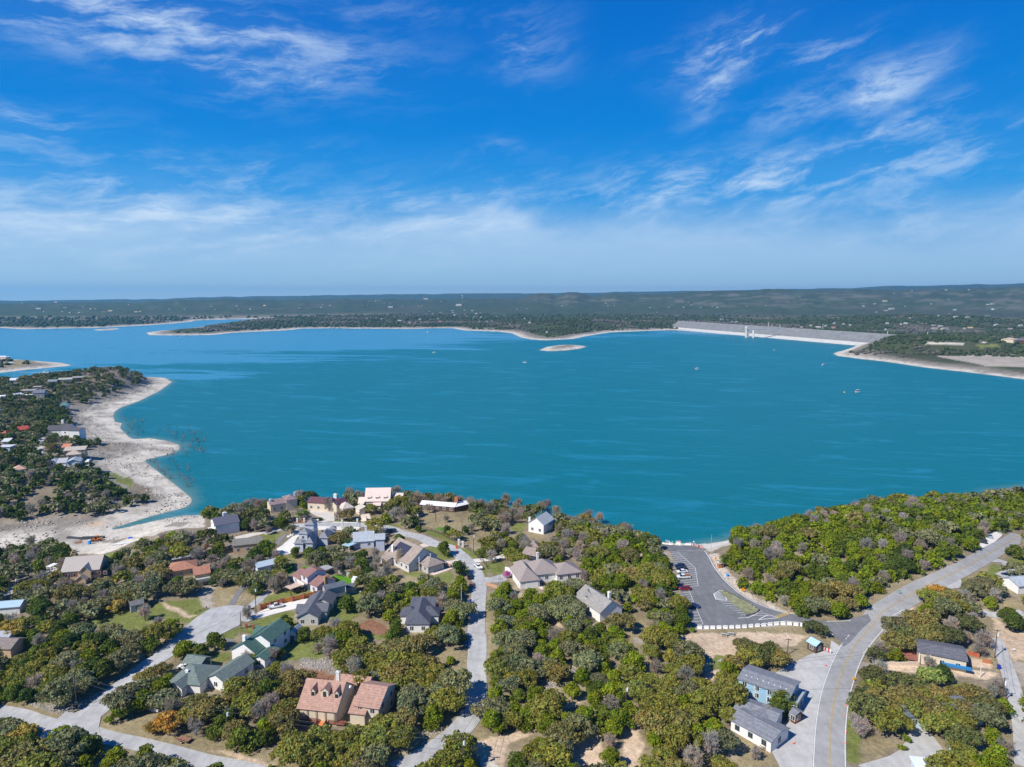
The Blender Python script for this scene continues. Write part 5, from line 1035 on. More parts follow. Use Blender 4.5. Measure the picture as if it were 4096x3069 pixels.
# ---------------------------------------------------------------- poles, lines
POLEM = mat('pole_wood', (.10,.075,.055), .9, .2, 2.); POLEL = mat('pole_grey', (.45,.44,.42), .8, .1, 2.)
def top_height(x, y, z, vt):
    lo, hi = 0., 40.
    for _ in range(30):
        mid = (lo+hi)/2
        if project(x, y, z+mid)[1] > vt: lo = mid
        else: hi = mid
    return lo
def pole(base, top, label, cross=True, trans=False, m=POLEM, r=.14, lamp=False):
    x, y, z = ground(*base); h = top_height(x, y, z, top[1]); t = empty('utility_pole', (x, y, z)); tagit(t, label, 'utility pole' if not lamp else 'lamp post')
    if lamp: t.name = 'lamp_post'
    q = MB(); q.tube((0,0,-.5), (0,0,h), r*1.2, r*.8, 8); q.build('post', m, t)
    if cross: q = MB(); q.box(-1.1, 1.1, -.07, .07, h-.55, h-.4); q.build('crossarm', POLEM, t); [MB_ins(t, k, h) for k in (-1., 0.55, 1.)]
    if trans: q = MB(); q.tube((.32,-.15,h-2.3), (.32,-.15,h-1.3), .27, n=10); q.tube((.32,-.15,h-1.3), (.32,-.15,h-1.2), .2, .1, n=10); q.build('transformer', plain((.72,.74,.76)), t)
    if lamp: q = MB(); q.tube((0,0,h-.2), (.9,-.3,h), .05); q.box(.7, 1.3, -.45, -.2, h-.05, h+.08); q.build('lamp', TRIM, t)
    LAND.append((base[0], base[1], 'the '+label.split(' pole')[0]+' pole')) if label.count(' pole') else None
    return (x, y, z+h-.35)
def MB_ins(t, k, h):
    q = MB(); q.tube((k,0,h-.4), (k,0,h-.22), .05, .03, 6); return q.build('insulator', TRIM, t)
pc = pole(P('c',828,975), P('c',795,635), 'dark wooden power pole at the lower left street corner', lamp=False)
pe = pole(P('e',357,1312), P('e',322,978), 'wooden pole with white transformer on the lower verge', trans=True)
pg = pole(P('g',790,1690), P('g',785,1283), 'tall wooden pole with transformer at the bottom of the street', trans=True)
pg2 = pole(P('g',1172,900), P('g',1165,610), 'slim dark pole in the juniper strip beside the street', cross=False)
pf2 = pole(P('f',1192,1155), P('f',1195,975), 'grey pole by the drive of the mottled-brown-roofed house', m=POLEL)
pd1 = pole(P('d',660,1502), P('d',645,1195), 'tall pole with transformer beside the orange fence', trans=True)
pd2 = pole(P('e',497,125), P('d',485,1475), 'reddish bare pole at the cul-de-sac edge', cross=False)
pd3 = pole(P('d',858,782), P('d',848,670), 'short dark pole behind the grey-brown ranch house', cross=False)
pd4 = pole(P('d',1065,602), P('d',1058,400), 'dark pole left of the square tower', cross=True)
pd5 = pole(P('d',1782,600), P('d',1776,395), 'tall dark pole beside the street behind pale blue roof')
pd6 = pole(P('d',1522,402), P('d',1516,280), 'pole with transformer by the maroon-roofed house', trans=True)
pf3 = pole(P('f',296,412), P('f',288,265), 'pole with transformer left of the lake house lawn', trans=True)
pole(P('f',233,402), P('f',230,318), 'white slim pole beside the brick gate pier', cross=False, m=POLEL)
pole(P('f',492,372), P('f',489,250), 'thin pole standing on the yellow lawn', cross=False)
pf4 = pole(P('f',778,556), P('f',776,372), 'dark pole behind the iron fence', cross=False)
pf5 = pole(P('f',902,705), P('f',895,490), 'pole with transformer beside the iron fence end', trans=True)
pf6 = pole(P('f',771,1265), P('f',771,1045), 'light grey steel pole beside the blue bin drive', cross=False, m=POLEL)
pi1 = pole(P('i',1754,402), P('i',1752,228), 'pole beside the field below the dark oaks', cross=True)
pi2 = pole(P('i',816,640), P('i',815,525), 'pole with transformer at the grove edge left of the field', trans=True)
pi3 = pole(P('i',6,1085), P('i',5,715), 'wooden pole with transformer above the pale dirt patch', trans=True)
pb1 = pole(P('b',112,1185), P('b',104,990), 'left pole of a pair beside the white gravel road', m=POLEM)
pb2 = pole(P('b',180,1122), P('b',160,955), 'right pole of a pair with transformer, gravel road', trans=True)
pb3 = pole(P('b',1415,800), P('b',1415,690), 'pole with white box behind the large beige-roofed house', trans=True, cross=False)
pj1 = pole(P('j',1895,442), P('j',1900,130), 'pole with transformer beside the right-hand lane', trans=True)
pj2 = pole(P('j',1978,930), P('j',1973,650), 'pole with white transformer in right-hand junipers', trans=True)
pole(P('h',1358,452), P('h',1359,240), 'tall slim lamp pole beside the boat ramp', cross=False, r=.09, m=POLEL)
pl1 = pole(P('l',1540,1425), P('l',1540,1235), 'pole at the foot of the wooded hill', cross=False)
pole(P('a',788,1075), P('a',785,1010), 'pole on the peninsula driveway', cross=False)
pole(P('a',556,960), P('a',548,893), 'pole with lamp left of the tall white house', cross=False, trans=True)
WIREM = plain((.10,.10,.10), .6, nm='wire')
def wire(a, b, n, label, sag=1.0, offs=(-.9, .9), r=.03):
    m = MB(); a = Vector(a); b = Vector(b); d = (b-a); s = Vector((-d.y, d.x, 0)).normalized()
    for o in offs:
        p = a+s*o; prev = p
        for k in range(1, n+1):
            t = k/n; q = a+d*t+s*o-Vector((0,0,4*sag*t*(1-t))); m.tube(prev, q, r, n=4, cap=False); prev = q
    tagit(m.build('power_line', WIREM), label, 'power line')
wire(pc, pe, 14, 'twin overhead wires from the corner pole to the verge pole', 1.6)
wire(pe, pg, 14, 'overhead wires crossing in front of the olive oaks at bottom', 1.6)
wire(pd2, pc, 16, 'long thin wire along the road to the cul-de-sac', 1.8, (0,))
wire(pd1, pd2, 8, 'thin wire between two poles at the cul-de-sac', .6, (0,))
wire(pg, pg2, 10, 'overhead wires following the juniper strip, lower span', 1.2); wire(pg2, pf2, 12, 'overhead wires following the juniper strip, upper span', 1.2)
wire(pi2, pj1, 18, 'overhead wires crossing the main road above the motel', 2.2); wire(pi3, pi2, 14, 'overhead wires above the olive grove', 1.8, (0,)); wire(pj1, pj2, 8, 'overhead wires between the two right-hand poles', 1.)
wire(pi3, (pj2[0], pj2[1], pj2[2]), 20, 'single wire crossing the road over the motel roof', 2.4, (0,)); wire(pd4, pd5, 12, 'overhead wires above the blue-grey towered house', 1.2, (0,)); wire(pf5, pf2, 10, 'overhead wire beside the central street', .8, (0,))
# ---------------------------------------------------------------- barriers, signs, bins
def make_barrier():
    m = MB(); m.xprism([(-.3,0),(.3,0),(.3,.12),(.14,.35),(.1,.85),(-.1,.85),(-.14,.35),(-.3,.12)], -.72, .72)
    return m.build('concrete_barrier', mat('white_concrete', (.80,.79,.76), .85, .06, 2.))
bp = [P('i',a, b+8) for a, b in ((805,118),(878,118),(945,118),(1014,116),(1082,115),(1150,113),(1218,111),(1289,107),(1358,101),(1428,96),(1497,90),(1565,82),(1635,77),(1704,74),(1774,77),(1843,84),(1914,91),(1980,98))]
bpw = GP(bp); bar = make_barrier(); ordn = ['first','second','third','fourth','fifth','sixth','seventh','eighth','ninth','tenth','eleventh','twelfth','thirteenth','fourteenth','fifteenth','sixteenth','seventeenth','eighteenth','nineteenth','twentieth']
for i, q in enumerate(bpw):
    o = bar if i == 0 else bar.copy()
    if i: COL.objects.link(o)
    d = bpw[min(i+1, len(bpw)-1)]-bpw[max(i-1, 0)]; o.location = (q[0], q[1], float(height(*q))+.05); o.rotation_euler = (0,0,math.atan2(d[1], d[0])); o.scale = (1.12, 1.3, 1.35)
    tagit(o, ordn[i]+' white concrete barrier from the left along the lot edge', 'barrier', 'white barriers along the parking lot')
LAND.append((bp[4][0], bp[4][1], 'the left end of the white barriers')); LAND.append((bp[13][0], bp[13][1], 'the right end of the white barriers'))
def sign(px, vt, shape, col, label, w=.75, name='road_sign', cat='road sign', text=None, mark=None):
    x, y, z = ground(*px); h = top_height(x, y, z, vt); t = empty(name, (x, y, z)); tagit(t, label, cat)
    q = MB(); q.tube((0,0,-.2), (0,0,h-w*.3), .045, n=6); q.build('post', CHR, t); m = MB()
    if shape == 'd': pts = [(0,-w*.7),(w*.7,0),(0,w*.7),(-w*.7,0)]
    elif shape == 'o': pts = [(w*.5*math.cos(k*math.pi/4+.39), w*.5*math.sin(k*math.pi/4+.39)) for k in range(8)]
    else: pts = [(-w*.6,-w*.42),(w*.6,-w*.42),(w*.6,w*.42),(-w*.6,w*.42)]
    zc = h-w*.45; n = len(pts); m.add([(a, -.08, zc+b) for a, b in pts]+[(a, -.03, zc+b) for a, b in pts], [tuple(range(n)), tuple(range(2*n-1, n-1, -1))]+[(k, n+k, n+(k+1)%n, (k+1)%n) for k in range(n)])
    m.build('panel', plain(col, .5), t)
    if mark:
        m = MB(); [m.box(a*w, b*w, -.1, -.085, zc+c*w, zc+d*w) for a, b, c, d in mark[1]]; m.build('lettering', plain(mark[0], .5), t)
ARW = ((.02,.02,.02), [(-.05,.05,-.35,.2), (-.15,.15,.15,.25)]); TXT = ((.1,.1,.1), [(-.45,.45,.2,.28), (-.4,.4,.02,.1), (-.45,.4,-.16,-.08)])
sign(P('h',1408,530), P('h',1408,488)[1], 'd', (.9,.42,.02), 'orange diamond warning sign near the boat ramp', 1.0, mark=ARW)
sign(P('h',1703,862), P('h',1703,818)[1], 'd', (.9,.38,.02), 'orange diamond warning sign below the wooded hill', 1.3, mark=ARW)
sign(P('j',375,690), P('j',375,648)[1], 'd', (.85,.50,.02), 'yellow diamond sign right of the main road', .9, mark=ARW)
sign(P('h',878,332), P('h',878,297)[1], 'r', (.8,.8,.8), 'small white sign, leftmost above the boat ramp rocks', .9, mark=TXT)
sign(P('h',903,340), P('h',903,306)[1], 'r', (.75,.76,.8), 'white sign with dark mark right of leftmost sign', .9, mark=((.03,.05,.2), [(-.3,.1,-.2,.2)]))
sign(P('h',943,340), P('h',943,306)[1], 'r', (.02,.45,.18), 'green sign above the boat ramp rocks', .85, mark=((.8,.8,.8), [(-.4,.4,.08,.16), (-.4,.3,-.14,-.06)]))
sign(P('h',1004,352), P('h',1004,305)[1], 'r', (.80,.78,.76), 'large white notice board with red band above the ramp', 2.2, mark=((.6,.03,.03), [(-.55,.55,.22,.36)]))
sign(P('h',1172,352), P('h',1172,308)[1], 'o', (.8,.8,.8), 'small round white sign beside the yellow railing', .8)
sign(P('k',868,1290), P('k',868,1245)[1], 'r', (.05,.35,.20), 'small green street sign at the hill junction', .9, mark=((.8,.8,.8), [(-.5,.5,-.05,.08)]))
sign(P('c',826,975), P('c',822,905)[1], 'o', (.62,.64,.66), 'grey back of an octagonal stop sign at the corner', .8)
sign(P('j',490,400), P('j',490,370)[1], 'r', (.8,.8,.8), 'small white marker plate beside the right road edge', .6)
sign(P('j',2100,372), P('j',2100,335)[1], 'r', (.8,.8,.8), 'small white sign in the sandy lot', .8)
def barricade(a, b, label):
    (x0, y0), (x1, y1) = GP([a, b]); z = float(height((x0+x1)/2, (y0+y1)/2)); L_ = math.hypot(x1-x0, y1-y0); t = empty('road_barricade', (x0, y0, z), math.atan2(y1-y0, x1-x0)); tagit(t, label, 'barricade', 'striped barricades closing the boat ramp')
    sm = mat('striped_board', (.8,.8,.8), .6, .02)
    for zz in (.5, .9, 1.3):
        m = MB(); n = max(3, int(L_/.5))
        for k in range(n): m.box(L_*k/n, L_*(k+1)/n, -.03, .03, zz, zz+.22, k % 2)
        m.build('board', [plain((.8,.8,.8)), plain((.75,.06,.03))], t)
    for x in (.15, L_-.2):
        m = MB(); m.box(x-.04, x+.04, -.5, .5, 0, .08); m.box(x-.04, x+.04, .03, .09, 0, 1.55); m.build('leg', TRIM, t)
barricade(P('h',1135,362), P('h',1175,370), 'red-white striped barricade, leftmost at the ramp'); barricade(P('h',1182,372), P('h',1222,384), 'red-white striped barricade, middle at the ramp'); barricade(P('h',1240,388), P('h',1282,402), 'red-white striped barricade, rightmost at the ramp')
barricade(P('j',40,362), P('j',130,398), 'red-white striped barricade beside the blue-roofed hut')
LAND.append((*P('h',1200,375), 'the ramp barricades'))
def cone(px, label, s=1.):
    x, y, z = ground(*px); t = empty('traffic_cone', (x, y, z+.1)); tagit(t, label, 'cone', 'orange-red cones'); t.scale = (s*.95,)*3
    m = MB(); m.box(-.22, .22, -.22, .22, 0, .05); m.tube((0,0,.05), (0,0,.75), .16, .04, 10); m.build('cone_body', plain((.85,.06,.03)), t); m = MB(); m.tube((0,0,.35), (0,0,.5), .115, .085, 10); m.build('band', TRIM, t)
cone(P('i',2165,527), 'red cone alone on the pale yard above the motel', 1.3); cone(P('i',1822,1368), 'red cone near the lower motel end', 1.3)
for q, l in (((295,960),'red cone on the right verge, uppermost'),((280,1062),'red cone on the right verge, second from top'),((297,1243),'dark red cone on the verge by the bare bush'),((275,1366),'red cone on the right verge, lowest')): cone(P('j',*q), l, .8)
def bin_(px, col, label, hd=0):
    x, y, z = ground(*px); t = empty('wheelie_bin', (x, y, z+.1), R(hd)); tagit(t, label, 'bin'); t.scale = (1.25,)*3
    m = MB(); m.add([(-.25,-.28,.1),(.25,-.28,.1),(.25,.28,.1),(-.25,.28,.1),(-.32,-.36,1.),(.32,-.36,1.),(.32,.36,1.),(-.32,.36,1.)], [(0,3,2,1),(4,5,6,7),(0,1,5,4),(1,2,6,5),(2,3,7,6),(3,0,4,7)]); m.build('bin_body', plain(col, .5), t)
    m = MB(); m.box(-.34, .34, -.4, .38, 1.0, 1.08); m.build('lid', plain(tuple(c*.8 for c in col), .5), t)
    for s in (-.3, .3):
        m = MB(); m.tube((s-.05,.3,.12), (s+.05,.3,.12), .12, n=10); m.build('wheel', RUB, t)
bin_(P('f',870,1250), (.02,.05,.30), 'dark blue bin at the mouth of the dark drive'); bin_(P('g',793,992), (.01,.04,.28), 'dark blue bin in tree shadow by the street bend'); bin_(P('d',587,1452), (.03,.08,.28), 'blue bin at the cul-de-sac edge'); bin_(P('j',1938,562), (.02,.04,.40), 'bright blue bin beside the right-hand lane'); bin_(P('f',718,660), (.75,.09,.04), 'red-orange bin on the street by the iron gate')
def pot(px, label):
    x, y, z = ground(*px); t = empty('planter', (x, y, z+.1)); tagit(t, label, 'planter'); m = MB(); m.tube((0,0,0), (0,0,.6), .3, .55, 12); m.build('pot', plain((.50,.12,.05)), t); m = MB(); m.tube((0,0,.6), (0,0,.9), .4, .15, 8); m.build('plant', plain((.06,.12,.03)), t)
pot(P('v',1558,1305), 'large terracotta planter in front of the kiosk'); pot(P('v',1696,1195), 'terracotta planter right of the kiosk'); pot(P('v',1100,1190), 'terracotta planter in the motel courtyard')
def picnic(px, hd, label):
    x, y, z = ground(*px); t = empty('picnic_table', (x, y, z+.05), R(hd)); tagit(t, label, 'picnic table', 'picnic tables on the field'); g = mat('grey_boards', (.30,.27,.24), .9, .2, 3.)
    m = MB(); m.box(-1., 1., -.4, .4, .72, .78); m.build('tabletop', g, t)
    for s in (-.75, .75): m = MB(); m.box(-1., 1., s-.13, s+.13, .42, .47); m.build('bench', g, t)
    for s in (-.7, .7): m = MB(); m.box(s-.04, s+.04, -.8, .8, .36, .42); m.tube((s,-.6,0), (s,-.2,.72), .04); m.tube((s,.6,0), (s,.2,.72), .04); m.build('leg', g, t)
    t.scale = (1.15,)*3
picnic(P('i',1070,205), -20, 'grey picnic table on the sandy field, left one'); picnic(P('i',1142,196), -5, 'grey picnic table on the sandy field, right one'); picnic(P('i',1046,492), 35, 'grey picnic table on grass beside the oaks')
def booth(px):
    x, y, z = ground(*px); t = empty('booth', (x, y, z), R(10)); tagit(t, 'small brown wooden booth with white roof near the ramp', 'booth')
    MB_box(t, 'wall', (-1.1, 1.1, -.9, .9, -.5, 2.1), mat('orange_wood', (.42,.17,.08), .8, .15, 3.)); MB_box(t, 'roof', (-1.3, 1.3, -1.1, 1.1, 2.1, 2.25), TRIM); MB_box(t, 'door', (.2, .8, -.95, -.88, 0, 1.8), WOODD)
booth(P('h',1460,592)); LAND.append((*P('h',1460,592), 'the wooden booth'))
x, y, z = ground(*P('h',1535,690)); m = MB(); m.tube((0,0,0), (0,0,1.1), .5, .55, 12); m.tube((0,0,1.1), (0,0,1.2), .55, .4, 12); tagit(m.build('barrel', plain((.05,.30,.75)), loc=(x,y,z)), 'bright blue barrel on the rocky bank', 'barrel')
def guardrail(pts, label):
    c = spline(GP(pts), 2.); t = empty('guardrail', (c[0][0], c[0][1], 0)); tagit(t, label, 'guardrail'); m = MB(); o = c[0]
    zz = [float(height(*q)) for q in c]
    for i in range(len(c)-1):
        for k in (.5, .72): m.tube((c[i][0]-o[0], c[i][1]-o[1], zz[i]+k), (c[i+1][0]-o[0], c[i+1][1]-o[1], zz[i+1]+k), .12, n=5)
    m.build('rail', plain((.16,.17,.16), .5), t)
    for i in range(0, len(c), 1):
        m = MB(); q = c[i]; m.box(q[0]-o[0]-.1, q[0]-o[0]+.1, q[1]-o[1]-.1, q[1]-o[1]+.1, zz[i], zz[i]+.85); m.build('post', plain((.10,.09,.08)), t)
guardrail(PL('h',(1502,852),(1620,905),(1750,970),(1850,1035),(1876,1072),(1820,1105),(1740,1122)), 'dark metal guardrail curving round the traffic island')
# ---------------------------------------------------------------- fences and walls
def fence(pts, h, m, label, th=.08, pillars=None, kind='solid', name='fence', cat='fence', step=2.5, zo=0):
    c = spline(GP(pts), step); o = c[0]; t = empty(name, (o[0], o[1], 0)); tagit(t, label, cat); zz = [float(height(*q)) for q in c]; q = MB()
    for i in range(len(c)-1):
        a = Vector((c[i][0]-o[0], c[i][1]-o[1], zz[i])); b = Vector((c[i+1][0]-o[0], c[i+1][1]-o[1], zz[i+1])); d = (b-a); d.z = 0; s = Vector((-d.y, d.x, 0)).normalized()*th/2
        if kind == 'solid':
            vs = [a-s, b-s, b+s, a+s]; q.add([(v.x, v.y, v.z-.3) for v in vs]+[(v.x, v.y, v.z+h) for v in vs], [(0,3,2,1),(4,5,6,7),(0,1,5,4),(1,2,6,5),(2,3,7,6),(3,0,4,7)])
        elif kind == 'iron':
            for zz_ in (.15, h-.1): q.tube(a+Vector((0,0,zz_)), b+Vector((0,0,zz_)), .035, n=4, cap=False)
            n = max(2, int((b-a).length/.35))
            for k in range(n): p = a+(b-a)*k/n; q.tube(p, p+Vector((0,0,h)), .022, n=3, cap=False)
        else:
            for zz_ in (h*.45, h*.9): q.tube(a+Vector((0,0,zz_)), b+Vector((0,0,zz_)), .07, n=4, cap=False)
    q.build('panel' if kind == 'solid' else 'rail', m, t)
    pl = pillars if pillars is not None else (range(0, len(c)) if kind != 'solid' else [])
    if isinstance(pl, (list, tuple)) and len(pl) and isinstance(pl[0], tuple):
        for pp in GP(pl): z = float(height(*pp)); k = MB(); x, y = pp[0]-o[0], pp[1]-o[1]; k.box(x-.32, x+.32, y-.32, y+.32, z-.3, z+h+.25); k.box(x-.4, x+.4, y-.4, y+.4, z+h+.25, z+h+.37); k.build('pillar', PILM, t)
    else:
        for i in pl: k = MB(); x, y = c[i][0]-o[0], c[i][1]-o[1]; k.box(x-.07, x+.07, y-.07, y+.07, zz[i]-.3, zz[i]+h+.05); k.build('post', m, t)
    return t
PILM = mat('brick_pillar', (.33,.12,.09), .9, .2, 3., stripes=('Z', .15, .2)); IRON = plain((.02,.02,.02), .5, nm='black_iron')
fence(PL('d',(700,1452),(800,1425),(930,1390),(1050,1365),(1170,1335),(1290,1308),(1392,1282)), 1.9, mat('orange_fence', (.66,.22,.055), .8, .12, 1.5, stripes=('X', .15, .1)), 'tall orange wooden fence with red brick pillars', pillars=PL('d',(708,1455),(812,1425),(935,1392),(1052,1367),(1170,1337),(1290,1310),(1395,1284)))
fence(PL('d',(1475,1035),(1560,1062),(1640,1090),(1702,1112)), 1.9, mat('grey_fence', (.38,.36,.32), .9, .12, 2.), 'weathered grey board fence behind the bright green lawn')
fence(PL('f',(330,445),(450,475),(560,515),(640,560),(735,612)), 1.7, IRON, 'black iron fence left of the gate, along the yellow lawn', kind='iron')
fence(PL('f',(785,640),(840,670),(900,706),(950,760),(1010,820),(1060,885)), 1.7, IRON, 'black iron fence right of the gate, beside the street', kind='iron')
for q, l in (((742,618), 'left white gate pier of the iron fence'), ((785,642), 'right white gate pier of the iron fence')):
    x, y, z = ground(*P('f',*q)); t = empty('gate_pier', (x, y, z)); tagit(t, l, 'gate pier'); MB_box(t, 'pier', (-.45,.45,-.45,.45,-.3,2.6), CHW); MB_box(t, 'cap', (-.55,.55,-.55,.55,2.6,2.75), CHW)
fence(PL('e',(545,112),(628,122),(715,135)), 1.2, WOODD, 'dark rail fence with brick piers above green-roofed house', pillars=PL('e',(552,115),(628,125),(712,138)), kind='rail')
fence(PL('e',(860,145),(925,155),(960,165)), 1.2, WOODD, 'short rail fence with one brick pier', pillars=PL('e',(925,157)), kind='rail')
fence(PL('b',(2108,1362),(2212,1325))+PL('d',(130,1440)), 1.0, WOODD, 'dark low rail fence at the cul-de-sac left edge', kind='rail')
fence(PL('f',(1030,1052),(1100,1068),(1160,1095),(1195,1130)), 1.1, stonem((.50,.30,.19)), 'curved orange-brown stone retaining wall by the street', th=.7, name='stone_wall', cat='wall')
fence(PL('x',(290,600),(360,620),(440,730),(515,880)), 2.0, WW, 'white garden wall left of the mottled-brown-roofed house', th=.3, name='garden_wall', cat='wall')
fence(PL('c',(1600,1003),(1710,1028)), .9, CHW, 'short white wall on the verge below oaks', th=.4, name='low_wall', cat='wall')
fence(PL('y',(1218,735),(1340,765)), 2.2, stonem((.66,.56,.46)), 'pink stone gate wall of the pink mansion', th=.5, name='gate_wall', cat='wall')
fence(PL('y',(1760,800),(1775,815)), 2., BRICK, 'brick gate pier beside the street right of the mansion', th=.8, name='gate_pier', cat='gate pier')
fence(PL('j',(1610,405),(1730,440)), 1.5, mat('redwood_fence', (.42,.11,.05), .8, .15), 'reddish board fence right of the blue-decked house'); fence(PL('j',(1760,490),(1862,508)), 1.5, mat('brown_fence', (.40,.17,.08), .8, .15), 'brown board fence near the right-hand lane')
fence(PL('i',(1455,1425),(1500,1445),(1535,1420)), 1.2, WOOD, 'small brown wooden fence at the corner of the white motel wing', kind='rail')
fence(PL('j',(1395,1470),(1440,1550),(1525,1660)), 2.0, wallm((.50,.66,.74)), 'pale blue wall at the bottom right yard', th=.3, name='garden_wall', cat='wall'); fence(PL('j',(1450,1480),(1530,1490),(1612,1485)), 1.6, TRIM, 'white board fence beside the pale blue wall')
fence(PL('j',(605,500),(700,512),(860,520),(1080,515)), 1.1, stonem((.60,.50,.40)), 'long low stone wall below the blue-decked house', th=.5, name='stone_wall', cat='wall')
fence(PL('d',(1490,515),(1660,520),(1750,520)), .5, CHW, 'low white kerb wall by the mansion hedge', th=.4, name='low_wall', cat='wall')
for q, l in (((1104,508),'white pier beside the palms, left'), ((1179,506),'white pier beside the palms, right'), ((1500,490),'white gate pier at the maroon-roofed house drive'), ((1752,512),'white mailbox pier by the tall dark pole'), ((1325,520),'white pier behind the square tower')):
    x, y, z = ground(*P('d',*q)); t = empty('gate_pier', (x, y, z)); tagit(t, l, 'gate pier'); MB_box(t, 'pier', (-.4,.4,-.4,.4,-.3,1.8), CHW); MB_box(t, 'cap', (-.5,.5,-.5,.5,1.8,1.95), CHW)
# ---------------------------------------------------------------- construction ground by the cove
def loader(px):
    x, y, z = ground(*px); t = empty('wheel_loader', (x, y, z), R(-165)); tagit(t, 'orange wheel loader on the pale ground by the cove', 'loader'); O = plain((.75,.22,.05)); 
    m = MB(); yprism([(-2.8,.9),(-.6,.9),(-.6,2.0),(-2.8,1.8)], -.9, .9, m); yprism([(-.6,.7),(1.2,.7),(1.2,1.2),(-.6,1.3)], -.6, .6, m); m.build('body', O, t); MB_box(t, 'cab', (-1.0,.5,-.7,.7,1.3,3.0), CGL); MB_box(t, 'cab_roof', (-1.1,.6,-.8,.8,3.0,3.12), O)
    for sx in (-1.8, 1.4):
        for sy in (-1.1, 1.1): m = MB(); m.tube((sx,sy-.25,.75), (sx,sy+.25,.75), .75, n=14); w = m.build('wheel', RUB, t); m = MB(); m.tube((sx,sy-.28,.75), (sx,sy+.28,.75), .3, n=8); m.build('rim', O, w)
    m = MB(); m.tube((.6,-.5,1.6), (3.0,-.5,.7), .12); m.tube((.6,.5,1.6), (3.0,.5,.7), .12); m.build('lift_arm', O, t); m = MB(); yprism([(3.0,.3),(3.9,.15),(3.9,.25),(3.2,.45),(3.2,1.2),(3.0,1.2)], -1.3, 1.3, m); m.build('bucket', plain((.25,.23,.2)), t)
loader(P('b',1040,580)); LAND.append((*P('b',1040,580), 'the orange loader'))
def excavator(px):
    x, y, z = ground(*px); t = empty('excavator', (x, y, z), R(60)); tagit(t, 'yellow excavator with raised arm behind the large beige roof', 'excavator'); Yc = plain((.70,.42,.06))
    for s in (-1.1, 1.1): MB_box(t, 'track', (-1.8,1.8,s-.3,s+.3,0,.8), RUB)
    MB_box(t, 'body', (-1.9,1.2,-1.2,1.2,.9,2.0), Yc); MB_box(t, 'cab', (.1,1.3,.2,1.2,2.0,2.9), CGL); m = MB(); m.tube((1.0,0,1.8), (2.6,0,5.0), .25); m.tube((2.6,0,5.0), (4.0,0,2.6), .2); m.build('arm', Yc, t); MB_box(t, 'bucket', (3.7,4.5,-.5,.5,1.8,2.6), RUB)
excavator(P('b',735,800))
x, y, z = ground(*P('b',967,612)); t = empty('portable_toilet', (x, y, z)); tagit(t, 'blue portable toilet beside the orange loader', 'portable toilet'); MB_box(t, 'cabin', (-.6,.6,-.6,.6,0,2.2), plain((.03,.25,.62))); MB_box(t, 'roof', (-.65,.65,-.65,.65,2.2,2.35), TRIM); MB_box(t, 'door', (-.4,.4,-.66,-.6,.1,2.), plain((.05,.32,.7)))
pr = rng.random((60,))
def pipe_stack(a, b, rows, label):
    (x0, y0), (x1, y1) = GP([a, b]); L_ = math.hypot(x1-x0, y1-y0); g = label[1]
    z = float(height((x0+x1)/2, (y0+y1)/2)); k = 0
    for rw in range(rows):
        for c in range(rows+2-rw):
            m = MB(); m.tube((0,0,0), (L_,0,0), .24, n=8); o = m.build('steel_pipe', plain((.06,.065,.075), .5)); o.location = (x0+.2*rw-(y1-y0)/L_*c*.5, y0+c*.5+.25*rw, z+.26+rw*.43); o.rotation_euler = (0,0,math.atan2(y1-y0, x1-x0))
            tagit(o, label[0]+', %s row, %s from the front' % (('bottom','middle','top')[rw], ordn[c]), 'pipe', g)
pipe_stack(P('b',715,552), P('b',870,560), 2, ('dark steel pipe in the left stack by the cove', 'dark pipes stacked by the cove')); pipe_stack(P('b',868,566), P('b',1112,552), 3, ('dark steel pipe in the right stack by the cove', 'dark pipes stacked by the cove'))
for i in range(5):
    x, y, z = ground(*P('b',1262+i*24, 612-i*2)); m = MB(); m.box(-.45, .45, -2.6, 2.6, 0, .3); o = m.build('concrete_slab', plain((.78,.78,.76)), loc=(x, y, z), rz=R(-50)); tagit(o, ordn[i]+' white concrete slab from the left in a row on the ground', 'slab', 'white slabs lying in a row')
x, y, z = ground(*P('b',1408,548)); m = MB(); m.prism([(-1,-.8),(.8,-1),(1.1,.5),(0,1),(-1,.6)], 0, .5); tagit(m.build('tarp_bundle', plain((.02,.12,.60)), loc=(x,y,z)), 'small blue tarp bundle on the pale cove ground', 'tarp')
# boulders of the ramp bank
RK = stonem((.60,.56,.50))
def boulder(px, s, label, seed):
    r_ = np.random.default_rng(seed); x, y, z = ground(*px); m = MB(); vs = []; import itertools
    me = bpy.data.meshes.new('boulder'); import bmesh; bm = bmesh.new(); bmesh.ops.create_icosphere(bm, subdivisions=2, radius=1)
    for v in bm.verts: v.co *= 1+.25*(r_.random()-.5); v.co.z *= .6
    bm.to_mesh(me); bm.free(); me.materials.append(RK); o = bpy.data.objects.new('boulder', me); COL.objects.link(o); o.location = (x, y, z+.2); o.scale = (s*1.3, s, s); o.rotation_euler = (0,0,seed); tagit(o, label, 'boulder', 'pale boulders along the ramp bank')
for i, (a, b) in enumerate(((850,338),(885,345),(930,350),(960,352),(995,350),(1030,355),(1065,352),(1100,350),(1125,354))): boulder(P('h',a,b), .9+.4*(i % 3), ordn[i]+' pale boulder from the left along the lot end', i+3)
for i, (a, b) in enumerate(((1040,640),(1065,625),(1085,610),(1050,655),(1015,670),(1100,600),(1120,590))): boulder(P('d',a,b), 1.0+.3*(i % 2), 'pale boulder on the slope by the towered house, '+ordn[i]+' of seven', i+30)
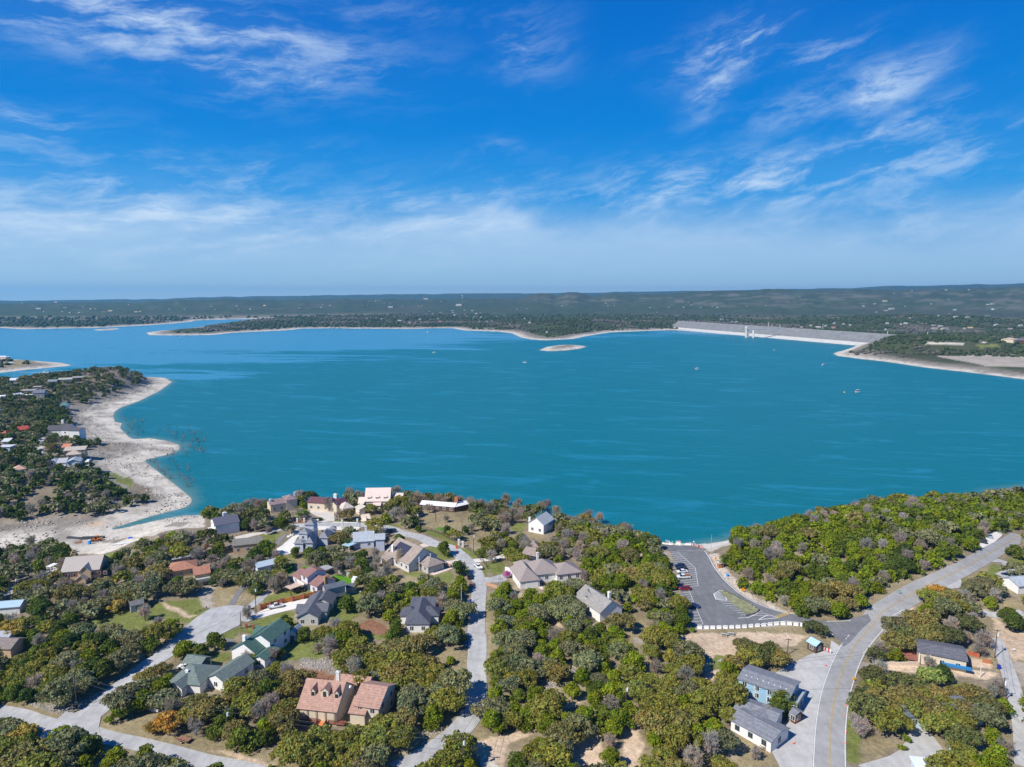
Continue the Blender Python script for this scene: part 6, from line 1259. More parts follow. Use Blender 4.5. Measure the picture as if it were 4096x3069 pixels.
# ---------------------------------------------------------------- boats
def make_boat(L_=7.):
    t = empty('motor_boat'); m = MB(); pts = [(-L_/2,-1.1),(L_*.2,-1.2),(L_/2,0),(L_*.2,1.2),(-L_/2,1.1)]; n = 5
    m.add([(a*.9, b*.75, -.2) for a, b in pts]+[(a, b, .9) for a, b in pts], [tuple(range(n-1,-1,-1)), tuple(range(n,2*n))]+[(k,(k+1)%n,n+(k+1)%n,n+k) for k in range(n)]); m.build('hull', plain((.82,.82,.80), .4), t)
    MB_box(t, 'cabin', (-1.2,1.4,-.7,.7,.9,1.9), CGL); MB_box(t, 'canopy', (-1.8,1.5,-.9,.9,2.2,2.35), plain((.8,.8,.78))); MB_box(t, 'engine', (-L_/2-.5,-L_/2,-.3,.3,0,1.1), RUB); return t
bt = None
for tg, (a, b), s, hd, l in (('p',(775,1014),1.5,10,'white motor boat with canopy, nearest on the lake'),('p',(480,780),1.5,200,'dark and white motor boat off the headland'),('p',(53,652),1.3,90,'small white boat in front of the dam'),('o',(1600,815),1.4,0,'white motor boat right of the lake centre'),
     ('o',(110,758),1.2,170,'small white boat left of the oval islet'),('n',(1540,674),1.5,0,'white boat in the middle distance'),('n',(550,477),1.4,20,'white boat off the marina'),('m',(1563,540),1.3,0,'dark boat off the long sand spit'),('m',(400,841),1.6,190,'white speedboat behind the peninsula with wake'),('n',(1200,462),1.3,30,'tiny white boat beside the far beach')):
    if bt is None: bt = o = make_boat()
    else: o = copy_tree(bt)
    p = plane(*P(tg,a,b), 0.); o.location = (p[0], p[1], 0.05); o.scale = (s,)*3; o.rotation_euler = (0,0,R(hd)); tagit(o, l, 'boat', 'motor boats on the lake')
p = plane(*P('n',1481,495)); t = empty('sailing_boat', (p[0], p[1], 0)); tagit(t, 'sailing boat with bare mast near the far beach', 'sailing boat'); m = MB(); m.prism([(-4,-1.2),(2,-1.3),(5,0),(2,1.3),(-4,1.2)], 0, 1.2); m.build('hull', TRIM, t); m = MB(); m.tube((0,0,1.2), (0,0,15), .22); m.build('mast', TRIM, t); m = MB(); m.tube((0,0,2.4), (-4,0,2.4), .25); m.build('boom', TRIM, t)
p = plane(*P('m',320,846)); m = MB(); m.add([(-26,-1.,.02),(26,-2.2,.02),(26,2.2,.02),(-26,.6,.02)], [(0,1,2,3)]); tagit(m.build('boat_wake', plain((.7,.76,.8)), loc=(p[0], p[1], .03), rz=R(12)), 'white wake behind the speedboat', 'wake', kind='stuff')
for i, (tg, a, b) in enumerate((('p',660,1017),('o',1660,525),('o',1700,530),('o',1750,532),('o',1790,535),('o',1860,545),('o',1910,548),('o',1620,522))):
    p = plane(*P(tg,a,b)); m = MB(); m.tube((0,0,-.3),(0,0,1.3), 1.1,.6, n=8); m.tube((0,0,1.3),(0,0,2.0), .25, n=6); tagit(m.build('buoy', plain((.8,.45,.3) if i == 0 else (.8,.8,.78)), loc=(p[0],p[1],0)), 'small orange buoy left of the nearest boat' if i == 0 else ordn[i-1]+' white buoy from the left in front of the dam', 'buoy', None if i == 0 else 'buoys in front of the dam')
# marina: three lines of roofed slips and moored boats along the far beach
for i, (a0, a1, b) in enumerate(((595,760,462),(770,900,468),(905,1030,466),(640,740,458))):
    p, q = plane(*P('n',a0,b)), plane(*P('n',a1,b)); L_ = float(np.hypot(*(q-p))); t = empty('marina_dock', (p[0], p[1], 0), math.atan2(q[1]-p[1], q[0]-p[0])); tagit(t, ('left','middle','right','rear left')[i]+' floating dock with roofed slips at the far marina', 'dock', 'docks of the far marina')
    MB_box(t, 'deck', (0, L_, -2, 2, 0, .8), plain((.40,.40,.42)))
    n = int(L_/14)
    for k in range(n):
        if (k+i) % 3: MB_box(t, 'slip_roof', (k*14+1, k*14+10, -9, 9, 5, 5.6), plain((.60,.62,.68) if k % 2 else (.16,.2,.34))); [MB_box(t, 'post', (k*14+x_, k*14+x_+.5, -8, -7.5, 0, 5), TRIM) for x_ in (1.5, 9)]
# ---------------------------------------------------------------- dam
def build_dam():
    cr = [P('o',1500,402), P('o',2212,447), P('p',600,492), P('p',1430,542)]; wl = [P('o',1400,480), P('o',1700,499), P('o',2212,541), P('p',400,580), P('p',830,612)]
    H_ = 33.; a = plane(*P('o',1505,402), H_); b = plane(*P('p',1560,546), H_); d = b-a; L_ = float(np.hypot(*d)); t = empty('dam', (a[0], a[1], 0), math.atan2(d[1], d[0])); tagit(t, 'long grey rock-faced earth dam with white waterline band', 'dam')
    w0 = plane(*P('o',1700,499)); w1 = plane(*P('p',600,596)); n = np.array((-d[1], d[0]))/L_
    run = [float(-np.dot(w-a, n)) for w in (w0, w1)]; base = max(30., sum(run)/2)
    s0 = float(np.dot(w0-a, d)/L_); s1 = float(np.dot(w1-a, d)/L_)
    def f(x): return np.interp(x, [0, s0, s1, L_], [run[0]*.95, run[0], run[1], run[1]])
    N_ = 24; xs = np.linspace(-60, L_+40, N_); levels = [(-6, 1.12, 0), (0, 1.0, 0), (9, .74, 0), (9.8, .66, 1), (H_, .02, 1), (H_, -.08, 2), (H_-1.2, -.10, 2), (-4, -.9, 3)]
    mb = MB(); vs = []
    for x in xs:
        for z, k, _ in levels: vs.append((x, -f(x)*k if k > 0 else -base*k, z))
    nl = len(levels); fs = {0: [], 1: [], 2: [], 3: []}
    for i in range(N_-1):
        for j in range(nl-1): fs[levels[j+1][2]].append((i*nl+j, (i+1)*nl+j, (i+1)*nl+j+1, i*nl+j+1))
    def part(nm, ids, m):
        q = MB(); q.add(vs, sum([fs[k] for k in ids], [])); q.build(nm, m, t)
    part('wave_washed_band', [0], mat('white_riprap', (.50,.49,.455), .95, .12, .05, detail=10)); part('rock_face', [1], mat('grey_riprap', (.205,.205,.205), .95, .22, .06, detail=12)); part('crest_road', [2], mat('crest', (.50,.48,.44), .9, .08, .1)); part('rear_slope', [3], mat('rear_grass', (.16,.16,.08), .9, .15, .05))
    LAND.append((*P('p',300,520), 'the dam'))
    # guard posts on the crest
    for i, (tg, x_, y0_, y1_) in enumerate((('p',103,427,452),('p',473,425,466),('p',1033,485,513),('p',1378,497,533),('p',5,405,448),('p',35,428,450))):
        c = plane(*P(tg,x_,y1_), H_); hh = (y1_-y0_)/2.16/2731*float(np.hypot(*c)); q = MB(); q.tube((0,0,0), (0,0,hh), .9, .6, 6); tagit(q.build('mast', plain((.6,.6,.58)), loc=(c[0], c[1], H_)), ordn[i]+' slender light mast standing on the dam crest', 'mast', 'masts on the dam crest')
    # intake tower and its bridge
    p = plane(*P('o',2031,541)); D = float(np.hypot(*p)); tw = 30/2.16/2731*D/2*.86; ht = 89/2.16/2731*D
    T = empty('intake_tower', (p[0], p[1], 0), math.atan2(d[1], d[0])); tagit(T, 'square concrete intake tower standing in the lake by the dam', 'tower'); cm = mat('tower_concrete', (.62,.60,.55), .9, .08, .2)
    MB_box(T, 'shaft', (-tw*.75, tw*.75, -tw*.75, tw*.75, -5, ht*.74), cm)
    for x_ in (-tw*.85, tw*.55): MB_box(T, 'buttress', (x_, x_+tw*.3, -tw*.95, -tw*.76, -5, ht*.72), cm)
    MB_box(T, 'gate_house', (-tw*1.05, tw*1.05, -tw*1.05, tw*1.05, ht*.74, ht), cm); MB_box(T, 'roof', (-tw*1.1, tw*1.1, -tw*1.1, tw*1.1, ht, ht+.8), TRIM); MB_box(T, 'window', (-tw*.3, tw*.3, -tw*1.08, -tw*1.06, ht*.8, ht*.9), GLASS)
    e = plane(*P('p',75,462), H_); zt = ht*.74; q = Vector((e[0]-p[0], e[1]-p[1], 0)); Lb = q.length; Bn = empty('access_bridge', (p[0], p[1], 0), math.atan2(q.y, q.x)); tagit(Bn, 'steel truss footbridge linking the intake tower to the dam', 'bridge')
    dz = H_-zt; m = MB(); n_ = 22; st = plain((.30,.33,.36))
    for s in (-1.8, 1.8):
        m.tube((tw,s,zt), (Lb,s,zt+dz), .55, n=4); m.tube((tw,s,zt-3.2), (Lb,s,zt+dz-3.2), .45, n=4)
        for k in range(n_): x0_ = tw+(Lb-tw)*k/n_; x1_ = tw+(Lb-tw)*(k+1)/n_; z0_ = zt+dz*(x0_-tw)/(Lb-tw); z1_ = zt+dz*(x1_-tw)/(Lb-tw); m.tube((x0_,s,z0_-3.2), (x1_,s,z1_), .25, n=3, cap=False)
    m.build('truss', st, Bn); m = MB(); m.add([(tw,-1.8,zt+.1),(Lb,-1.8,zt+dz+.1),(Lb,1.8,zt+dz+.1),(tw,1.8,zt+.1)], [(0,1,2,3)]); m.build('deck', plain((.5,.5,.5)), Bn)
    pr_ = plane(*P('o',2157,525)); k = float(np.dot(pr_-p, np.array((q.x, q.y)))/Lb); m = MB(); m.box(k-3, k+3, -2.5, 2.5, -3, zt-3.4+dz*k/Lb); m.build('pier', cm, Bn)
build_dam()
x, y, z = ground(*P('n',1783,202)); D = math.hypot(x, y); h_ = 28/2.16/2731*D; t = empty('water_tower', (x, y, z)); tagit(t, 'tall white water tower on the far wooded plain', 'water tower'); m = MB(); m.tube((0,0,0), (0,0,h_*.65), h_*.06, n=10); m.build('stem', TRIM, t); m = MB(); m.tube((0,0,h_*.62), (0,0,h_*.75), h_*.07, h_*.19, 12); m.tube((0,0,h_*.75), (0,0,h_*.92), h_*.19, h_*.17, 12); m.tube((0,0,h_*.92), (0,0,h_), h_*.17, h_*.03, 12); m.build('tank', TRIM, t)
# ---------------------------------------------------------------- far houses
def far_house(px, wpx, label, col, rc, hh=1.):
    x, y, z = ground(*px); D = math.hypot(x, y); w = wpx/2731*D*.72; h = max(4., w*.2)*hh; d = max(10., w*.5); t = empty('house', (x, y, z), R(rng.uniform(-25, 25))); tagit(t, label, 'house', 'houses scattered over the far shore')
    wl, rf = block_meshes(w, d, -3, h+3, ('x','hip','x','flat')[int(rng.integers(4))], h*.45, .4, .5)
    for q in (wl, rf): q.v = [(a-w/2, b, c) for a, b, c in q.v]
    wl.build('wall', wallm(col), t); rf.build('roof', plain(rc), t)
FH = [('o',70,372,26,0),('o',107,384,20,0),('o',150,418,32,0),('o',130,400,14,3),('o',235,370,18,3),('o',302,503,22,0),('o',430,271,18,0),('o',125,292,16,0),('o',40,296,20,3),('o',733,230,9,0),('o',812,247,22,0),('o',883,268,14,3),('o',830,272,10,0),('o',1192,285,18,0),('o',1252,325,14,0),('o',1352,284,14,0),
 ('o',1485,284,20,0),('o',1524,240,24,3),('o',1555,263,22,0),('o',1630,284,24,3),('o',1730,278,16,0),('o',1775,284,26,0),('o',1708,381,26,0),('o',1815,390,40,0),('o',1895,370,26,0),('o',1905,411,30,3),('o',1945,411,22,0),('o',985,384,30,3),('o',1040,157,6,0),('o',1095,168,18,3),('o',2030,270,20,3),('o',2195,270,14,3),
 ('n',1240,402,56,0),('n',1413,390,40,0),('n',1588,404,46,1),('n',1325,418,32,3),('n',1130,398,10,0),('n',1497,318,18,0),('n',1597,328,24,0),('n',1697,314,32,0),('n',1706,330,30,0),('n',1804,308,22,0),('n',1868,312,30,0),('n',1902,338,30,0),('n',1826,368,30,0),('n',1880,374,14,0),('n',1512,388,24,0),('n',1574,384,22,3),('n',1714,352,28,0),('n',1804,354,24,3),('n',1940,332,16,0),('n',2078,366,24,3),('n',2145,358,28,3),('n',2200,358,24,0),('n',1997,408,32,0),('n',2197,430,14,3),('n',1655,402,12,0),('n',1930,404,24,3),('n',1085,382,24,3),('n',960,390,14,3),('n',1372,424,16,0),('n',1470,374,24,3),('n',1527,336,18,0),
 ('n',1982,377,30,0),('n',2040,400,16,3),('n',1550,345,14,0),('n',1758,372,20,3),('n',1940,370,22,3),('n',1400,268,16,2),('n',1433,268,18,2),('n',1465,212,56,2),('n',1595,230,14,2),('n',1660,226,10,0),('n',1160,285,60,0),('n',978,230,10,2),('n',1033,230,18,2),('n',1065,224,18,2),('n',962,268,12,2),('n',920,268,10,2),('n',573,260,12,2),('n',560,286,20,0),('n',638,266,22,0),('n',70,268,40,2),('n',1263,270,10,0),('n',1110,250,14,0),('n',1160,246,12,2),('n',605,208,10,2),('n',1750,268,80,0),('n',370,288,14,0),('n',455,288,12,0),
 ('m',560,286,30,2),('m',780,298,26,2),('m',895,322,42,2),('m',950,316,50,2),('m',1175,325,44,2),('m',1210,320,20,2),('m',535,320,26,0),('m',600,330,24,0),('m',680,330,24,0),('m',820,298,24,2),('m',480,240,36,0),('m',190,250,14,0),('m',330,298,50,0),('m',1825,272,16,2),('m',1855,300,20,0),('m',2045,272,24,0),('m',2060,300,16,2),('m',2160,300,24,0),('m',1590,300,14,0),('m',1460,300,12,0),('m',1230,245,10,0),('m',715,280,18,0),('m',1465,400,14,0),('m',1110,262,12,0),('m',375,322,14,2),
 ('p',435,458,58,0),('p',570,462,40,1),('p',290,456,30,3),('p',375,444,26,0),('p',510,446,34,3),('p',1075,300,60,0),('p',1020,312,40,3),('p',825,273,24,0),('p',927,254,30,0),('p',1015,232,50,2),('p',1092,164,22,0),('p',1250,140,10,0),('p',1415,255,14,0),('p',1570,215,30,0),('p',1540,133,24,2),('p',1965,300,54,4),('p',1900,260,30,0),('p',1945,256,40,0),('p',1615,305,34,4),('p',1500,450,52,0),('p',1445,470,60,3),('p',1540,476,80,3),('p',1905,360,46,0),('p',1570,344,24,3),('p',1487,358,22,0),('p',1365,362,28,3),('p',1630,368,50,0),('p',1730,372,44,3),('p',1190,425,40,0),('p',1150,430,26,3),('p',1035,425,30,0),('p',1018,480,18,0),('p',712,440,20,0),('p',660,430,24,3),('p',575,424,24,0),('p',1225,380,20,3),('p',1750,460,50,2),('p',1980,440,40,0),('p',2100,470,40,3),('p',2190,445,40,0),('p',940,325,20,3),('p',1440,440,40,3),('p',280,196,8,0),('p',1190,274,14,0),('p',1700,470,24,3),('p',1740,132,16,2)]
FC = [((.45,.43,.39),(.50,.49,.48)),((.55,.40,.34),(.50,.14,.09)),((.62,.48,.26),(.60,.47,.28)),((.45,.40,.34),(.36,.33,.30)),((.6,.6,.56),(.12,.26,.32))]
FN = ['small white-roofed house','red-roofed house','tan-roofed building','grey-brown roofed house','blue-roofed house']
FL = [('m','the far left plain'),('n','the middle far shore'),('o','the slopes left of the dam'),('p','the slopes behind the dam')]
cnt = {}
rows_ = []
for tg, a, b, w, c in FH:
    u, v = P(tg, a, b); rows_.append((u, v, tg, w, c))
rows_.sort()
for u, v, tg, w, c in rows_:
    band = 'high on' if v < 1215 else ('halfway down' if v < 1262 else 'low on')
    size = 'wide' if w > 34 else ('tiny' if w < 17 else 'small')
    base = '%s %s %s %s' % (size, ['white-roofed house','red-roofed house','tan-roofed building','grey-brown roofed house','blue-roofed house'][c], band, dict(FL)[tg]); cnt[base] = cnt.get(base, 0)+1
    n = cnt[base]; lab = base if n == 1 else base+', '+(ordn[n-1] if n <= 20 else 'further')+' from left'
    if n == 1: lab = base+', first from left'
    far_house((u, v), w/2.16*.92, lab, FC[c][0], FC[c][1])
# ---------------------------------------------------------------- trees
def leafmat(name, attr=False, var=.30):
    m, N, L, B = nodes_mat(name); B.inputs['Roughness'].default_value = .75; B.inputs['Specular IOR Level'].default_value = .15
    if attr: s = N.new('ShaderNodeAttribute'); s.attribute_name = 'Col'; co = s.outputs['Color']
    else: s = N.new('ShaderNodeObjectInfo'); co = s.outputs['Color']
    geo = N.new('ShaderNodeNewGeometry'); n = N.new('ShaderNodeTexNoise'); n.inputs['Scale'].default_value = .9; n.inputs['Detail'].default_value = 3; L.new(geo.outputs['Position'], n.inputs['Vector'])
    r = N.new('ShaderNodeMapRange'); r.inputs[1].default_value = .35; r.inputs[2].default_value = .65; r.inputs[3].default_value = 1-var; r.inputs[4].default_value = 1+var; L.new(n.outputs['Fac'], r.inputs[0])
    r2 = N.new('ShaderNodeMapRange'); r2.inputs[3].default_value = .78; r2.inputs[4].default_value = 1.24; L.new(geo.outputs['Random Per Island'], r2.inputs[0])
    k = N.new('ShaderNodeMath'); k.operation = 'MULTIPLY'; L.new(r.outputs[0], k.inputs[0]); L.new(r2.outputs[0], k.inputs[1])
    n2 = N.new('ShaderNodeTexNoise'); n2.inputs['Scale'].default_value = .55; n2.inputs['Detail'].default_value = 4; L.new(geo.outputs['Position'], n2.inputs['Vector']); r3 = N.new('ShaderNodeMapRange'); r3.inputs[1].default_value = .35; r3.inputs[2].default_value = .65; L.new(n2.outputs['Fac'], r3.inputs[0])
    hm = N.new('ShaderNodeMix'); hm.data_type = 'RGBA'; hm.inputs[6].default_value = (.84,1.0,1.1,1); hm.inputs[7].default_value = (1.16,1.0,.9,1); L.new(r3.outputs[0], hm.inputs['Factor']); hx = N.new('ShaderNodeVectorMath'); hx.operation = 'MULTIPLY'; L.new(co, hx.inputs[0]); L.new(hm.outputs[2], hx.inputs[1]); co = hx.outputs[0]
    vm = N.new('ShaderNodeVectorMath'); vm.operation = 'SCALE'; L.new(co, vm.inputs[0]); L.new(k.outputs[0], vm.inputs['Scale']); L.new(vm.outputs[0], B.inputs['Base Color'])
    tr = N.new('ShaderNodeBsdfTranslucent'); L.new(vm.outputs[0], tr.inputs['Color']); mx = N.new('ShaderNodeMixShader'); mx.inputs[0].default_value = .32
    out = [q for q in N if q.type == 'OUTPUT_MATERIAL'][0]; L.new(B.outputs[0], mx.inputs[1]); L.new(tr.outputs[0], mx.inputs[2]); L.new(mx.outputs[0], out.inputs['Surface']); return m
LEAF = leafmat('foliage'); LEAFA = leafmat('foliage_mass', True); TWIG = leafmat('twigs', False, .15); BARK = mat('bark', (.13,.105,.085), .95, .25, 4.)
def unit(v): return v/np.maximum(np.linalg.norm(v, axis=-1, keepdims=True), 1e-9)
def crown(kind, g, nq, qs):
    """leaf quads (n,4,3) of a crown of nominal radius about 1 (x r) built from many leaf clumps"""
    if kind == 'juniper': nc, H, rz, rc = 30, 1.55, .85, (.26,.42)
    elif kind == 'shrub': nc, H, rz, rc = 12, 1.1, .6, (.3,.45)
    else: nc, H, rz, rc = 36, 1.35, .50, (.20,.36)
    th = g.random(nc)*2*math.pi; zc = g.random(nc)
    if kind == 'juniper': zc = zc**.9; rad = np.sqrt(np.clip(1-(zc*.98)**1.8, 0.04, 1))*(.35+.5*g.random(nc)); cz = .28+zc*1.15
    elif kind == 'shrub': rad = .55*np.sqrt(g.random(nc)); cz = .3+.5*zc
    else: rad = .92*np.sqrt(g.random(nc)); cz = .62+zc*.25+(1-rad**2)*.42
    lop = 1+.22*np.sin(th*2+g.random()*6)+.12*np.sin(th*3+g.random()*6)
    C = np.stack([rad*lop*np.cos(th), rad*lop*np.sin(th), cz], 1); rr_ = rc[0]+(rc[1]-rc[0])*g.random(nc)
    k = g.integers(0, nc, nq); d = unit(g.normal(size=(nq, 3))+np.array((0,0,.35))); d[:, 2] *= .8
    p = C[k]+d*(rr_[k]*(.72+.34*g.random(nq)))[:, None]
    n = unit(d+g.normal(size=(nq, 3))*.55); a = unit(np.cross(n, g.normal(size=(nq, 3)))); b = np.cross(n, a); s = qs*(.6+.8*g.random(nq))[:, None]
    return np.stack([p-a*s-b*s*.7, p+a*s-b*s*.6, p+a*s*.8+b*s*.7, p-a*s*.7+b*s*.8], 1)
def twigs(g, nmain=7, dens=1.):
    """leafless crown: ribbons (n,4,3) and limbs"""
    segs, limbs = [], []
    def grow(p, d, L_, r, lev):
        n = 3; q = p
        for k in range(n):
            d = unit(d+g.normal(size=3)*.22+np.array((0,0,.06))); e = q+d*L_/n
            (limbs if lev < 2 else segs).append((q, e, r*(1-.25*k))); q = e
            if lev < 4:
                for _ in range(2 if lev < 3 else int(3*dens)):
                    dd = unit(d+g.normal(size=3)*.75); grow(q, dd, L_*(.62+.2*g.random()), r*.52, lev+1)
    for k in range(nmain):
        t = 2*math.pi*k/nmain+g.random(); grow(np.array((0,0,.38)), unit(np.array((math.cos(t)*.8, math.sin(t)*.8, .75+.5*g.random()))), .42, .03, 1)
    Q = []
    for a, b, r in segs:
        w = max(r*.9, .011); s = unit(np.cross(b-a, g.normal(size=3)))*w; Q.append((a-s, a+s, b+s*.6, b-s*.6))
    return np.array(Q), limbs
def qmesh(name, Q, m): return npmesh(name, Q.reshape(-1, 3), np.arange(len(Q)*4).reshape(-1, 4), [m])
PROTO = {}
def mkproto():
    for kind, n, nq, qs in (('juniper', 5, 2600, .060), ('oak', 6, 3300, .052), ('shrub', 2, 700, .085)):
        PROTO[kind] = []
        for i in range(n):
            g = np.random.default_rng(100*i+len(kind)); me = qmesh('crown', crown(kind, g, nq, qs), LEAF); t = MB()
            if kind == 'juniper':
                for k in range(3): a = k*2.1+i; t.tube((0,0,-.15), (.12*math.cos(a), .12*math.sin(a), .5), .05, .03, 6); t.tube((.12*math.cos(a), .12*math.sin(a), .5), (.3*math.cos(a), .3*math.sin(a), 1.0), .03, .012, 5)
            elif kind == 'oak':
                t.tube((0,0,-.15), (.03,.02,.4), .07, .05, 7)
                for k in range(5): a = k*1.26+i; t.tube((.03,.02,.38), (.35*math.cos(a), .35*math.sin(a), .68), .035, .022, 5); t.tube((.35*math.cos(a), .35*math.sin(a), .68), (.7*math.cos(a+.2), .7*math.sin(a+.2), .95), .022, .01, 4)
            else: t.tube((0,0,-.1), (0,0,.4), .05, .02, 5)
            to = t.build('trunk', BARK); tm = to.data; bpy.data.objects.remove(to); PROTO[kind].append((me, tm))
    PROTO['bare'] = []
    for i in range(5):
        g = np.random.default_rng(900+i); Q, limbs = twigs(g, 6); Q[..., 2] = Q[..., 2]*.92; me = qmesh('branches', Q, TWIG); t = MB(); t.tube((0,0,-.15), (0,0,.4), .05, .04, 7)
        for a, b, r in limbs: t.tube(a, b, r*.9, r*.7, 4, cap=False)
        to = t.build('trunk', BARK); tm = to.data; bpy.data.objects.remove(to); PROTO['bare'].append((me, tm))
mkproto()
PAL = dict(jb=('juniper',(0.209,0.259,0.015),'bright green'), jd=('juniper',(0.086,0.130,0.026),'dark green'), jm=('juniper',(0.138,0.182,0.024),'mid green'), oo=('oak',(0.256,0.256,0.049),'olive'), og=('oak',(0.237,0.243,0.115),'grey-green'),
           ob=('oak',(.260,.225,.072),'brownish'), od=('oak',(0.154,0.164,0.054),'deep olive'), orr=('oak',(.43,.26,.055),'orange'), yl=('oak',(.47,.38,.085),'golden yellow'), bg=('bare',(0.430,0.375,0.310),'grey'), bt=('bare',(0.460,0.370,0.260),'tan'), bm=('bare',(0.410,0.335,0.290),'mauve-grey'),
           pk=('bare',(0.720,0.200,0.550),'purple-blossomed'), sh=('shrub',(0.220,0.231,0.110),'grey-green'), sj=('shrub',(0.176,0.242,0.022),'bright green'), pg=('oak',(0.384,0.461,0.115),'pale green'))
KW = dict(juniper='juniper', oak='oak', bare='leafless tree', shrub='shrub')
CAT = dict(juniper='juniper tree', oak='oak tree', bare='bare tree', shrub='shrub')
RAD = dict(jb=3.2, jd=3.3, jm=3.1, oo=4.2, og=4.3, ob=4.4, od=4.2, orr=3.4, yl=3.6, bg=3.7, bt=3.5, bm=3.6, pk=2.4, sh=1.5, sj=1.5, pg=3.6)
MIX = [  # photograph polygon, mix of tree types, spacing
 (PL('l',(560,740),(640,530),(820,460),(1200,370),(1600,290),(2209,180),(2400,100),(2400,1000),(2209,1300),(1900,1460),(1560,1400),(1100,1280),(800,1100),(640,900)), dict(jb=.58, jm=.26, og=.06, bg=.08, ob=.02), 4.4),
 (PL('k',(-50,380),(1500,240),(2300,180),(2300,700),(1700,860),(1100,1250),(500,1560),(-50,1600)), dict(jb=.48, jm=.26, jd=.06, og=.10, bg=.08, bm=.02), 4.5),
 (PL('h',(0,120),(200,0),(560,100),(700,300),(900,420),(1000,600),(1050,900),(1180,1100),(1100,1280),(700,1350),(0,1619)), dict(jb=.38, jm=.18, oo=.16, og=.16, ob=.06, bg=.06), 4.9),
 (PL('f',(1030,1130),(2212,1000),(2300,1640),(1040,1640)), dict(jb=.44, jm=.14, oo=.18, og=.14, bg=.10), 4.9), (PL('g',(1030,0),(2300,0),(2300,1619),(1040,1619)), dict(jb=.42, jm=.16, oo=.14, og=.20, ob=.03, bg=.05), 5.0),
 (PL('i',(0,300),(300,200),(600,250),(900,600),(1200,650),(1200,1640),(0,1640)), dict(oo=.60, og=.14, ob=.08, jb=.13, orr=.01, bg=.04), 5.6),
 (PL('j',(300,560),(1500,560),(1850,900),(1900,1619),(1300,1500),(900,1350),(300,1150)), dict(ob=.26, od=.36, oo=.24, og=.10, bg=.04), 6.2), (PL('j',(1500,600),(2300,600),(2300,1700),(1500,1700)), dict(jb=.45, od=.2, jm=.2, bg=.15), 5.6),
 (PL('j',(480,-40),(2000,-40),(1950,480),(480,480)), dict(ob=.30, od=.30, jb=.20, og=.10, bg=.10), 5.8),
 (PL('c',(-60,0),(700,40),(1500,200),(1650,420),(1200,760),(600,980),(-60,880)), dict(jm=.30, jd=.18, jb=.14, og=.20, oo=.16, bg=.02), 4.9), (PL('c',(-60,1060),(600,1200),(1300,1280),(2300,1560),(2300,1800),(-60,1800)), dict(jb=.24, jm=.26, og=.22, oo=.24, yl=.01, ob=.03), 5.0),
 (PL('e',(780,1100),(2212,1000),(2212,1600),(1100,1600)), dict(oo=.60, og=.14, ob=.14, jb=.12), 5.6), (PL('e',(1600,260),(2300,260),(2300,1100),(1620,700)), dict(oo=.46, ob=.22, og=.18, jm=.08, bg=.06), 5.5), (PL('g',(-40,150),(900,150),(900,1500),(-40,1500)), dict(oo=.40, og=.30, ob=.18, jm=.10, bg=.02), 5.5),
 (PL('e',(380,480),(1100,520),(1100,1000),(300,1300),(0,1250),(0,700)), dict(oo=.30, ob=.18, orr=.06, bg=.26, jm=.12, og=.08), 5.4), (PL('e',(-200,600),(420,700),(420,1300),(-200,1250)), dict(bg=.40, bm=.15, orr=.14, ob=.2, oo=.11), 5.2),
 (PL('y',(-1400,-80),(3200,-120),(7000,500),(7200,900),(4200,800),(2300,300),(-1400,330)), dict(bg=.36, bt=.16, bm=.14, od=.14, og=.10, jm=.10), 5.6),
 (PL('f',(0,0),(2300,60),(2300,420),(1800,420),(900,520),(0,300)), dict(bg=.34, bt=.22, bm=.10, og=.16, jd=.10, oo=.08), 5.8), (PL('f',(900,420),(2300,500),(2300,800),(900,830)), dict(bg=.22, oo=.24, og=.18, jm=.20, bt=.10, orr=.02, jb=.04), 5.4),
 (PL('d',(0,420),(1000,280),(1100,600),(700,740),(0,740)), dict(od=.24, jm=.22, bg=.30, og=.24), 5.5), (PL('d',(0,740),(2212,700),(2212,1250),(0,1250)), dict(bg=.30, bt=.10, jd=.14, jm=.16, og=.14, oo=.10, od=.06), 5.4),
 (PL('b',(-60,1200),(2300,1180),(2300,1700),(-60,1700)), dict(og=.28, bg=.26, jm=.18, oo=.16, ob=.08, bt=.04), 5.3), (PL('b',(-60,460),(900,400),(640,900),(-60,1180)), dict(jm=.34, jd=.22, bg=.24, og=.20), 5.3), (PL('b',(400,900),(2300,700),(2300,1250),(200,1250)), dict(og=.30, ob=.20, bg=.26, oo=.14, jm=.10), 5.5),
]
DEFMIX = dict(jb=.20, jm=.20, oo=.18, og=.16, bg=.18, bt=.08)
LMIX = dict(jd=.26, jm=.14, od=.20, og=.12, bg=.12, bm=.12, bt=.04)
def pin(u, v, poly):
    n = len(poly); c = False; j = n-1
    for i in range(n):
        a, b = poly[i]; e, f = poly[j]
        if (b > v) != (f > v) and u < (e-a)*(v-b)/(f-b)+a: c = not c
        j = i
    return c
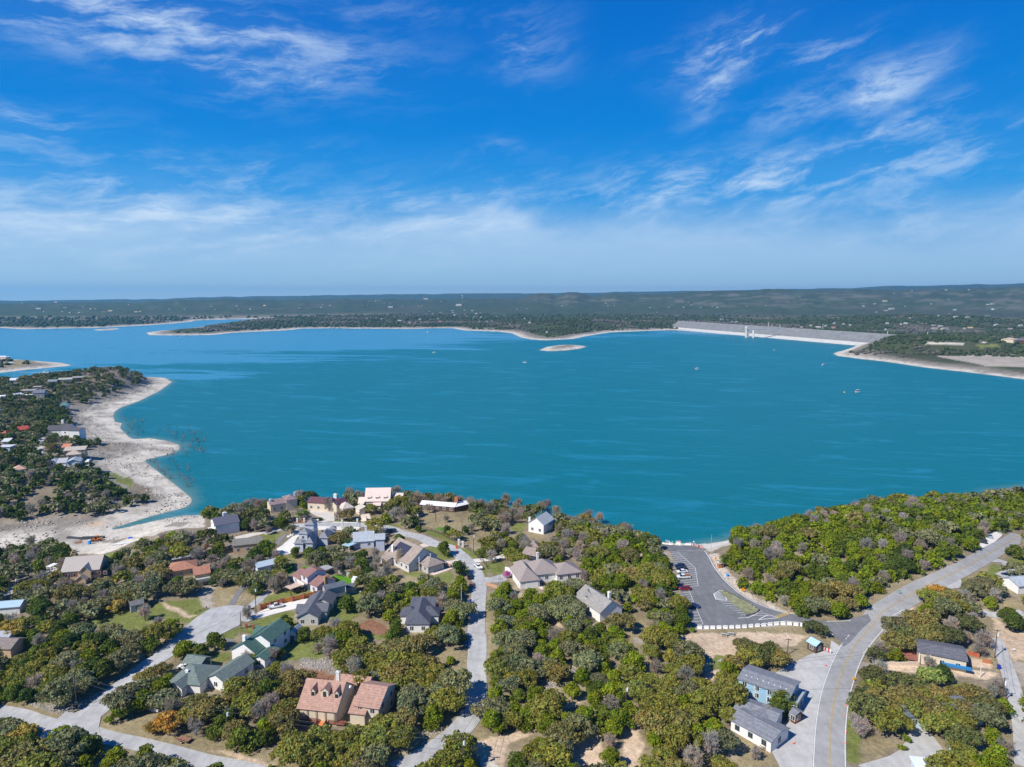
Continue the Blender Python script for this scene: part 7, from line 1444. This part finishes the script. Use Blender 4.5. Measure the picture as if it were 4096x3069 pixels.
EXPL = [('d',1130,225,'bg',5.2),('d',1085,260,'bg',4.2),('d',1205,225,'od',4.6),('d',1290,235,'jd',3.2),('d',640,300,'bg',4.2),('d',560,300,'bg',3.8),('d',740,300,'bm',3.8),('d',1420,310,'bg',4.4),('d',2150,160,'bg',4.2),('d',2180,330,'oo',5.0),('d',2080,350,'od',4.4),('d',2150,420,'bg',4.8),('d',1900,360,'oo',3.8),('d',1650,430,'ob',4.0),('d',1560,430,'bt',3.8),('f',100,150,'oo',4.6),('f',200,220,'od',4.2),('f',120,280,'bg',4.8),('f',60,280,'bg',4.2),('f',340,110,'bt',4.0),('f',520,130,'bt',4.2),('f',980,180,'bm',4.6),('f',1080,220,'bg',5.0),('f',1250,130,'bt',4.6),('f',1350,210,'bg',4.6),('f',1470,220,'od',3.8),('f',1390,170,'bt',4.),('f',1620,220,'bt',5.0),('f',1700,190,'bm',4.6),('f',1790,240,'bt',5.0),('f',1210,240,'jd',3.6),('f',2010,370,'bt',4.6),('f',2100,330,'ob',4.4),('f',2180,400,'bt',4.2),('h',40,40,'bm',4.2),('j',1250,1010,'ob',4.6),('j',1350,950,'oo',4.4),('j',1420,1080,'oo',4.4),('j',1100,960,'ob',4.4),('j',1180,1060,'ob',3.6),('j',1010,1000,'oo',4.2),('j',1560,1000,'ob',4.4),('j',1300,1140,'oo',4.2),('j',1520,1120,'oo',4.0),('j',930,860,'ob',4.6),('j',700,920,'ob',5.0),('j',800,1120,'oo',4.6),('c',1840,110,'jb',3.7),('c',2005,325,'jb',4.2),('e',212,265,'jm',3.2),('g',650,465,'jb',1.9),('g',455,1060,'jb',3.6),('e',500,1290,'jm',4.2),('d',1640,1395,'jm',4.0),('f',745,875,'jd',3.5),('f',580,665,'jm',3.7),('f',755,1045,'jb',3.6),
 ('f',620,460,'jd',2.9),('d',1950,545,'oo',5.2),('d',2010,620,'bg',3.2),('d',1350,460,'sj',2.0),('h',1160,1252,'sj',1.5),('i',2055,95,'od',3.7),('i',1310,310,'ob',4.2),('i',1470,410,'od',4.4),('i',1640,430,'ob',4.4),('i',1350,440,'oo',4.2),('i',1165,490,'ob',3.6),('i',1540,340,'od',3.8),
 ('v',1300,850,'jm',3.6),('v',1180,1010,'jd',2.6),('v',980,1120,'bg',2.8),('q',640,660,'jd',1.8),('q',1080,760,'bg',3.0),('q',1210,740,'jd',2.0),('q',1260,350,'jd',2.7),('q',1750,300,'jm',3.0),('q',1330,100,'jm',3.0),('c',1820,1130,'orr',3.6),('c',1980,1070,'yl',3.4),('c',1640,1190,'orr',2.2),
 ('c',2080,930,'ob',3.2),('c',1330,880,'og',4.8),('c',1480,800,'og',4.4),('c',1310,990,'jb',3.6),('c',1600,640,'ob',3.6),('c',1740,560,'ob',3.0),('b',150,1530,'yl',4.4),('c',60,120,'yl',3.4),('k',1280,1240,'orr',4.0),('k',1390,1290,'ob',4.0),('k',1170,1300,'oo',3.6),('k',1845,1380,'jb',2.6),('k',2060,1490,'jm',3.4),
 ('k',1760,1180,'og',4.4),('k',1900,1230,'og',4.0),('k',1640,1240,'og',4.0),('w',640,690,'bt',5.0),('w',560,820,'bt',3.8),('w',180,1000,'bt',3.0),('x',1015,590,'bt',3.6),('x',335,640,'pk',2.6),('y',1000,215,'bm',4.4),('y',565,450,'bg',4.6),('y',1960,140,'bg',3.6),('f',865,160,'bg',4.2),('f',425,215,'bt',3.8),('f',590,140,'bt',4.2),('f',600,330,'bt',3.0),
 ('d',1560,680,'ob',4.4),('j',1180,480,'bg',3.2),('j',1345,610,'jd',2.8),('j',1200,650,'pg',3.8),('e',985,600,'bg',3.8),('e',830,890,'bg',3.8),('e',760,1000,'bg',3.8),('e',870,960,'bm',3.4),('e',690,1050,'bg',3.6),('e',1720,570,'bg',4.6),('e',1800,690,'oo',4.0),('e',1900,360,'ob',4.2),('e',1780,400,'ob',4.0),
 ('b',1890,1090,'og',4.0),('b',2030,1060,'og',4.4),('b',1560,1340,'bg',4.2),('b',1240,1270,'yl',3.4),('b',1330,1180,'ob',4.0),('b',1600,1080,'og',4.8),('b',1460,1010,'jd',3.2),('b',700,1060,'bg',4.8),('b',860,1090,'bg',4.4),('b',470,1320,'jd',4.4),('b',760,1440,'jm',3.6),('b',1190,1530,'og',4.0),
 ('d',1080,830,'jm',2.8),('d',1240,830,'jm',3.4),('d',760,790,'jm',4.4),('d',640,870,'jd',4.2),('d',330,1080,'og',4.4),('d',250,1100,'jd',3.6),('d',300,1150,'bg',3.0),('d',930,1150,'bt',4.8),('d',850,1190,'bt',3.8),('d',940,520,'jm',3.8),('d',600,380,'od',4.2),('d',560,540,'jd',3.8),('d',790,590,'bm',3.0),
 ('d',560,1490,'bg',3.0),('d',1540,1010,'bg',3.8),('d',1790,960,'jm',4.2),('d',1870,1050,'jd',3.8),('d',1950,1230,'jm',4.6),('e',970,60,'jd',3.2),('e',1620,250,'jb',4.2),('e',1500,210,'jd',3.4),('e',1520,80,'bg',4.0),('e',1330,330,'bg',2.8),('e',1780,250,'jd',3.0),('e',550,440,'bg',3.2),('e',640,460,'jb',2.4),
 ('f',780,1330,'og',4.6),('f',700,1290,'og',4.0),('f',1890,1230,'og',4.6),('f',1800,1290,'og',4.2),('f',2010,1290,'og',4.2),('f',1390,760,'oo',4.4),('f',1300,720,'oo',4.0),('f',1480,780,'orr',2.8),('f',1450,640,'bg',4.0),('f',1100,740,'bg',3.6),('f',1120,180,'bt',4.2),('f',1240,180,'bg',4.2),('f',1650,200,'bt',4.0),
 ('h',160,60,'bt',4.2),('h',150,150,'ob',3.4),('h',440,190,'bg',5.0),('h',420,140,'ob',3.4),('l',1330,890,'ob',4.6),('l',1250,960,'ob',3.8),('l',1700,1180,'ob',4.4),('l',1850,1130,'ob',4.4),('l',2000,1150,'ob',4.2),('l',1760,1290,'oo',4.0),('l',1950,1260,'ob',4.0),('l',1650,1100,'ob',4.0),
 ('z',770,1220,'od',4.2),('z',440,1340,'jd',3.0),('z',1170,1265,'jb',1.8),('z',340,790,'jm',2.4),('z',960,860,'ob',4.6),('j',450,1180,'bg',3.4),('j',370,1100,'bg',2.6),('j',905,1390,'sj',1.4),('j',950,1300,'sj',1.5),('j',2100,60,'jd',4.0),('i',1410,1470,'bg',2.2),('b',1600,1790,'sh',1.3)]
TREES = []  # x, y, z, type, radius, u, v
def place_trees():
    OB = [np.array(w) for w in OBST]; CLP = [p for _, p in PAINT]; CLW = CLEAR
    bb = [(w[:, 0].min(), w[:, 0].max(), w[:, 1].min(), w[:, 1].max()) for w in OB]
    RD = [(c, wd/2) for c, wd in roadsL]
    def on_road(x, y, pad):
        for c, h in RD:
            if np.any((c[:, 0]-x)**2+(c[:, 1]-y)**2 < (h+pad)**2): return True
        return False
    def in_ob(x, y):
        for w, b in zip(OB, bb):
            if b[0] < x < b[1] and b[2] < y < b[3] and pin(x, y, w): return True
        return False
    cell = {}
    def near_ok(x, y, s, f=1.):
        i, j = int(x//8), int(y//8)
        for a in (-1, 0, 1):
            for b in (-1, 0, 1):
                for (px, py, ps) in cell.get((i+a, j+b), ()):
                    if (px-x)**2+(py-y)**2 < ((s+ps)/2*f)**2: return False
        return True
    def put(x, y, z, t, r, s, ex=False):
        cell.setdefault((int(x//8), int(y//8)), []).append((x, y, s)); u, v = project(x, y, z+r*.9); TREES.append((x, y, z, t, r, float(u), float(v), ex))
    for tg, a, b, t, r in EXPL:
        u, v = P(tg, a, b); x, y, z = ground(u, v, r*.85); put(x, y, z, t, r, r*1.3, True)
    g = np.random.default_rng(5); n = 0; Ub = [np.array(p) for p, _, _ in MIX]; mixbb = [(p[:, 0].min(), p[:, 0].max(), p[:, 1].min(), p[:, 1].max()) for p in Ub]
    # near land: random darts in photograph space weighted to ground area
    N_ = 52000; Y = 122+g.random(N_)*(475-122); X = (g.random(N_)*2-1)*(Y*.80+20)
    H0 = height(X, Y); sm = gfield(SM, X, Y)
    for x, y, z, s in zip(X, Y, H0, sm):
        if s < 7 or (s < 40 and x > 200 and project(x, y, z)[0] > 3840) or (x < -150 and s < 26 and y > 330): continue
        u, v = project(x, y, z+3.)
        if u < -160 or u > 4260 or v > 3250: continue
        if 2630 < u < 2935 and 2090 < v < 2235: continue
        mix, sp_ = DEFMIX, 5.4
        for (poly, m_, s_), b in zip(MIX, mixbb):
            if b[0] < u < b[1] and b[2] < v < b[3] and pin(u, v, poly): mix, sp_ = m_, s_; break
        sp_ *= .87
        if not near_ok(x, y, sp_): continue
        if on_road(x, y, 2.0) or in_ob(x, y): continue
        bad = False
        for w, p in zip(CLW, CLP):
            if w[:, 0].min() < x < w[:, 0].max() and w[:, 1].min() < y < w[:, 1].max() and pin(x, y, w): bad = True; break
            if pin(u, v, p) or pin(u+20, v+6, p) or pin(u-20, v+6, p) or pin(u, v-24, p) or pin(u, v+12, p): bad = True; break
        if bad: continue
        for k in KEEP:
            if k[:, 0].min() < u < k[:, 0].max() and k[:, 1].min() < v < k[:, 1].max() and pin(u, v, k): bad = True; break
        if bad: continue
        for du_, dv_ in ((0,0),(20,4),(-12,4),(0,-18)):
            d = raydir(u+du_, v+dv_); tt = (z-CAMZ)/d[2]; xx, yy = d[0]*tt, d[1]*tt
            if on_road(xx, yy, -.3) or in_ob(xx, yy): bad = True; break
        if bad: continue
        ks = list(mix); t = ks[int(g.choice(len(ks), p=np.array([mix[q] for q in ks])/sum(mix.values())))]
        r = RAD[t]*(.72+.5*g.random())
        if sm is not None and y > 330 and x > -180 and s < 30: r *= .85
        put(x, y, z, t, r, sp_)
    # left peninsula
    X = -1000+g.random(90000)*960; Y = 385+g.random(90000)*(1300-385)*g.random(90000)**.4; H0 = height(X, Y); sl = gfield(SL, X, Y); thin = fbm(X, Y, 60, 77, 3)
    for x, y, z, s, th in zip(X, Y, H0, sl, thin):
        lim_ = 25+20*float(sstep(y, 440, 520))-10*float(sstep(y, 850, 1000))
        if s < lim_ or (s < lim_+12 and th < .48) or y < 385: continue
        u, v = project(x, y, z+3.)
        if u < -150 or v > 2180 or th < .2: continue
        if not near_ok(x, y, 4.7) or in_ob(x, y): continue
        bad = False
        for w, p in zip(CLW, CLP):
            if w[:, 0].min() < x < w[:, 0].max() and w[:, 1].min() < y < w[:, 1].max() and pin(x, y, w): bad = True; break
        if bad: continue
        for k in KEEP:
            if k[:, 0].min() < u < k[:, 0].max() and k[:, 1].min() < v < k[:, 1].max() and pin(u, v, k): bad = True; break
        if bad: continue
        dk = dict(LMIX)
        if 150 < u < 480 and 1620 < v < 1760: dk = dict(jd=.6, jm=.2, bg=.1, od=.1)
        elif v > 1880: dk = dict(jd=.42, jm=.22, og=.2, bg=.16)
        elif u > 260 and v < 1650: dk = dict(bm=.4, bg=.2, od=.25, jd=.15)
        ks = list(dk); t = ks[int(g.choice(len(ks), p=np.array([dk[q] for q in ks])/sum(dk.values())))]; put(x, y, z, t, RAD[t]*(.75+.5*g.random()), 4.7)
place_trees()
KN = dict(juniper='juniper_tree', oak='oak_tree', bare='bare_tree', shrub='shrub')
def realize():
    byk = {}
    for t in TREES: byk.setdefault(PAL[t[3]][0], []).append(t)
    extra_land = [(P('c',700,1150),'the lower left road junction'),(P('c',300,1060),'the left edge street'),(P('c',1650,1390),'the bottom street'),(P('b',1990,1550),'the cul-de-sac mouth'),(P('d',300,1520),'the cul-de-sac'),(P('g',930,400),'the central street'),(P('g',930,800),'the lower central street'),(P('g',600,1350),'the bottom street curve'),
      (P('j',500,180),'the main road junction'),(P('j',160,850),'the main road by the motel'),(P('k',1200,1180),'the main road below the hill'),(P('k',1800,880),'the upper main road'),(P('h',1120,500),'the upper parking bays'),(P('l',700,1300),'the traffic island'),(P('l',560,800),'the rocky bank'),(P('h',1800,760),'the sandy trail gap'),
      (P('i',1000,300),'the sandy field'),(P('h',560,1250),'the dry clearing'),(P('i',60,1400),'the pale dirt patch'),(P('g',2050,850),'the sandy track bend'),(P('g',1300,1330),'the sandy track mouth'),(P('g',1900,560),'the rocky gap'),(P('e',1250,480),'the stony yard'),(P('e',1900,120),'the red soil patch'),
      (P('f',600,330),'the yellow lawn'),(P('f',560,740),'the grass island'),(P('f',200,960),'the dry back lawn'),(P('d',1700,1400),'the green lawn'),(P('d',1600,1130),'the bright green lawn'),(P('b',1500,1450),'the grassy left lot'),(P('b',1200,600),'the cove yard'),(P('b',300,1000),'the gravel road'),
      (P('a',1450,1450),'the stone circle garden'),(P('a',1600,1030),'the limestone point'),(P('a',1600,350),'the ridge tip'),(P('a',1050,700),'the inner shore bend'),(P('a',700,700),'the dark peninsula wood'),(P('b',700,250),'the cove slope'),(P('j',600,1450),'the dry grass verge'),(P('j',1100,1400),'the bottom right yard'),(P('j',2080,700),'the right-hand lane'),
      (P('k',900,600),'the upper hill wood'),(P('k',400,900),'the middle hill wood'),(P('k',300,500),'the hill shore edge'),(P('k',1500,350),'the right shore wood'),(P('l',1300,700),'the central hill wood'),(P('l',1200,1150),'the lower hill wood'),(P('g',400,900),'the olive grove'),(P('i',700,900),'the big olive grove'),(P('c',600,500),'the left juniper wood')]
    LM = LAND+[(p[0], p[1], s) for p, s in extra_land]; lu = np.array([q[0] for q in LM]); lv = np.array([q[1] for q in LM])
    used = {}; stuff = {}
    cand = []
    for k, L_ in byk.items():
        L_.sort(key=lambda t: (not t[7], -t[4]/math.hypot(t[0], t[1]))); vis = [t for t in L_ if -60 < t[5] < 4156 and t[6] < 3100]; ind = vis[:295]; ids = set(id(t) for t in ind); stuff[k] = [t for t in L_ if id(t) not in ids]; cand += [(k, t) for t in ind]
    info = []
    for k, t in cand:
        u, v = t[5], t[6]; d = np.hypot((lu-u), (lv-v)*1.6); i = int(np.argmin(d)); dx, dy = u-lu[i], (v-lv[i])*1.6
        rel = ('right of' if dx > 0 else 'left of') if abs(dx) > abs(dy)*.8 else ('in front of' if dy > 0 else 'behind')
        sz = 'small ' if t[4] < RAD[t[3]]*.85 else ('large ' if t[4] > RAD[t[3]]*1.1 else '')
        base = sz+PAL[t[3]][2]+' '+KW[k]; info.append((base, rel, LM[i][2], float(d[i]), k, t))
    info.sort(key=lambda q: q[3]); g = np.random.default_rng(3)
    for base, rel, lm, dist, k, t in info:
        key = (base, rel, lm); n = used[key] = used.get(key, 0)+1
        lab = base+' '+rel+' '+lm; lab = ('nearest ' if n == 1 else ordn[min(n, 20)-1]+' nearest ')+lab
        x, y, z, ty, r = t[:5]; o = empty(KN[k], (x, y, z-.05), g.random()*6.28); sc_ = r; zs = (.85+.3*g.random())*(1.4 if k == 'bare' else 1.)
        o.scale = (sc_, sc_, sc_*zs); tagit(o, lab, CAT[k], dict(juniper='junipers of the lakeside neighbourhood', oak='oaks of the lakeside neighbourhood', bare='leafless trees of the neighbourhood', shrub='shrubs')[k])
        cm, tm = PROTO[k][int(g.integers(len(PROTO[k])))]; col = np.array(PAL[ty][1])*(.80+.42*g.random())*np.array((1+.16*(g.random()-.5), 1, 1+.2*(g.random()-.5)))
        c = bpy.data.objects.new('branches' if k == 'bare' else 'crown', cm); c.color = (*map(float, col), 1); c.parent = o; COL.objects.link(c); tr = bpy.data.objects.new('trunk', tm); tr.parent = o; COL.objects.link(tr)
    # the masses beyond: one object each
    for k, L_ in stuff.items():
        if not L_: continue
        Q, C = [], []; base = []
        for i in range(6):
            gg = np.random.default_rng(50+i)
            if k == 'bare': q, _ = twigs(gg, 4, .5); q = q[gg.permutation(len(q))[:300]]; c_ = q.mean(1, keepdims=True); ax = (q-c_); q = c_+ax*np.array((1.0,1.0,1.0)); s = unit(np.cross(q[:, 3]-q[:, 0], gg.normal(size=(len(q), 3))))*.017; q = np.stack([q[:, 0]-s, q[:, 0]+s, q[:, 2]+s, q[:, 2]-s], 1)
            else: q = crown(k, gg, 420, .115)
            base.append(q)
        for x, y, z, ty, r, *_ in L_:
            near = math.hypot(x, y) < 470; q = base[int(g.integers(6))]
            if not near: q = q[g.permutation(len(q))[:150]]; 
            a = g.random()*6.28; c, s = math.cos(a), math.sin(a); f = r*(1 if near else 1.0); q2 = q if near or k == 'bare' else (q.mean(1, keepdims=True)+(q-q.mean(1, keepdims=True))*1.6)
            P_ = np.stack([(q2[..., 0]*c-q2[..., 1]*s)*f+x, (q2[..., 0]*s+q2[..., 1]*c)*f+y, q2[..., 2]*f*(1.35 if k == 'bare' else 1.02)+z], -1); Q.append(P_)
            col = np.array(PAL[ty][1])*(.78+.44*g.random()); C.append(np.tile(np.append(col, 1.), (len(q2)*4, 1)))
        Q = np.concatenate(Q); me = qmesh(k+'_wood', Q, LEAFA); a = me.color_attributes.new('Col', 'FLOAT_COLOR', 'POINT'); a.data.foreach_set('color', np.concatenate(C).astype(np.float32).ravel())
        o = bpy.data.objects.new({'juniper':'juniper_wood','oak':'oak_wood','bare':'bare_thicket','shrub':'scrub'}[k], me); COL.objects.link(o); tagit(o, {'juniper':'mass of dark and bright junipers behind the nearer trees','oak':'mass of olive oaks behind the nearer trees','bare':'grey leafless thicket behind the nearer trees','shrub':'low scrub'}[k], {'juniper':'woodland','oak':'woodland','bare':'thicket','shrub':'scrub'}[k], kind='stuff')
    print('TREES', len(TREES), {k: len(v) for k, v in byk.items()}, 'individual', len(info))
realize()
def far_woods():
    g = np.random.default_rng(11); ico = []
    import bmesh
    bm = bmesh.new(); bmesh.ops.create_icosphere(bm, subdivisions=1, radius=1.); V0 = np.array([v.co[:] for v in bm.verts]); F0 = np.array([[v.index for v in f.verts] for f in bm.faces]); bm.free()
    N_ = 70000; r = 900*(4800/900)**np.sqrt(g.random(N_)); a = R(-42)+g.random(N_)*R(84); X = r*np.sin(a); Y = r*np.cos(a); Z = height(X, Y); s = np.maximum(gfield(SF, X, Y), gfield(SS, X, Y)); th = fbm(X, Y, 90, 500, 3); u, v = project(X, Y, Z)
    lim = np.where((u > 3400)&(r < 1800), 30, 40+40*fbm(X, Y, 200, 501, 2)); ok = (s > lim)&(th > .33)&(Z > 3)
    head = (u > 3400)&(r < 1750)&(s > 0)
    ok &= ~(head & (u > 3640) & (v > 1372) & (g.random(N_) > .06)); ok &= ~(head&(v > 1405)&(g.random(N_) > .04))
    ok &= ~((u < 1150)&(v > 1298)&(v < 1330)&(u > 560)&(s < 150)&(u < 820))
    for cp_ in (PL('p',(1360,585),(1990,580),(2010,640),(1400,640)), PL('o',(500,275),(740,280),(740,300),(500,300))):
        ok &= ~np.array([pin(a_, b_, cp_) if (3400 < a_ or 2200 < a_ < 2420) else False for a_, b_ in zip(u, v)])
    hp = np.array([ground(u_*1., v_*1.)[:2] for u_, v_, *_ in rows_]); 
    for hx_, hy_ in hp: 
        dd = math.hypot(hx_, hy_); rr2 = (X-hx_*(1-20/dd))**2+(Y-hy_*(1-20/dd))**2; ok &= rr2 > (18+dd*.012)**2
    ok &= ~((r > 3300)&(g.random(N_) < (r-3300)/1700))
    idx = np.nonzero(ok)[0][:18000]; D = r[idx]; rad = (2.6+2.4*g.random(len(idx)))*(1+1.6*sstep(D, 1800, 6500)); Vs, Cs = [], []; n0 = len(V0)
    pal = np.array([(.050,.078,.024),(.060,.086,.028),(.075,.088,.036),(.085,.088,.050),(.055,.080,.024),(.046,.068,.022)])
    P0 = V0[None]*(1+.35*(g.random((len(idx), n0, 1))-.5)); P0 = P0*rad[:, None, None]*np.array((1.15,1.15,.85)); P0 += np.stack([X[idx], Y[idx], Z[idx]+rad*.45], -1)[:, None]
    c = pal[g.integers(0, 6, len(idx))]*(.95+.45*g.random((len(idx), 1))); bare = fbm(X[idx], Y[idx], 220, 502, 3) > .64; c[bare] = np.array((.17,.15,.12))*(.85+.3*g.random((bare.sum(), 1)))
    Fc = (F0[None]+(np.arange(len(idx))*n0)[:, None, None]).reshape(-1, 3); me = npmesh('far_woodland', P0.reshape(-1, 3), Fc, [LEAFA]); at = me.color_attributes.new('Col', 'FLOAT_COLOR', 'POINT'); at.data.foreach_set('color', np.repeat(np.concatenate([c, np.ones((len(c), 1))], 1), n0, 0).astype(np.float32).ravel())
    o = bpy.data.objects.new('far_woodland', me); COL.objects.link(o); tagit(o, 'far-off woods covering the opposite shores and slopes', 'woodland', kind='stuff'); print('FARWOOD', len(idx))
far_woods()
# palms
for i, (a, b, c) in enumerate(((1120,490,425),(1182,490,395),(1213,485,405))):
    x, y, z = ground(*P('d',a,b)); h = top_height(x, y, z, P('d',a,c)[1]); t = empty('palm_tree', (x, y, z)); tagit(t, ('leftmost palm of three by the white piers','middle palm of three by the white piers','rightmost palm of three by the white piers')[i], 'palm tree', 'palms by the white piers')
    m = MB(); m.tube((0,0,-.3), (.1,0,h), .28, .2, 8); m.build('trunk', BARK, t); m = MB(); g = np.random.default_rng(i)
    for k in range(26):
        a_ = k*2.4; el_ = -.5+1.5*g.random(); d = Vector((math.cos(a_)*math.cos(el_), math.sin(a_)*math.cos(el_), math.sin(el_))); s = Vector((-math.sin(a_), math.cos(a_), 0))*.35; p0 = Vector((.1,0,h)); p1 = p0+d*1.0; p2 = p1+d*.8-Vector((0,0,.45)); m.add([p0-s*.2, p0+s*.2, p1+s, p1-s], [(0,1,2,3)]); m.add([p1-s, p1+s, p2+s*.3, p2-s*.3], [(0,1,2,3)])
    c_ = m.build('crown', LEAF, t); c_.color = (.14,.24,.03,1)
# drowned dead trees standing in the water off the left shore
DT = [(1420,745),(1540,780),(1500,830),(1420,860),(1380,900),(1350,760),(1390,820),(1450,800),(1720,870),(1690,920),(1820,822),(1920,840),(2030,840),(1800,890),(1860,925),(1910,905),(2060,912),(1980,940),(2100,905),(2170,900),(1960,990),(2070,990),(2140,1005),(2200,990),(1975,1092),(2050,1055),(2100,1092),(2150,1102),(2195,1112),(1820,1180),(1868,1135),(1885,1212),(1665,1222),(1700,1290),(1740,1312),(1810,1296),(1840,1390),(1940,1362),(1980,1400),(2030,1390),(2060,1442),(2028,1482),(1610,1212),(2010,1132),(1920,1290),(1480,930),(1550,900),(2020,1300),(1780,1350),(1480,870),(2120,960),(1900,960)]
def dead():
    g = np.random.default_rng(4); ms = []
    for i in range(4):
        m = MB(); 
        for k in range(7):
            a = g.random()*6.28; d = Vector((math.cos(a)*.6, math.sin(a)*.6, .5+g.random())); p = Vector((0,0,-.5)); q = p+d*(1.2+g.random()); m.tube(p, q, .10, .06, 4, cap=False)
            for _ in range(3): e = q+Vector((g.normal()*.8, g.normal()*.8, g.random()*1.2)); m.tube(q, e, .06, .03, 3, cap=False)
        o = m.build('dead_tree', mat('drowned_wood', (.22,.20,.18), .9, .2, 3.)); ms.append(o.data); bpy.data.objects.remove(o)
    pts = sorted([P('a', a, b) for a, b in DT], key=lambda q: (round(q[1]/40), q[0])); rw2 = {}
    for u, v in pts: rw2.setdefault(round(v/40), []).append((u, v))
    names = ['northernmost','second','third','fourth','fifth','sixth','seventh','eighth','ninth','tenth']
    for ri, key in enumerate(sorted(rw2)):
        for ci, (u, v) in enumerate(sorted(rw2[key])):
            p = plane(u, v); o = bpy.data.objects.new('dead_tree', ms[int(g.integers(4))]); COL.objects.link(o); o.location = (p[0], p[1], 0); s = 1.0+.9*g.random(); o.scale = (s*.8, s*.8, s*1.1); o.rotation_euler = (0,0,g.random()*6); tagit(o, 'drowned dead tree off the left shore, %s row from the far end, %s from left' % (ordn[ri], ordn[min(ci, 19)]), 'dead tree', 'drowned dead trees off the left shore')
dead()

def shore_rocks():
    """broken limestone slabs and ledges strewn over the bare shores"""
    import bmesh
    g = np.random.default_rng(21); bm = bmesh.new(); bmesh.ops.create_cube(bm, size=1.); V0 = np.array([v.co[:] for v in bm.verts]); F0 = np.array([[v.index for v in f.verts] for f in bm.faces]); bm.free()
    X = -620+g.random(60000)*640; Y = 360+g.random(60000)*760*g.random(60000)**.5; s = np.maximum(gfield(SL, X, Y), gfield(SM, X, Y)); z = height(X, Y); cl = fbm(X, Y, 14, 900, 3)
    ok = (s > 1)&(s < 60)&((X < -140)|(Y > 420))&(cl > .5)&(z < 14); xs, ys, zs = X[ok], Y[ok], z[ok]
    X2 = []; 
    for poly, n in ((PL('l',(440,735),(560,735),(580,830),(640,900),(700,960),(800,1120),(1000,1240),(1250,1330),(1500,1425),(1580,1460),(1300,1400),(900,1270),(640,1060),(480,860)), 900), (PL('e',(1150,430),(1330,440),(1620,440),(1580,620),(1150,560),(1100,500)), 260), (PL('c',(250,905),(620,975),(820,950),(1180,740),(1160,800),(900,960),(640,1050),(300,960)), 420), (PL('g',(1520,640),(1800,690),(1780,770),(1680,760)), 120), (PL('g',(1780,490),(2000,500),(2010,640),(1920,650),(1850,560)), 160), (PL('b',(1040,505),(1300,445),(1700,362),(2060,312),(2230,345),(2230,430),(2000,435),(1800,470),(1650,525),(1500,545)), 260), (PL('g',(200,1440),(380,1230),(740,1140),(780,1110),(480,1420),(380,1500),(150,1520)), 260)):
        w = GP(poly); lo, hi = w.min(0), w.max(0); q = lo+g.random((n*3, 2))*(hi-lo); q = q[inpoly(q[:, 0], q[:, 1], w)][:n]; q = q[[all(np.min((c_[:, 0]-a_)**2+(c_[:, 1]-b_)**2) > 20 for c_, _ in roadsL) for a_, b_ in q]]; X2.append(q)
    X2 = np.concatenate(X2); xs = np.concatenate([xs, X2[:, 0]]); ys = np.concatenate([ys, X2[:, 1]]); zs = height(xs, ys); n = len(xs); small = np.arange(n) >= ok.sum()
    sz = np.where(small, .12+.26*g.random(n)**2, .22+.8*g.random(n)**3); a = g.random(n)*6.28; P0 = V0[None]*(1+.5*(g.random((n, 8, 1))-.5)); P0 = P0*np.stack([sz*1.7, sz*(.7+.6*g.random(n)), sz*.7], -1)[:, None]
    c, s_ = np.cos(a)[:, None], np.sin(a)[:, None]; Q = np.stack([P0[..., 0]*c-P0[..., 1]*s_+xs[:, None], P0[..., 0]*s_+P0[..., 1]*c+ys[:, None], P0[..., 2]+zs[:, None]+sz[:, None]*.12], -1)
    me = npmesh('shore_rocks', Q.reshape(-1, 3), (F0[None]+(np.arange(n)*8)[:, None, None]).reshape(-1, 4), [mat('broken_limestone', (.42,.38,.33), .95, .35, .35, detail=6)]); o = bpy.data.objects.new('shore_rocks', me); COL.objects.link(o); tagit(o, 'broken pale limestone slabs strewn over the bare banks', 'rocks', kind='stuff'); print('ROCKS', n)
shore_rocks()
# ---------------------------------------------------------------- haze
def build_haze():
    mb = MB(); mb.box(-18000, 18000, -2500, 17500, -12, 372)
    m = bpy.data.materials.new('haze'); m.use_nodes = True; N = m.node_tree.nodes; N.clear()
    o = N.new('ShaderNodeOutputMaterial'); v = N.new('ShaderNodeVolumePrincipled'); v.inputs['Density'].default_value = 5.8e-5
    v.inputs['Color'].default_value = (.17,.60,1.0,1); v.inputs['Anisotropy'].default_value = .2
    m.node_tree.links.new(v.outputs[0], o.inputs['Volume']); h = mb.build('haze', m); tagit(h, 'thin pale blue haze over the lake and hills', 'haze', kind='stuff')
build_haze()
